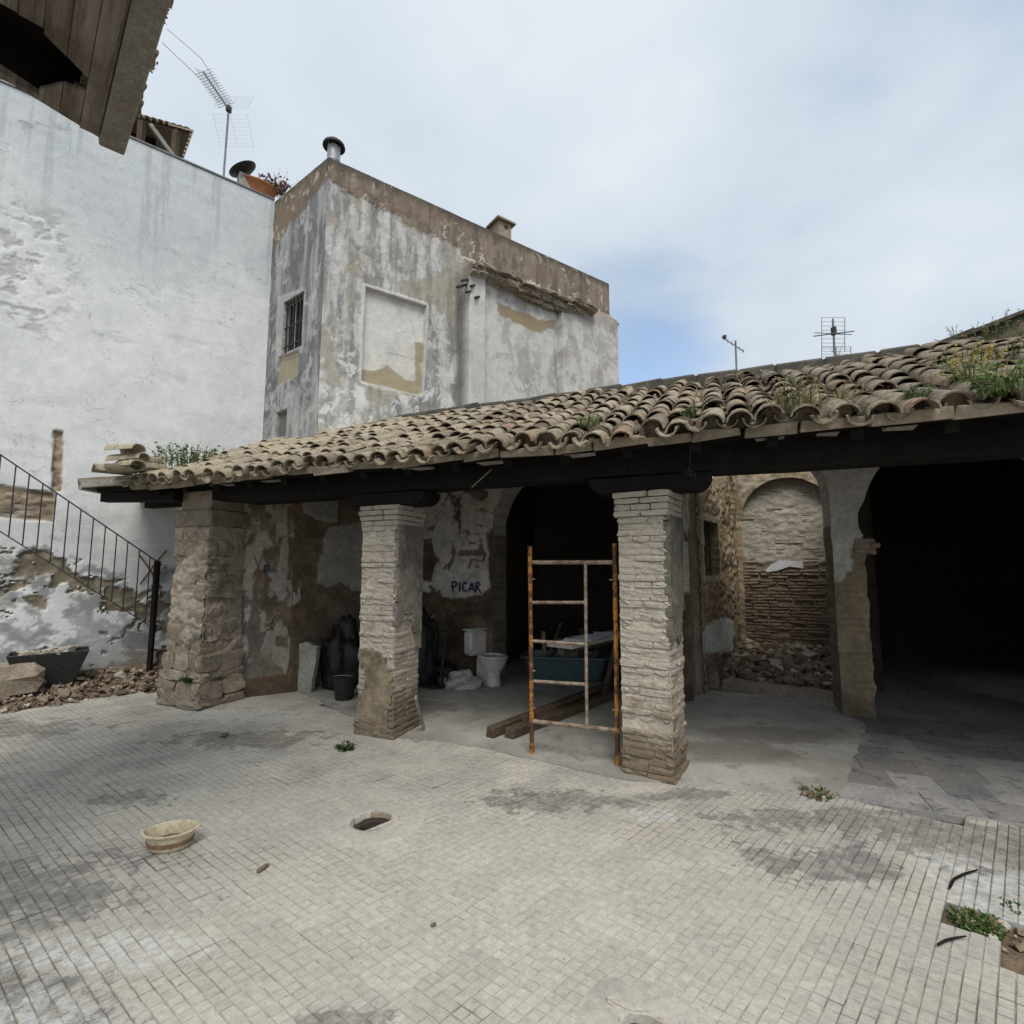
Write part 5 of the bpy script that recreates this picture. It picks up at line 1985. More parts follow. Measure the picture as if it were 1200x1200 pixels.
# ------------------------------------------------------------------ the roofless brick room
def build_ruin():
    NR = 5.0
    pl = porch_plane(NR)
    t = thing('ruined_wall', 'bare brick wall with a blind arch in the roofless room beyond the porch', 'wall', W(1.3, NR, 0))
    a0 = pl.uv(868, 640)
    uL, uR = a0[0] + .02, 2.02
    uc, hw, sp = (uL + uR) / 2, (uR - uL) / 2, 2.38

    def rsd(U, V):
        return np.minimum(arch_sd(U, V, uc, hw, sp) + .03 * (fbm(U * 7, V * 7, 4, 171) - .5), 3.27 + .06 * (fbm(U * 6, V * 0, 4, 172) - .5) - V)

    def fn(U, V):
        n1, n2 = fbm(U * 4, V * 5, 5, 173), fbm(U * 10, V * 14, 4, 174, .6)
        c = np.ones(U.shape + (3,)) * np.array((0.34, 0.27, 0.18))
        c = mixc(c, (0.21, 0.155, 0.10), sm(n2, .45, .6) * .8)
        c = mixc(c, (0.44, 0.39, 0.31), sm(n1, .52, .64) * .7)
        ring = sm(arch_sd(U, V, uc, hw, sp), .11, .09)
        c = mixc(c, (0.30, 0.245, 0.165), ring * .7)
        return c, .05 * (n1 - .5) + .04 * (n2 - .5) + ring * .02
    grid_wall('arch_face', porch_plane(NR - .14), uL - .35, uR + .4, 0.0, 3.4, .02, fn, M_WALLR, t, rsd, .16, (0.27, 0.21, 0.14))
    m = MB()
    m.beam(W(uL - .35, NR + .05, 3.30), W(uR + .4, NR + .05, 3.29), .42, .04, jit=.012)
    m.build('coping', M_FASCIA, t)

    def core_fn(U, V):
        n1 = fbm(U * 4, V * 5, 5, 175)
        c = np.ones(U.shape + (3,)) * np.array((0.27, 0.215, 0.155)) * (.7 + .6 * n1)[..., None]
        up = sm(V + .35 * (n1 - .5), 1.62, 1.72)
        c = mixc(c, (0.40, 0.365, 0.305), up * .9)
        n2 = fbm(U * 9, V * 14, 4, 179)
        return c, .014 * (n1 - .5) + up * (.026 + .022 * (n2 - .5)) + .014 * (n2 - .5)
    grid_wall('mortar_bed', porch_plane(NR + .015), uL - .1, uR + .3, 0, 3.3, .016, core_fn, M_WALLR, t)
    MB().box(W((uL + uR) / 2 + .05, NR + .3, 1.55), (uR - uL + .7, .5, 3.1), ROT_P).build('backing', M_MORTAR, t)
    # white lime patch
    pw = porch_plane(NR - .03)
    pm = pw.poly([(897, 668), (905, 661), (915, 656), (940, 658), (941, 666), (925, 664), (912, 668), (898, 671)])
    xs = [p[0] for p in pm]

    def sdp(U, V):
        return -poly_sd(U, V, pm) + .025 * (fbm(U * 9, V * 9, 4, 176) - .5)
    grid_wall('lime_patch', pw, min(xs) - .05, max(xs) + .05, min(p[1] for p in pm) - .05, max(p[1] for p in pm) + .05, .012,
              lambda U, V: (np.ones(U.shape + (3,)) * .62 * (.85 + .3 * fbm(U * 8, V * 8, 4, 177))[..., None], .01 * fbm(U * 6, V * 6, 3, 178)), M_WALL, t, sdp, .03, (.5, .48, .44))
    blk = [lumpy_block('brick', 210 + i, .07, 1, .12) for i in range(7)]
    for b in blk:
        b.materials.append(M_BRICKR)
    rr = random.Random(61)
    from mathutils import Euler
    row = 0
    z = .32
    while z < sp + hw:
        u = uL - .03 - (row % 2) * .12 - rr.uniform(0, .05)
        while u < uR:
            ln = rr.choice((.27, .29, .25, .15))
            c = u + ln / 2
            if z < sp or math.hypot(c - uc, z - sp) < hw + .03:
                up = z > 1.68 + .1 * math.sin(c * 5)
                if rr.random() < (.78 if up else .92):
                    o = rr.gauss(0, .006) - (.012 if up else 0) - (rr.uniform(.01, .03) if rr.random() < .12 else 0)
                    place('brick', rr.choice(blk), TRS(W(c, NR + .045 - o - .02, z), ROT_P @ Euler((rr.gauss(0, .03), rr.gauss(0, .02), rr.gauss(0, .02))).to_matrix(), (ln - .010, .09, .036)), t)
            u += ln
        z += .050
        row += 1
    # side wall with a slit window
    a, b = W(.10, NB_ + .52), W(a0[0] - .02, NR)
    d = (b - a).xy
    ps = Plane(a.xy, math.degrees(math.atan2(d.y, d.x)))
    wp = ps.poly([(825, 611), (840, 613), (838, 678), (825, 672)])
    wu0, wu1 = min(p[0] for p in wp), max(p[0] for p in wp)
    wz0, wz1 = ps.uv(830, 675)[1], ps.uv(830, 611)[1]

    def ssd(U, V):
        return np.minimum(np.maximum(np.maximum(wu0 - U, U - wu1), np.maximum(wz0 - V, V - wz1)) + .02 * (fbm(U * 8, V * 8, 3, 181) - .5),
                          2.86 + .30 * sm(U, .9, 1.9) + .10 * (fbm(U * 5, V * 0, 4, 182) - .5) - V)

    def sfn(U, V):
        n1, n2 = fbm(U * 4, V * 5, 5, 183), fbm(U * 11, V * 15, 4, 184, .65)
        c = np.ones(U.shape + (3,)) * np.array((0.33, 0.245, 0.155))
        c = mixc(c, (0.155, 0.11, 0.072), sm(n2, .46, .58) * .9)
        c = mixc(c, (0.44, 0.36, 0.25), sm(n1, .52, .64) * .6)
        c = mixc(c, (0.21, 0.145, 0.10), sm(V + .2 * (n1 - .5), 1.45, 1.3) * .55)
        wh = pmask(U, V, ps.poly([(819, 742), (830, 732), (848, 722), (860, 728), (858, 765), (820, 765)]), .05, 5, 185, .01)
        c = mixc(c, (0.50, 0.50, 0.45), wh)
        dk = sm(V + .3 * (n1 - .5), .55, .35) * (1 - wh)
        c = mixc(c, (0.11, 0.085, 0.065), dk * .7)
        fr = sm(ssd(U, V), .10, .08) * sm(V, wz1 + .12, wz1 + .08)
        c = mixc(c, (0.40, 0.34, 0.25), fr * .7)
        return c, (.09 * (n2 - .5) + .05 * (n1 - .5)) * (1 - wh) * (1 - .7 * fr) + .01 * wh + .02 * fr
    t2 = thing('side_wall', 'rough rubble wall with a dark slit window left of the blind arch', 'wall', ((a + b) / 2))
    grid_wall('wall', ps, -.05, d.length + .02, 0, 3.35, .02, sfn, M_WALLR, t2, ssd, .22, (0.16, 0.12, 0.085))
    quad_wall('wall_return', W(-.45, NB_ + .515), W(.12, NB_ + .515), 0, 3.3, M_MORTAR, t2)
    m = MB()
    m.add([ps.pt(wu0 - .05, wz0 - .05, -.21), ps.pt(wu1 + .05, wz0 - .05, -.21), ps.pt(wu1 + .05, wz1 + .05, -.21), ps.pt(wu0 - .05, wz1 + .05, -.21)], [(0, 1, 2, 3)])
    wo = m.build('window', M_WOOD, t2)  # black sheet painted for the darkness inside the slit
    for k in range(3):
        uu = wu0 + (wu1 - wu0) * (k + .5) / 3
        MB().tube([ps.pt(uu, wz0 - .03, -.08), ps.pt(uu, wz1 + .03, -.08)], .012, 6).build('bar', M_IRON, wo)
    # curb and rubble
    c0, c1 = ground(846, 806), ground(986, 824)
    m = MB()
    dd = (c1 - c0).normalized()
    side = Vector((-dd.y, dd.x, 0))
    n = 12
    for i in range(n + 1):
        p = c0.lerp(c1, i / n)
        for o, z in ((0, -.05), (.02, .085), (.16, .11), (.22, -.05)):
            m.v.append(p + side * (o + random.uniform(-.012, .012)) + ZZ * (z + (random.uniform(-.012, .012) if z else 0)))
    for i in range(n):
        for k in range(3):
            m.f.append([i * 4 + k, i * 4 + k + 1, i * 4 + 5 + k, i * 4 + 4 + k])
            m.m.append(0)
    m.f += [[0, 1, 2, 3], [n * 4, n * 4 + 1, n * 4 + 2, n * 4 + 3]]
    m.m += [0, 0]
    tag(m.build('curb', M_MORTAR, origin=c0.lerp(c1, .5)), 'worn concrete curb in front of the rubble in the roofless room', 'curb')
    m = MB()
    q = ground(832, 808)
    m.box(q + Vector((0, .12, .10)), (.36, .3, .22), ROT_P, jit=.035)
    tag(m.build('broken_block', M_RUBBLE, origin=q, bevel=.03), 'broken masonry block at the end of the curb', 'block')


build_ruin()


# ================================================================== rubble heaps
def heap(name, label, pts_fn, area, count, sizes, seed, base_mat=M_SOIL, loose=None):
    """mound surface plus uncountable fragments in one object; area = list of (x, y) spots sampled by pts_fn"""
    rr = random.Random(seed)
    mb = MB()
    us, vs, hf = pts_fn
    nu, nv = 34, 18
    for j in range(nv + 1):
        for i in range(nu + 1):
            a, b = us[0] + (us[1] - us[0]) * i / nu, vs[0] + (vs[1] - vs[0]) * j / nv
            p = area(a, b)
            h0 = hf(a, b)
            p.z = h0 - .03 + min(1, h0 / .08) * (.035 * mnoise.noise(p * 5.0) + .02 * mnoise.noise(p * 13.0))
            mb.v.append(p)
    for j in range(nv):
        for i in range(nu):
            k = j * (nu + 1) + i
            mb.f.append([k, k + 1, k + nu + 2, k + nu + 1])
            mb.m.append(0)
    from mathutils import Euler
    for _ in range(count):
        a, b = rr.uniform(*us), rr.uniform(*vs)
        h = hf(a, b)
        if h < .006:
            continue
        p = area(a, b)
        s = rr.uniform(*sizes) * (1.8 if rr.random() < .08 else 1)
        p.z = max(h, 0) + s * .12 + rr.uniform(-.01, .02)
        R = Euler((rr.uniform(-.6, .6), rr.uniform(-.6, .6), rr.uniform(0, 6.3))).to_matrix()
        mb.box(p, (s * rr.uniform(.9, 1.6), s * rr.uniform(.6, 1.0), s * rr.uniform(.3, .7)), R, rr.choices((1, 2, 0), (.66, .17, .17))[0], jit=s * .16)
    o = mb.build(name, [base_mat, M_RUBBLE, M_RUBBLE2], kind='stuff')
    tag(o, label, 'rubble')
    return o


def hump(x, a, b, w):
    return max(0.0, min(1.0, (x - a) / w, (b - x) / w))


heap('rubble_heap', 'heap of broken brick and plaster inside the roofless room',
     ((0, 1), (0, 1), lambda a, b: min(1, b / .06) * (.10 + .28 * min(1, b / .8) + .10 * max(0, mnoise.noise(Vector((a * 3.7, b * 2.3, 3)))))),
     lambda a, b: (lambda u: W(u, (3.86 - .32 * u) + b * (4.98 - 3.86 + .32 * u)))(.02 + a * (1.78 + .45 * b)), 900, (.03, .10), 71)

_ws = PL_W
heap('rubble_strip', 'strip of brick and plaster rubble along the foot of the white wall',
     ((-4.6, .62), (.02, 1.3), lambda s, o: (.24 * hump(o, -.6, 1.12 - .34 * max(0, min(1, (s + 1.2) / 1.6)), .85)) * (1 - .45 * max(0, min(1, (s + .4) / .9)))),
     lambda s, o: _ws.pt(s, 0, o), 2600, (.012, .055), 72)


def loose_stone(px, py, sc, label, seed, mat=M_RUBBLE, cat='stone', z=0.0, group=None, rot=0.0):
    me = lumpy_block('loose_stone', seed, .12, 2, .16)
    me.materials.append(mat)
    p = ground(px, py, z)
    from mathutils import Euler
    o = place('loose_stone', me, TRS(p + ZZ * (sc[2] * .42), Euler((.12, -.1, rot)).to_matrix(), sc), None)
    tag(o, label, cat, group)
    return o


# big slab leaning and the dark tub on the heap
loose_stone(-2, 812, (.8, .40, .34), 'large pale broken wall slab lying on the rubble by the dark tub', 301, M_MORTAR, 'stone', .14, rot=.55)


def build_trough():
    c = PL_W.pt(PL_W.uv(58, 780)[0], 0, .42)
    t = thing('trough', 'dark square-sided mason tub full of brick scraps under the railing', 'tub', (c.x, c.y, .17))
    R = Matrix(((PL_W.d.x, PL_W.n.x, 0), (PL_W.d.y, PL_W.n.y, 0), (0, 0, 1)))
    m = MB()
    b, tp, h = (.50, .32), (.78, .44), .40
    rings = []
    for (w, d, z) in ((b[0], b[1], 0), (tp[0], tp[1], h), (tp[0] + .05, tp[1] + .05, h), (tp[0] + .05, tp[1] + .05, h - .025), (tp[0] + .0, tp[1] + .0, h - .027)):
        pass
    def ring(w, d, z):
        return [c + R @ Vector((x * w / 2, y * d / 2, 0)) + ZZ * (.17 + z) for x, y in ((-1, -1), (1, -1), (1, 1), (-1, 1))]
    rs = [ring(*b, 0), ring(*tp, h), ring(tp[0] - .03, tp[1] - .03, h), ring(b[0] - .02, b[1] - .02, .03)]
    for r in rs:
        m.v += r
    for i in range(3):
        for k in range(4):
            m.f.append([i * 4 + k, i * 4 + (k + 1) % 4, i * 4 + 4 + (k + 1) % 4, i * 4 + 4 + k])
    m.f += [[12, 13, 14, 15], [3, 2, 1, 0]]
    m.m = [0] * len(m.f)
    m.build('body', M_BLACKP, t, bevel=.012)
    m = MB()
    for k in range(14):
        m.box(c + R @ Vector((random.uniform(-.34, .34), random.uniform(-.16, .16), 0)) + ZZ * (.17 + h - .03 + random.uniform(-.02, .04)), (random.uniform(.08, .24), random.uniform(.06, .12), .04), Matrix.Rotation(random.uniform(0, 6), 3, 'Z') @ Matrix.Rotation(random.uniform(-.3, .3), 3, 'X'), jit=.01)
    m.build('brick_scraps', M_RUBBLE2, t)


build_trough()


# ================================================================== lean-to ledge with stacked tiles
def build_ledge():
    t = thing('ledge_roof', 'short flat ledge roof with stained white fascia left of the stone pillar', 'roof', W(-6.7, .2, 2.5))
    A = L(ground(90, 562, 2.72))
    q = [A, (-6.1, -.40), (-6.1, .95), (-7.75, .95)]
    MB().prism([tuple(W(*p).xy) for p in resample(q, .25, .006, 2)], 2.685, 2.735, bottom=True).build('top_slab', M_EAVE, t)
    a, b = W(A[0] + .03, A[1] + .02, 2.665), W(-7.72, .93, 2.665)
    MB().beam(a, b, .05, .115, jit=.012).build('fascia', M_FASCIA, t)
    MB().beam(a + UA3 * .05, W(-6.12, -.36, 2.665), .05, .085, jit=.014).build('fascia', M_FASCIA, t)
    for k in range(6):
        n = -.26 + k * .2
        MB().beam(W(-7.0 - .3 * (n + .3), n, 2.63), W(-5.95, n, 2.63), .06, .09, jit=.005).build('joist', M_WOOD, t)
    MB().beam(W(-6.95, -.22, 2.52), W(-5.8, -.05, 2.50), .12, .12, jit=.008).build('lintel', M_WOOD, t)
    MB().beam(W(-7.1, .42, 2.52), W(-5.8, .42, 2.50), .12, .12, jit=.008).build('lintel', M_WOOD, t)
    me = tile_mesh('stacked_roof_tile', .105, .09, .40, 7, False, 55)
    rr = random.Random(12)
    from mathutils import Euler
    g = ground(148, 552, 2.75)
    pl = Plane(g.xy, 2)
    spots = [(109, 556, 0, 0), (127, 557, .06, PI), (146, 557, 0, 0), (141, 547, .05, 0), (152, 546, -.05, 0), (129, 541, .04, 0), (148, 539, 0, 0), (129, 529, .04, 0)]
    for i, (px, py, dn, flip) in enumerate(spots):
        p = pl.hit(px, py) + Vector((0, dn, 0))
        R = Matrix.Rotation(math.radians((58, -18, 55, -25, 60, -15, 50, -20)[i]) + rr.gauss(0, .1), 3, 'Z') @ Matrix.Rotation(-PI / 2, 3, 'Z') @ Euler((rr.gauss(0, .05), flip + rr.gauss(0, .1), 0)).to_matrix()
        p.z = max(p.z, 2.75) + (.08 if flip else 0)
        o = place('stacked_roof_tile', me, TRS(p, R, (1, 1, 1)), None)
        tag(o, 'loose barrel roof tile stacked on the ledge roof by the white wall', 'roof tile', 'loose tiles stacked on the ledge')


build_ledge()


# ================================================================== things in the porch
def build_scaffold():
    a, b = ground(623.5, 884), ground(724, 898)
    t = thing('scaffold_frame', 'rusty yellow ladder scaffold frame standing upright between the brick pillars', 'scaffold', (a + b) / 2)
    d = (b - a).xy
    pl = Plane(a.xy, math.degrees(math.atan2(d.y, d.x)))
    ln = d.length
    z = lambda px, py: pl.uv(px, py)[1]
    top = z(621, 640)
    lean = pl.n * .0

    def up(u, z0, z1, r, name, mat, du=0.0):
        MB().tube([pl.pt(u, z0), pl.pt(u + du * .5, (z0 + z1) / 2), pl.pt(u + du, z1)], r, 10).build(name, mat, t, smooth=True)
    up(0, 0, top, .0205, 'upright', M_SCAF, pl.uv(621, 642)[0])
    up(ln, 0, z(720, 637), .0205, 'upright', M_SCAF, pl.uv(720, 640)[0] - ln)
    ui = pl.uv(687, 800)[0]
    zt, zb = z(660, 659), z(660, 849)
    up(ui, zb, zt, .015, 'inner_upright', M_SCAFG, pl.uv(686, 660)[0] - ui)
    MB().tube([pl.pt(.01, zt), pl.pt(ln - .01, z(720, 659))], .019, 8).build('top_bar', M_SCAFG, t, smooth=True)
    MB().tube([pl.pt(.0, z(623, 845)), pl.pt(ln, z(722, 856))], .019, 8).build('bottom_bar', M_SCAFG, t, smooth=True)
    for yl, yr in ((706, 706), (751, 755), (798, 802)):
        MB().tube([pl.pt(0, z(622, yl)), pl.pt(ui, z(686, yr))], .0145, 8).build('rung', M_SCAFG, t, smooth=True)
    for u, zz in ((.0, 1.53), (.0, .72), (ln, 1.53), (ln, .45), (0, .4)):
        MB().tube([pl.pt(u, zz), pl.pt(u + (.035 if u == 0 else -.035), zz, .02)], .007, 6).build('lock_pin', M_SCAFG, t)


build_scaffold()


def build_bench():
    """board on trestle behind the scaffold"""
    z = .86
    a, b = ground(655, 757, z), ground(790, 728, z)
    t = thing('plank_table', 'long grey plank laid as a table behind the scaffold frame', 'table', Vector((b.x, b.y, 0)).lerp(Vector((a.x, a.y, 0)), .5))
    m = MB()
    m.beam(a, b, .30, .035, jit=.003)
    m.build('board', M_PLANK, t, bevel=.004)
    m = MB()
    m.beam(a + Vector((.02, .02, -.05)), b + Vector((0, 0, -.05)), .08, .06)
    m.build('bearer', M_DARKROOM, t)
    for k, f in enumerate((.45, .95)):
        c = a.lerp(b, f)
        for s in (-1, 1):
            m = MB()
            sd = Vector((-(b - a).y, (b - a).x, 0)).normalized() * s
            m.beam(c + sd * .05 + ZZ * -.04, Vector((c.x, c.y, 0)) + sd * .28, .035, .05)
            m.build('leg', M_DARKROOM, t)
    c = a.lerp(b, .18)
    for i in range(4):
        m = MB()
        R = Matrix.Rotation(random.uniform(-.5, .5) - .4, 3, 'Z')
        p = a.lerp(b, .12 + .07 * i) + ZZ * (.0195 + .003 * i)
        q = [p + R @ Vector((x * .15, y * .105, random.uniform(0, .006))) for x, y in ((-1, -1), (1, -1), (1, 1), (-1, 1))]
        m.add(q + [v - ZZ * .0015 for v in q], [(0, 1, 2, 3), (7, 6, 5, 4), (0, 4, 5, 1), (1, 5, 6, 2), (2, 6, 7, 3), (3, 7, 4, 0)])
        o = m.build('paper_sheet', M_PAPER, origin=p)
        tag(o, 'loose white paper sheet lying on the plank table', 'paper', 'papers on the plank table')


build_bench()


def build_timbers():
    for i, (p, q, w, h, z0, lab) in enumerate([
            ((574, 866), (722, 806), .10, .09, 0, 'brown squared timber on the porch floor, on the side of the toilet'),
            ((596, 867), (742, 810), .11, .09, 0, 'brown squared timber on the porch floor passing behind the scaffold foot'),
            ((612, 858), (700, 818), .07, .05, .09, 'thin brown batten lying on top of the two squared timbers')]):
        a, b = ground(*p), ground(*q)
        m = MB()
        m.beam(a + ZZ * (h / 2 + z0 + .011), b + ZZ * (h / 2 + z0 + .011), w, h, jit=.008)
        tag(m.build('timber', M_WOODB, origin=Vector((a.x, a.y, 0)), bevel=.008), lab, 'timber', 'timbers on the porch floor')


build_timbers()


def build_toilet():
    g = ground(577, 804)
    ang = math.radians(PA - 25)
    R = Matrix.Rotation(ang, 3, 'Z')
    t = thing('toilet', 'grubby white toilet with cistern standing against the dark wall', 'toilet', g)
    o = g
    # bowl: lathe squeezed to an egg shape; long axis along R x
    bowl = MB()
    prof = [(.09, 0), (.11, .02), (.095, .12), (.10, .20), (.155, .30), (.185, .37), (.19, .39), (.165, .395), (.14, .36), (.06, .25), (.0, .24)]
    bowl.lathe(prof, o, 20, 1.28, 1.0, R)
    bowl.build('bowl', M_PORC, t, smooth=True)
    ped = MB()
    ped.box(o + R @ Vector((-.14, 0, .19)), (.26, .19, .38), R, taper=.94)
    ped.build('pedestal', M_PORC, t, bevel=.03, smooth=True)
    seat = MB()
    seat.lathe([(.19, .395), (.195, .405), (.19, .42), (.13, .42), (.125, .40)], o, 20, 1.28, 1.0, R)
    seat.build('seat', M_PORC, t, smooth=True)
    ci = MB()
    ci.box(o + R @ Vector((-.33, 0, .56)), (.17, .38, .34), R, taper=1.04)
    ci.build('cistern', M_PORC, t, bevel=.025, smooth=True)
    li = MB()
    li.box(o + R @ Vector((-.33, 0, .745)), (.20, .41, .03), R)
    li.build('cistern_lid', M_PORC, t, bevel=.01, smooth=True)
    bt = MB()
    bt.lathe([(.022, .76), (.022, .775), (0, .776)], o + R @ Vector((-.33, 0, 0)), 12)
    bt.build('flush_button', M_GALV, t)


build_toilet()


def build_bathtub():
    a, b = ground(607, 805), ground(700, 806)
    c = (a + b) / 2 + Vector((.16, .52, 0))
    R = Matrix.Rotation(math.radians(PA + 14), 3, 'Z')
    t = thing('bathtub', 'teal bathtub full of scrap behind the scaffold frame', 'bathtub', c)
    m = MB()

    def rr_(w, d, z, r=.12, k=5):
        out = []
        for cx, cy, a0 in ((1, 1, 0), (-1, 1, PI / 2), (-1, -1, PI), (1, -1, 3 * PI / 2)):
            for i in range(k + 1):
                th = a0 + PI / 2 * i / k
                out.append(c + R @ Vector((cx * (w / 2 - r) + r * math.cos(th), cy * (d / 2 - r) + r * math.sin(th), z)))
        return out
    rings = [rr_(1.05, .42, .0), rr_(1.15, .52, .22), rr_(1.20, .58, .32), rr_(1.28, .66, .335), rr_(1.28, .66, .36), rr_(1.16, .54, .36), rr_(1.08, .46, .15), rr_(.98, .36, .06)]
    n = len(rings[0])
    for r in rings:
        m.v += r
    for i in range(len(rings) - 1):
        for k in range(n):
            m.f.append([i * n + k, i * n + (k + 1) % n, (i + 1) * n + (k + 1) % n, (i + 1) * n + k])
    m.f.append([(len(rings) - 1) * n + k for k in range(n)])
    m.m = [0] * len(m.f)
    m.build('shell', M_TUB, t, smooth=True)
    rr = random.Random(77)
    for i in range(9):
        m = MB()
        p = c + R @ Vector((rr.uniform(-.45, .5), rr.uniform(-.15, .2), .25 + rr.uniform(0, .1)))
        q = p + Vector((rr.uniform(-.35, .35), rr.uniform(-.1, .25), rr.uniform(.08, .5)))
        m.beam(p, q, rr.uniform(.03, .09), rr.uniform(.02, .05))
        o = m.build('scrap_piece', rr.choice((M_WOODB, M_DARKROOM, M_WOODB, M_RUBBLE, M_BLACKP)), origin=p)
        tag(o, 'dirty scrap batten sticking out of the teal bathtub behind the scaffold', 'scrap', 'scrap thrown into the bathtub')


build_bathtub()


def soft_heap(name, label, cat, px, py, size, mat, seed, z=0.0):
    bm = bmesh.new()
    bmesh.ops.create_icosphere(bm, subdivisions=4, radius=1.0)
    for v in bm.verts:
        q = v.co.copy()
        n = mnoise.fractal(q * 1.6 + Vector((seed, 0, seed * .7)), .8, 2.1, 5)
        f = abs(mnoise.noise(q * 4.5 + Vector((0, seed, 2))))
        v.co = q * (1 + .34 * n - .16 * f)
        if v.co.z < -.45:
            v.co.z = -.45 + (v.co.z + .45) * .1
        v.co = Vector((v.co.x * size[0] / 2, v.co.y * size[1] / 2, (v.co.z + .5) * size[2] / 1.5))
    me = bpy.data.meshes.new(name)
    bm.to_mesh(me)
    bm.free()
    me.polygons.foreach_set('use_smooth', [True] * len(me.polygons))
    o = link(name, me, mat)
    o.location = ground(px, py, z)
    tag(o, label, cat)
    return o


soft_heap('sack', 'crumpled white sack on the floor left of the toilet', 'sack', 541, 806, (.50, .36, .22), M_SACK, 4)
soft_heap('rubbish_bag', 'full black rubbish bag slumped behind the black bucket', 'bag', 400, 806, (.55, .5, .95), M_BLACKP, 9)
soft_heap('rubbish_bag', 'tall black bag of waste standing behind the hand truck', 'bag', 492, 803, (.5, .45, 1.05), M_BLACKP, 15)
soft_heap('rubbish_bag', 'low dark bag lying between the sack and the hand truck', 'bag', 517, 800, (.5, .4, .3), M_BLACKP, 19)


def build_bucket():
    g = ground(403, 820)
    t = thing('bucket', 'black plastic bucket beside the rubbish bag at the end wall', 'bucket', g)
    m = MB()
    m.lathe([(.105, 0), (.14, .27), (.148, .27), (.148, .285), (.132, .285), (.10, .015), (0, .015)], g + ZZ * .01, 20)
    m.lathe([(0, 0), (.105, 0)], g + ZZ * .01, 20)
    m.build('body', M_BLACKP, t, smooth=True)
    h = MB()
    h.tube([g + Vector((.145 * math.cos(a), -.03 - .05 * math.sin(a), .27 + .0 * a + .04 * math.sin(a))) for a in [PI * k / 10 for k in range(11)]], .005, 6)
    h.build('handle', M_GALV, t)


build_bucket()


def build_handtruck():
    g = ground(503, 806)
    t = thing('hand_truck', 'dark hand truck with small wheels parked behind the brick pillar', 'hand truck', g)
    U3 = UA3
    b = Vector((-NA.x, -NA.y, 0))
    for s in (-1, 1):
        p = g + U3 * (.17 * s)
        MB().tube([p + ZZ * .12, p - b * .18 + ZZ * .75, p - b * .30 + ZZ * .95, p - b * .42 + ZZ * .98], .014, 8).build('rail', M_IRON, t, smooth=True)
        m = MB()
        R = Matrix((b, ZZ, U3)).transposed()
        m.lathe([(.0, -.025), (.05, -.025), (.10, -.02), (.105, 0), (.10, .02), (.05, .025), (0, .025)], p + U3 * (.05 * s) + ZZ * .115, 18, R=R)
        w = m.build('wheel', M_BLACKP, t, smooth=True)
        m = MB()
        m.lathe([(.0, -.03), (.045, -.03), (.045, .03), (.0, .03)], p + U3 * (.05 * s) + ZZ * .115, 14, R=R)
        m.build('hub', M_GALV, w, smooth=True)
    for z in (.25, .5, .74):
        f = (z - .12) / .63 * .18
        MB().tube([g + U3 * -.17 - b * f + ZZ * z, g + U3 * .17 - b * f + ZZ * z], .010, 6).build('crossbar', M_IRON, t)
    m = MB()
    m.beam(g + b * .0 + U3 * -.2 + ZZ * .04, g + U3 * .2 + ZZ * .04, .24, .008)
    m.build('toe_plate', M_IRON, t)


build_handtruck()

# slat leaning on the second pillar
_a, _b = ground(497, 856), porch_plane(.10).hit(487, 817)
_o = MB().beam(_a + ZZ * .012, _b, .018, .055, up=(0, 1, 0), jit=.003).build('leaning_slat', M_PLANK, origin=_a)
tag(_o, 'short whitish slat leaning against the foot of the brick pillar', 'slat')


# tarpaulin-grey box and struts behind the scaffold
for i, (p, q, zt, lab) in enumerate([((733, 790), (741, 770), 1.7, 'thin grey prop leaning in the dark arch behind the plank table'),
                                     ((728, 802), (752, 770), .95, 'pale broken stick leaning against the plank table')]):
    a, b = ground(*p), ground(*q)
    m = MB()
    m.beam(a + ZZ * .01, Vector((b.x, b.y, zt)), .03, .03)
    tag(m.build('prop', M_PLANK, origin=a), lab, 'prop')


# ================================================================== things in the courtyard
def build_bowl():
    g = ground(199, 994)
    R = Matrix.Rotation(math.radians(12), 3, 'Z')
    t = thing('basin', 'oval cream glazed basin standing on the courtyard paving', 'basin', g)
    m = MB()
    z0 = .006
    out = [(.115, 0), (.128, .012), (.135, .03), (.150, .095), (.158, .112), (.176, .118), (.177, .126), (.160, .128), (.146, .112), (.128, .04), (.10, .026), (0, .024)]
    vs = []
    k = 36
    for r, z in out:
        r, z = r * .72, z * .82
        for j in range(k):
            th = 2 * PI * j / k
            lip = 1 + (.07 * max(0, math.cos(2 * th)) ** 6 if z > .09 else 0)
            lift = .008 * max(0, math.cos(2 * th)) ** 4 if z > .09 else 0
            m.v.append(g + R @ Vector((r * 1.18 * lip * math.cos(th), r * .86 * math.sin(th), z + z0 + lift)))
    for i in range(len(out) - 1):
        for j in range(k):
            m.f.append([i * k + j, i * k + (j + 1) % k, (i + 1) * k + (j + 1) % k, (i + 1) * k + j])
            m.m.append(0)
    m.build('body', M_BOWL, t, smooth=True)
    m = MB()
    m.lathe([(.72 * r_, .82 * z_) for r_, z_ in ((.1395, .034), (.1415, .040), (.1465, .058), (.148, .066))], g + ZZ * z0, k, 1.18, .86, R)
    m.build('painted_band', M_BOWLB, t, smooth=True)
    m = MB()
    m.lathe([(.0, .041), (.090, .040)], g + ZZ * z0, k, 1.18, .86, R)
    m.build('dirt_inside', M_SOIL, t)


build_bowl()


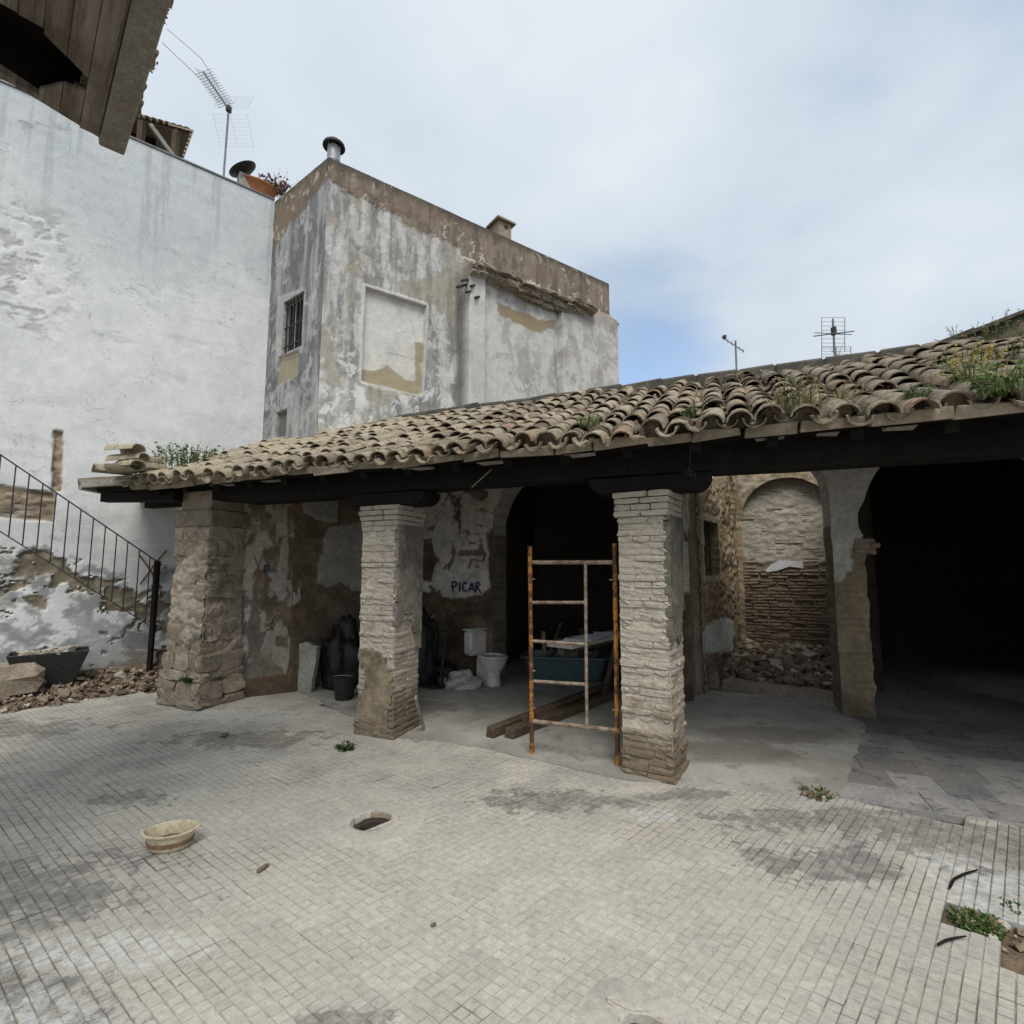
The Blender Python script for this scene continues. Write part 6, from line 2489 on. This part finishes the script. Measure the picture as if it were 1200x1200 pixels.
def build_drain(c, label, r=.125, seed=1):
    rr = random.Random(seed)
    t = thing('drain_hole', label, 'drain', (c.x, c.y, 0))
    k = 28
    m = MB()
    prof = [((3.2 if seed == 2 else 2.6), -.006), ((2.9 if seed == 2 else 2.35), .003), (1.4, .005), (1.15, .009), (1.04, .008), (1.0, .002), (.96, -.03)]
    wob = [1 + .14 * mnoise.noise(Vector((math.cos(2 * PI * j / k) * 1.3, math.sin(2 * PI * j / k) * 1.3, seed))) for j in range(k)]
    for f, z in prof:
        for j in range(k):
            th = 2 * PI * j / k
            m.v.append(Vector((c.x + r * f * wob[j] * math.cos(th) * 1.05, c.y + r * f * wob[j] * math.sin(th), z + rr.uniform(-.003, .003))))
    for i in range(len(prof) - 1):
        for j in range(k):
            m.f.append([i * k + j, i * k + (j + 1) % k, (i + 1) * k + (j + 1) % k, (i + 1) * k + j])
            m.m.append(0)
    m.build('cement_patch', M_PAVER, t, smooth=True)
    m = MB()
    m.lathe([(r * 1.24, .002), (r * 1.16, .007), (r * 1.04, .008), (r * .97, .003), (r * .94, -.026)], Vector((c.x, c.y, 0)), k, 1.05, 1.0, wob=.06)
    m.build('collar', M_RUBBLE2 if seed == 2 else M_MORTAR, t, smooth=True)
    m = MB()
    m.lathe([(r * .97, -.028), (r * .78, -.048), (r * .74, -.34), (0, -.36)], Vector((c.x, c.y, 0)), k, wob=.02)
    m.build('shaft', M_DARKROOM, t)  # dark colour stands in for the shade down the shaft


build_drain(DRAIN, 'round open drain hole with a worn cement collar in the courtyard paving', .125, 1)
build_drain(DRAIN2, 'open drain hole with a broken whitish cement collar at the edge of the paving', .08, 2)


def build_soil():
    rr = random.Random(3)
    poly = resample([tuple(p) for p in SOIL], .06, .004, 2)
    m = MB()
    xs, ys = [p.x for p in SOIL], [p.y for p in SOIL]
    nx = 40
    x0, x1, y0, y1 = min(xs) - .12, max(xs) + .12, min(ys) - .12, max(ys) + .12
    for j in range(nx + 1):
        for i in range(nx + 1):
            p = Vector((x0 + (x1 - x0) * i / nx, y0 + (y1 - y0) * j / nx, 0))
            p.z = -.034 + .016 * mnoise.noise(p * 6) + .008 * mnoise.noise(p * 17)
            m.v.append(p)
    for j in range(nx):
        for i in range(nx):
            a = j * (nx + 1) + i
            m.f.append([a, a + 1, a + nx + 2, a + nx + 1])
            m.m.append(0)
    from mathutils import Euler
    for _ in range(160):
        x, y = rr.uniform(x0, x1), rr.uniform(y0, y1)
        if not inside(SOIL, x, y):
            continue
        s = rr.uniform(.008, .035)
        m.box((x, y, -.026 + s * .15), (s * 1.3, s, s * .6), Euler((rr.uniform(-.4, .4), rr.uniform(-.4, .4), rr.uniform(0, 6))).to_matrix(), rr.choice((1, 1, 2, 0)), jit=s * .15)
    m.build('soil_patch', [M_SOIL, M_RUBBLE, M_RUBBLE2], kind='structure')


build_soil()

for i, (px, py, sc, lab) in enumerate([(1148, 1064, (.035, .025, .02), 'small pale stone among the weeds in the soil patch'),
                                       (1165, 1108, (.10, .035, .02), 'long pale stone chip at the edge of the soil patch'),
                                       (263, 863, (.10, .05, .025), 'dark clod lying on the paving in front of the stone pillar'),
                                       (727, 1177, (.10, .035, .016), 'whitish broken cement chip at the rim of the drain hole'),
                                       (508, 1085, (.022, .016, .012), 'tiny dark pebble on the open paving near the drain hole'),
                                       (308, 1018, (.09, .025, .010), 'flat brown leaf-like scrap on the paving by the basin'),
                                       (487, 868, (.05, .03, .015), 'small grey clod at the foot of the brick pillar')]):
    loose_stone(px, py, sc, lab, 400 + i, M_SOIL if i in (2, 4, 5) else M_RUBBLE2, 'stone', -.02 if i < 2 else .004, rot=i * .9)

for i, (pts, r, lab) in enumerate([([(1113, 1040), (1118, 1030), (1130, 1024), (1146, 1019)], .006, 'bent dark twig lying on the paving above the soil patch'),
                                   ([(1099, 1107), (1108, 1102), (1120, 1099), (1132, 1097)], .005, 'bent dark stick poking from the soil patch onto the paving')]):
    m = MB()
    m.tube([ground(*q, .014) for q in pts], [r, r * 1.1, r, r * .6], 6)
    tag(m.build('twig', M_WOOD, origin=ground(*pts[0])), lab, 'twig')


# ================================================================== plants
def weed(label, base, n, h, spread, mats, seed, leaf=.02, upright=.8, cat='weed', name='weed_clump', flowers=0, parent=None):
    rr = random.Random(seed)
    m = MB()
    base = Vector(base)
    for k in range(n):
        a = rr.uniform(0, 2 * PI)
        q = base + Vector((math.cos(a), math.sin(a), 0)) * spread * rr.random() ** .6 * .6
        lean = Vector((math.cos(a), math.sin(a), 0)) * rr.uniform(.1, 1 - upright + .25) + Vector((rr.gauss(0, .1), rr.gauss(0, .1), 0))
        hh = h * rr.uniform(.45, 1.05)
        pts = [q + lean * hh * t * t + ZZ * hh * t * (1 - .18 * t) for t in (0, .35, .7, 1.0)]
        mi = rr.choices(range(len(mats)), [3] + [2] * (len(mats) - 1))[0] if len(mats) > 1 else 0
        m.tube(pts, [.0035, .003, .0024, .0012], 3, mi, cap=False)
        for j in range(rr.randint(5, 9)):
            t = rr.uniform(.15, 1)
            i = min(2, int(t * 3))
            p = pts[i].lerp(pts[i + 1], t * 3 - i)
            d = Vector((rr.gauss(0, 1), rr.gauss(0, 1), rr.gauss(.35, .5))).normalized()
            s = leaf * rr.uniform(.6, 1.5)
            sd = d.orthogonal().normalized() * s * .32
            m.add([p, p + d * s * .5 + sd, p + d * s, p + d * s * .5 - sd], [(0, 1, 2, 3)], mi)
        if flowers and rr.random() < .6:
            p = pts[-1]
            for j in range(5):
                d = Vector((rr.gauss(0, 1), rr.gauss(0, 1), rr.gauss(0, 1))).normalized() * leaf * .8
                sd = d.orthogonal() * .5
                m.add([p, p + d * .5 + sd, p + d, p + d * .5 - sd], [(0, 1, 2, 3)], len(mats) - 1)
    o = m.build(name, mats, parent, origin=base)
    if parent is None:
        tag(o, label, cat)
    return o


def roof_at(px, py, lift=.10):
    """point on the tiled slope seen at a pixel"""
    d = ray(px, py)
    # plane: z = EAVE_Z + lift + SLOPE * (n - EAVE_N)
    k = NA.x * d[0] + NA.y * d[1]
    c0 = -(O2.x * NA.x + O2.y * NA.y)
    tt = (EAVE_Z + lift + SLOPE * (c0 - EAVE_N) - CAM_H) / (d[2] - SLOPE * k)
    return Vector((d[0] * tt, d[1] * tt, CAM_H + d[2] * tt))


weed('tuft of reddish dry stalks growing from the tiled eave above the roofless room', roof_at(932, 482), 70, .24, .30, [M_DRY, M_STRAW, M_LEAF], 1, .022)
weed('sparse brown stalks between the eave tiles beside the reddish tuft', roof_at(985, 470), 22, .16, .22, [M_DRY, M_STRAW], 2, .016)
weed('bright green weed growing in a gutter tile near the right end of the roof', roof_at(1176, 462), 60, .22, .18, [M_LEAF, M_LEAF, M_STRAW], 3, .032)
_wy = weed('yellow-flowered weed patch on the upper tiles near the gable wall', roof_at(1130, 432), 70, .15, .45, [M_STRAW, M_LEAF, M_YEL], 4, .018, flowers=1)
weed('tall green grass tuft between the tile rows beside the yellow flowers', roof_at(1140, 450), 34, .22, .2, [M_STRAW, M_LEAF], 5, .03)
weed('little green sprig in the broken eave tile above the hanging wire', roof_at(808, 490), 26, .09, .10, [M_LEAF, M_LEAFD], 6, .022)
weed('small green grass tuft in the eave tiles above the scaffold frame', roof_at(688, 502), 46, .13, .14, [M_LEAF, M_STRAW], 7, .02)
weed('small green sprout in an eave tile between the two largest roof weeds', roof_at(1074, 468), 26, .10, .10, [M_LEAF, M_LEAFD], 8, .022)
weed('loose green bush growing on the roof by the stacked tiles', roof_at(222, 548), 110, .34, .55, [M_LEAF, M_STRAW, M_LEAFD], 9, .026)
_wd = weed('dry brown growth along the top of the tiles below the gable wall', roof_at(1185, 425), 90, .13, .6, [M_DRY, M_STRAW, M_LEAFD], 10, .02)
_wm = weed('mossy dry growth hanging over the face of the gable wall', porch_plane(2.60).hit(1165, 402), 150, .16, .9, [M_STRAW, M_LEAFD, M_DRY, M_LEAF], 61, .022, .5)
_wm['kind'] = _wy['kind'] = _wd['kind'] = 'stuff'
for i, px in enumerate((1087, 1120, 1145)):
    py = (409, 397, 388)[i]
    p = porch_plane(2.72).hit(px, py + 2)
    weed(('thin forked stalk on the low end of the gable wall', 'tall thin stalk with seed heads on the gable wall coping', 'short stalk with seed heads further up the gable wall coping')[i],
         p, (3, 4, 3)[i], (.16, .26, .13)[i], .05, [M_DRY], 20 + i, .018, .95)
weed('pale stalk growing on the ridge beside the grid antenna', porch_plane(2.66).hit(982, 425), 5, .32, .03, [M_STRAW], 31, .016, .98)
weed('dark green weed growing in the soil patch', ground(1146, 1088, -.03), 190, .05, .15, [M_LEAFD, M_LEAFD, M_LEAF, M_STRAW], 32, .012, .45)
weed('small weed at the far side of the soil patch', ground(1196, 1072, -.03), 60, .05, .10, [M_LEAFD, M_LEAF], 33, .011, .5)
weed('little green weed sprouting before the brick pillar with the leaning slat', ground(405, 879), 40, .055, .10, [M_LEAFD, M_LEAFD], 34, .020, .4)
weed('dark ivy tuft low on the stone pillar', W(-5.36, -.06, .30), 46, .09, .10, [M_LEAFD], 35, .024, .4)
weed('dry twigs and weeds at the broken edge of the concrete', ground(958, 933), 40, .05, .16, [M_DRY, M_STRAW, M_LEAFD], 36, .018, .5)
weed('green tuft on top of the ruined wall over the blind arch', porch_plane(4.95).hit(919, 552), 70, .13, .2, [M_LEAF, M_LEAFD], 37, .03, .6)
weed('smaller green tuft on the ruined side wall corner', porch_plane(4.6).hit(862, 552), 50, .11, .22, [M_LEAFD, M_LEAF], 38, .026, .6)
for i, (px, py) in enumerate(((915, 436), (905, 437))):
    pass


# ================================================================== antennas, chimney, rooftop things
def build_yagi():
    base = PL_W.hit(262, 206, -.25)
    top = PL_W.hit(268, 128, -.25)
    t = thing('television_antenna', 'long television antenna on a thin mast above the white wall', 'antenna', base)
    base = base - ZZ * .1
    MB().tube([base, top + ZZ * .04], .017, 8).build('mast', M_ALU, t)
    tip = PL_W.hit(238, 84, .35)
    MB().tube([top, tip], .010, 6).build('boom', M_ALU, t)
    ax = (tip - top).normalized()
    side = ax.cross(ZZ).normalized()
    upv = side.cross(ax).normalized()
    for k in range(14):
        p = top.lerp(tip, .12 + .88 * k / 13)
        for s in (1, -1):
            MB().tube([p - side * .13 + upv * .05 * s, p, p + side * .13 + upv * .05 * s], .0035, 4).build('element', M_ALU, t)
    for s in (1, -1):
        q = [top.lerp(tip, .45) + upv * .14 * s, tip + upv * .17 * s + ax * .05, PL_W.hit(*((196, 34) if s > 0 else (190, 50)), .75)]
        MB().tube(q, .004, 4).build('outer_rod', M_ALU, t)
    for s in (1, -1):
        m = MB()
        for k in range(9):
            a = top - ax * .05 + upv * s * (.06 + .05 * k) - ax * .03 * k
            m.tube([a - side * .32, a + side * .32], .0012, 3)
        for j in (-1, 0, 1):
            m.tube([top - ax * .05 + upv * s * .05 + side * .3 * j, top - ax * .29 + upv * s * .46 + side * .3 * j], .0016, 3)
        m.build('reflector', M_GALV, t)
    m = MB()
    m.box(top + ZZ * .0, (.07, .07, .10))
    m.build('clamp', M_IRON, t)


build_yagi()


def build_far_antennas():
    pl = porch_plane(6.5)
    b = pl.hit(863, 455)
    t = thing('small_antenna', 'small thin antenna beyond the roof left of the grid antenna', 'antenna', b)
    b0 = b - ZZ * 2.0
    tp = pl.hit(862, 402)
    MB().tube([b0, tp + ZZ * .05], .018, 6).build('mast', M_ALU, t)
    a, c = pl.hit(846, 395), pl.hit(872, 412)
    MB().tube([a, c], .012, 5).build('boom', M_ALU, t)
    for k in range(6):
        p = a.lerp(c, .1 + .85 * k / 5)
        MB().tube([p - NA3 * .12, p + NA3 * .12], .006, 4).build('element', M_ALU, t)
    m = MB()
    m.box(pl.hit(849, 395), (.06, .05, .07))
    m.build('dipole_box', M_IRON, t)
    pl = porch_plane(5.2)
    t = thing('grid_antenna', 'wide grid television antenna on a mast beyond the tiled roof', 'antenna', pl.hit(977, 426))
    MB().tube([pl.hit(977, 426) - ZZ * 1.8, pl.hit(976, 374)], .017, 6).build('mast', M_ALU, t)
    MB().tube([pl.hit(953, 394), pl.hit(1001, 388)], .011, 5).build('crossarm', M_ALU, t)
    MB().tube([pl.hit(955, 390, .3), pl.hit(998, 392, -.2)], .007, 5).build('crossarm', M_ALU, t)
    m = MB()
    m.box(pl.hit(977, 388), (.06, .06, .13))
    m.build('clamp', M_IRON, t)
    for (x0, x1, y0, y1, nn) in ((963, 990, 372, 412, 9), (963, 997, 406, 424, 7)):
        m = MB()
        for k in range(nn):
            y = y0 + (y1 - y0) * k / (nn - 1)
            m.tube([pl.hit(x0, y), pl.hit((x0 + x1) / 2, y, -.06), pl.hit(x1, y)], .0032, 3)
        for x in (x0, (x0 + x1) / 2, x1):
            m.tube([pl.hit(x, y0), pl.hit(x, y1)], .0055, 4)
        m.build('reflector_grid', M_ALU, t)


build_far_antennas()


def build_chimneys():
    p = PL_F.hit(391, 182, -.35)
    p.z = FTOP - .1
    t = thing('flue_pipe', 'galvanised flue pipe with round cowl on the corner of the tall house', 'chimney', p)
    zt = PL_F.uv(392, 160)[1] + .10
    MB().lathe([(.105, 0), (.105, zt - p.z)], p, 18).build('pipe', M_GALV, t, smooth=True)
    MB().lathe([(.112, 0), (.112, .03)], p + ZZ * ((zt - p.z) * .55), 18).build('joint_ring', M_GALV, t, smooth=True)
    MB().lathe([(.0, .17), (.10, .14), (.175, .07), (.185, .03), (.178, .02), (.10, .05), (0, .06)], p + ZZ * (zt - p.z - .02), 20).build('cowl', M_IRON, t, smooth=True)
    for k in range(3):
        a = 2 * PI * k / 3
        MB().beam(p + Vector((.1 * math.cos(a), .1 * math.sin(a), zt - p.z - .05)), p + Vector((.12 * math.cos(a), .12 * math.sin(a), zt - p.z + .03)), .02, .006).build('cowl_strut', M_GALV, t)
    c = PL_F.hit(587, 272, -.45)
    z0 = FTOP - .05
    z1 = c.z + .03
    t = thing('chimney_stack', 'small square chimney with pyramid cap on the tall house parapet', 'chimney', (c.x, c.y, z0))
    R = Matrix(((PL_F.d.x, -PL_F.n.x, 0), (PL_F.d.y, -PL_F.n.y, 0), (0, 0, 1)))
    hh = .62
    m = MB()
    m.box(Vector((c.x, c.y, z0 + hh / 2)), (.32, .32, hh), R, jit=.008)
    m.build('shaft', M_MORTAR, t, bevel=.01)
    m = MB()
    top = Vector((c.x, c.y, z0 + hh))
    q = [top + R @ Vector((x * .23, y * .23, 0)) for x, y in ((-1, -1), (1, -1), (1, 1), (-1, 1))]
    m.add(q + [v + ZZ * .035 for v in q] + [top + ZZ * .24], [(3, 2, 1, 0), (0, 1, 5, 4), (1, 2, 6, 5), (2, 3, 7, 6), (3, 0, 4, 7), (4, 5, 8), (5, 6, 8), (6, 7, 8), (7, 4, 8)])
    m.build('cap', M_MORTAR, t)
    m = MB()
    Rn = Matrix((R @ Vector((1, 0, 0)), ZZ, R @ Vector((0, -1, 0)))).transposed()
    m.lathe([(0, .0), (.045, .0), (.045, -.01)], top + R @ Vector((.02, -.168, -.10)), 12, R=Rn)
    m.build('vent_hole', M_IRON, t)


build_chimneys()


def build_roof_garden():
    p = PL_W.hit(287, 214, -.12)
    p.z = WTOP + .045
    t = thing('satellite_dish', 'dark satellite dish on a pale box at the end of the white wall top', 'satellite dish', p)
    R = Matrix.Rotation(math.radians(40), 3, 'Z')
    MB().box(p + ZZ * .12, (.22, .2, .26), R).build('box', M_FASCIA, t, bevel=.01)
    d = Vector((-.35, -.35, .86)).normalized()
    q = d.to_track_quat('Z', 'Y').to_matrix()
    MB().lathe([(0, -.06), (.16, -.04), (.28, .02), (.285, .03), (.16, -.02), (0, -.03)], p + Vector((-.04, .0, .36)), 24, 1, .8, q).build('dish', M_IRON, t, smooth=True)
    p2 = PL_W.hit(304, 224, -.10)
    p2.z = WTOP + .045
    t2 = thing('flower_pot', 'terracotta trough of purple flowers at the end of the white wall top', 'flower pot', p2)
    RW = Matrix(((PL_W.d.x, -PL_W.n.x, 0), (PL_W.d.y, -PL_W.n.y, 0), (0, 0, 1)))
    m = MB()
    m.lathe([(.0, 0), (.14, 0), (.20, .17), (.215, .18), (.215, .205), (.18, .205), (.17, .17), (0, .165)], p2, 24, 1.5, .8, RW)
    m.build('pot', M_TERRA, t2, smooth=True)
    weed('', p2 + PL_W.d.to_3d() * .28 + ZZ * .15, 60, .40, .22, [M_DRY, M_FLOWER, M_FLOWER], 41, .05, .5, flowers=1, name='plant', parent=t2)


build_roof_garden()


def build_hut():
    """little tiled lean-to on the terrace behind the white wall"""
    off = -1.1
    t = thing('terrace_hut', 'small timber lean-to with tiled edge on the terrace above the white wall', 'hut', PL_W.hit(190, 170, off))
    A, B_ = PL_W.hit(90, 122, off), PL_W.hit(222, 158, off)
    Cc = PL_W.hit(90, 122, off - 1.4)
    z0 = WTOP - .1
    up = .28
    m = MB()
    r1, r2 = A, B_
    bk = -PL_W.n.to_3d() * 1.4
    q = [r1, r2, r2 + bk + ZZ * up, r1 + bk + ZZ * up]
    m.add(q + [v + ZZ * .05 for v in q], [(3, 2, 1, 0), (4, 5, 6, 7), (0, 1, 5, 4), (1, 2, 6, 5), (2, 3, 7, 6), (3, 0, 4, 7)])
    m.build('roof_boards', M_WOODB, t)
    d = (B_ - A).normalized()
    me = tile_mesh('roof_tile', .07, .06, .4, 6, False, 77)
    n = 16
    bkd = (bk + ZZ * up).normalized()
    Rm = Matrix((d, bkd, d.cross(bkd))).transposed()
    for k in range(n):
        place('roof_tile', me, TRS(A.lerp(B_, (k + .5) / n) + ZZ * .05 - bkd * .06, Rm, (1, 1, 1)), t)
    for k in range(8):
        e = B_ + (bk + ZZ * up) * (k / 8.0)
        Rv = Matrix((-bkd, d, (-bkd).cross(d))).transposed()
        place('roof_tile', me, TRS(e + ZZ * .05 - d * .34 + ZZ * .0, Rv, (.9, 1, 1)), t)
    for px in (165, 206):
        p = PL_W.hit(px, 160, off + .02)
        tt = A.z + (B_.z - A.z) * ((p - A).dot(d) / (B_ - A).length)
        MB().beam(Vector((p.x, p.y, z0)), Vector((p.x, p.y, tt)), .09, .09, up=(1, 0, 0)).build('post', M_WOODB, t)
    MB().beam(PL_W.hit(176, 146, off + .06), PL_W.hit(204, 184, off + .06), .06, .06).build('brace', M_PLANK, t)
    m = MB()
    m.add([PL_W.pt(-4, z0, off - .5), PL_W.pt(PL_W.uv(200, 170)[0] - .1, z0, off - .5), PL_W.pt(PL_W.uv(200, 170)[0] - .1, B_.z + .1, off - .5), PL_W.pt(-4, B_.z + .1, off - .5)], [(0, 1, 2, 3)])
    m.build('back_boards', M_WOOD, t)


build_hut()


# ================================================================== near eave, top left
def build_near_eave():
    Z = 5.0
    K = ground(146, 178, Z)
    far = (ground(0, 88, Z) - K)
    E2 = (ground(200, 0, Z) - K)
    dE = E2.normalized()
    pl_ = Vector((dE.y, -dE.x, 0))
    if pl_.dot(far) < 0:
        pl_ = -pl_
    skew = far.dot(dE) / far.dot(pl_)
    LEN, WID = 3.1, 2.7
    t = thing('near_house', 'rotten boarded eave of the house beside the viewer, jutting over the courtyard', 'house', K + pl_ * WID - ZZ * Z)
    hole = [ground(*q, Z) - K for q in [(-40, -20), (0, 3), (30, 18), (62, 48), (107, 95), (100, 106), (84, 98), (66, 97), (56, 105), (30, 103), (0, 88), (-60, 60)]]
    hole = [(h.dot(pl_), h.dot(dE)) for h in hole]
    rr = random.Random(14)
    off = .17
    w = .118
    mb0 = MB()
    mb0.beam(K + dE * 0.0 + pl_ * .085, K + dE * LEN + pl_ * .085, .165, .085, jit=.006)
    mb0.build('edge_board', M_SOFFITE, t, bevel=.01)
    while off < WID:
        def cuts(a):
            y0 = skew * a
            segs, cur, y = [], None, y0
            while y < y0 + LEN:
                if not inside(hole, a, y):
                    cur = y if cur is None else cur
                elif cur is not None:
                    segs.append((cur, y))
                    cur = None
                y += .008
            if cur is not None:
                segs.append((cur, y))
            return [q for q in segs if q[1] - q[0] > .03]
        a0, a1 = off + .002, off + w - .002
        A, B_ = cuts(a0), cuts(a1)
        if len(A) != len(B_):
            A = B_ = cuts((a0 + a1) / 2)
        for (p0, p1), (q0, q1) in zip(A, B_):
            j = rr.uniform(-.004, .004)
            P4 = [K + pl_ * a0 + dE * p0, K + pl_ * a1 + dE * q0, K + pl_ * a1 + dE * q1, K + pl_ * a0 + dE * p1]
            m = MB()
            m.add([v + ZZ * (j - .012) for v in P4] + [v + ZZ * (j + .012) for v in P4], [(3, 2, 1, 0), (4, 5, 6, 7), (0, 1, 5, 4), (1, 2, 6, 5), (2, 3, 7, 6), (3, 0, 4, 7)])
            m.build('soffit_board', M_SOFFIT, t)
        off += w
    # far verge board
    m = MB()
    m.beam(K + pl_ * .02 + ZZ * .06, K + pl_ * WID + dE * skew * WID + ZZ * .06, .05, .10, jit=.004)
    m.build('verge_board', M_SOFFIT, t)
    # roof mass above with hidden dark space
    q = [K + pl_ * .05, K + dE * LEN + pl_ * .05, K + dE * LEN + pl_ * WID, K + pl_ * WID + dE * skew * WID]
    m = MB()
    m.add([v + ZZ * (.26 + .10 * (v - K).dot(pl_)) for v in q] + [v + ZZ * (.34 + .10 * (v - K).dot(pl_)) for v in q], [(3, 2, 1, 0), (4, 5, 6, 7), (0, 1, 5, 4), (1, 2, 6, 5), (2, 3, 7, 6), (3, 0, 4, 7)])
    m.build('roof_deck', M_WOOD, t)
    m = MB()
    m.beam(K + pl_ * .08 + ZZ * .16, K + dE * LEN + pl_ * .08 + ZZ * .16, .12, .24)
    m.build('wall_plate', M_WOOD, t)
    m = MB()
    m.beam(K + pl_ * .10 + dE * .03 + ZZ * .18, K + pl_ * WID + dE * (skew * WID + .03) + ZZ * .24, .08, .26)
    m.build('end_plate', M_WOOD, t)
    me = tile_mesh('roof_tile', .085, .075, .36, 6, False, 88)
    k = 0
    y = .05
    R = Matrix((dE, pl_, dE.cross(pl_))).transposed()
    if R.determinant() < 0 or dE.cross(pl_).z < 0:
        R = Matrix((-dE, pl_, (-dE).cross(pl_))).transposed()
    from mathutils import Euler
    while y < LEN:
        place('roof_tile', me, TRS(K + dE * y - pl_ * rr.uniform(-.01, .045) + ZZ * .09, R @ Euler((.1, rr.gauss(0, .08), rr.gauss(0, .06))).to_matrix(), (1, 1, 1)), t)
        y += rr.uniform(.15, .2)
    # supporting wall, to the left of the picture
    a, b = K + pl_ * WID + dE * skew * WID, K + pl_ * WID + dE * LEN
    m = MB()
    m.beam(Vector((a.x, a.y, 2.6)) + pl_ * .15, Vector((b.x, b.y, 2.6)) + pl_ * .15, .3, 5.3)
    m.build('wall', M_FASCIA, t)
    for i, f in enumerate((.62, .30)):
        p = K + dE * (E2.length * f) + ZZ * .40 - pl_ * .03
        weed(('dry reddish sprig on the near eave close to its corner', 'dry sprig hanging from the near eave further from its corner')[i], p, 10, .10, .06, [M_DRY], 50 + i, .02, .4)


build_near_eave()


# ================================================================== small hanging things
def build_wire():
    p = porch_plane(-.02).hit(808, 520)
    m = MB()
    q = porch_plane(-.02).hit(808, 548)
    m.tube([p + ZZ * .03, p.lerp(q, .5) + Vector((.006, 0, 0)), q], .0035, 5)
    rr = random.Random(6)
    for s in range(5):
        m.tube([q + Vector((rr.uniform(-.02, .02) * k, rr.uniform(-.015, .015) * k, -.018 * k + rr.uniform(-.012, .012))) for k in range(6)], .0022, 4)
    tag(m.build('hanging_cord', M_GREENW, origin=p), 'knotted green cord hanging from the eave over the brick pillar', 'cord')
    for i, (a, b, lab) in enumerate([((553, 571), (572, 548), 'pale splinter hanging under the beam near the scaffold frame'),
                                     ((676, 532), (688, 527), 'short pale chip sticking out under the eave above the scaffold frame')]):
        pl = porch_plane(-.06)
        m = MB()
        m.beam(pl.hit(*a), pl.hit(*b) + NA3 * .08, .012, .008)
        tag(m.build('splinter', M_PLANK, origin=pl.hit(*a)), lab, 'splinter')


build_wire()
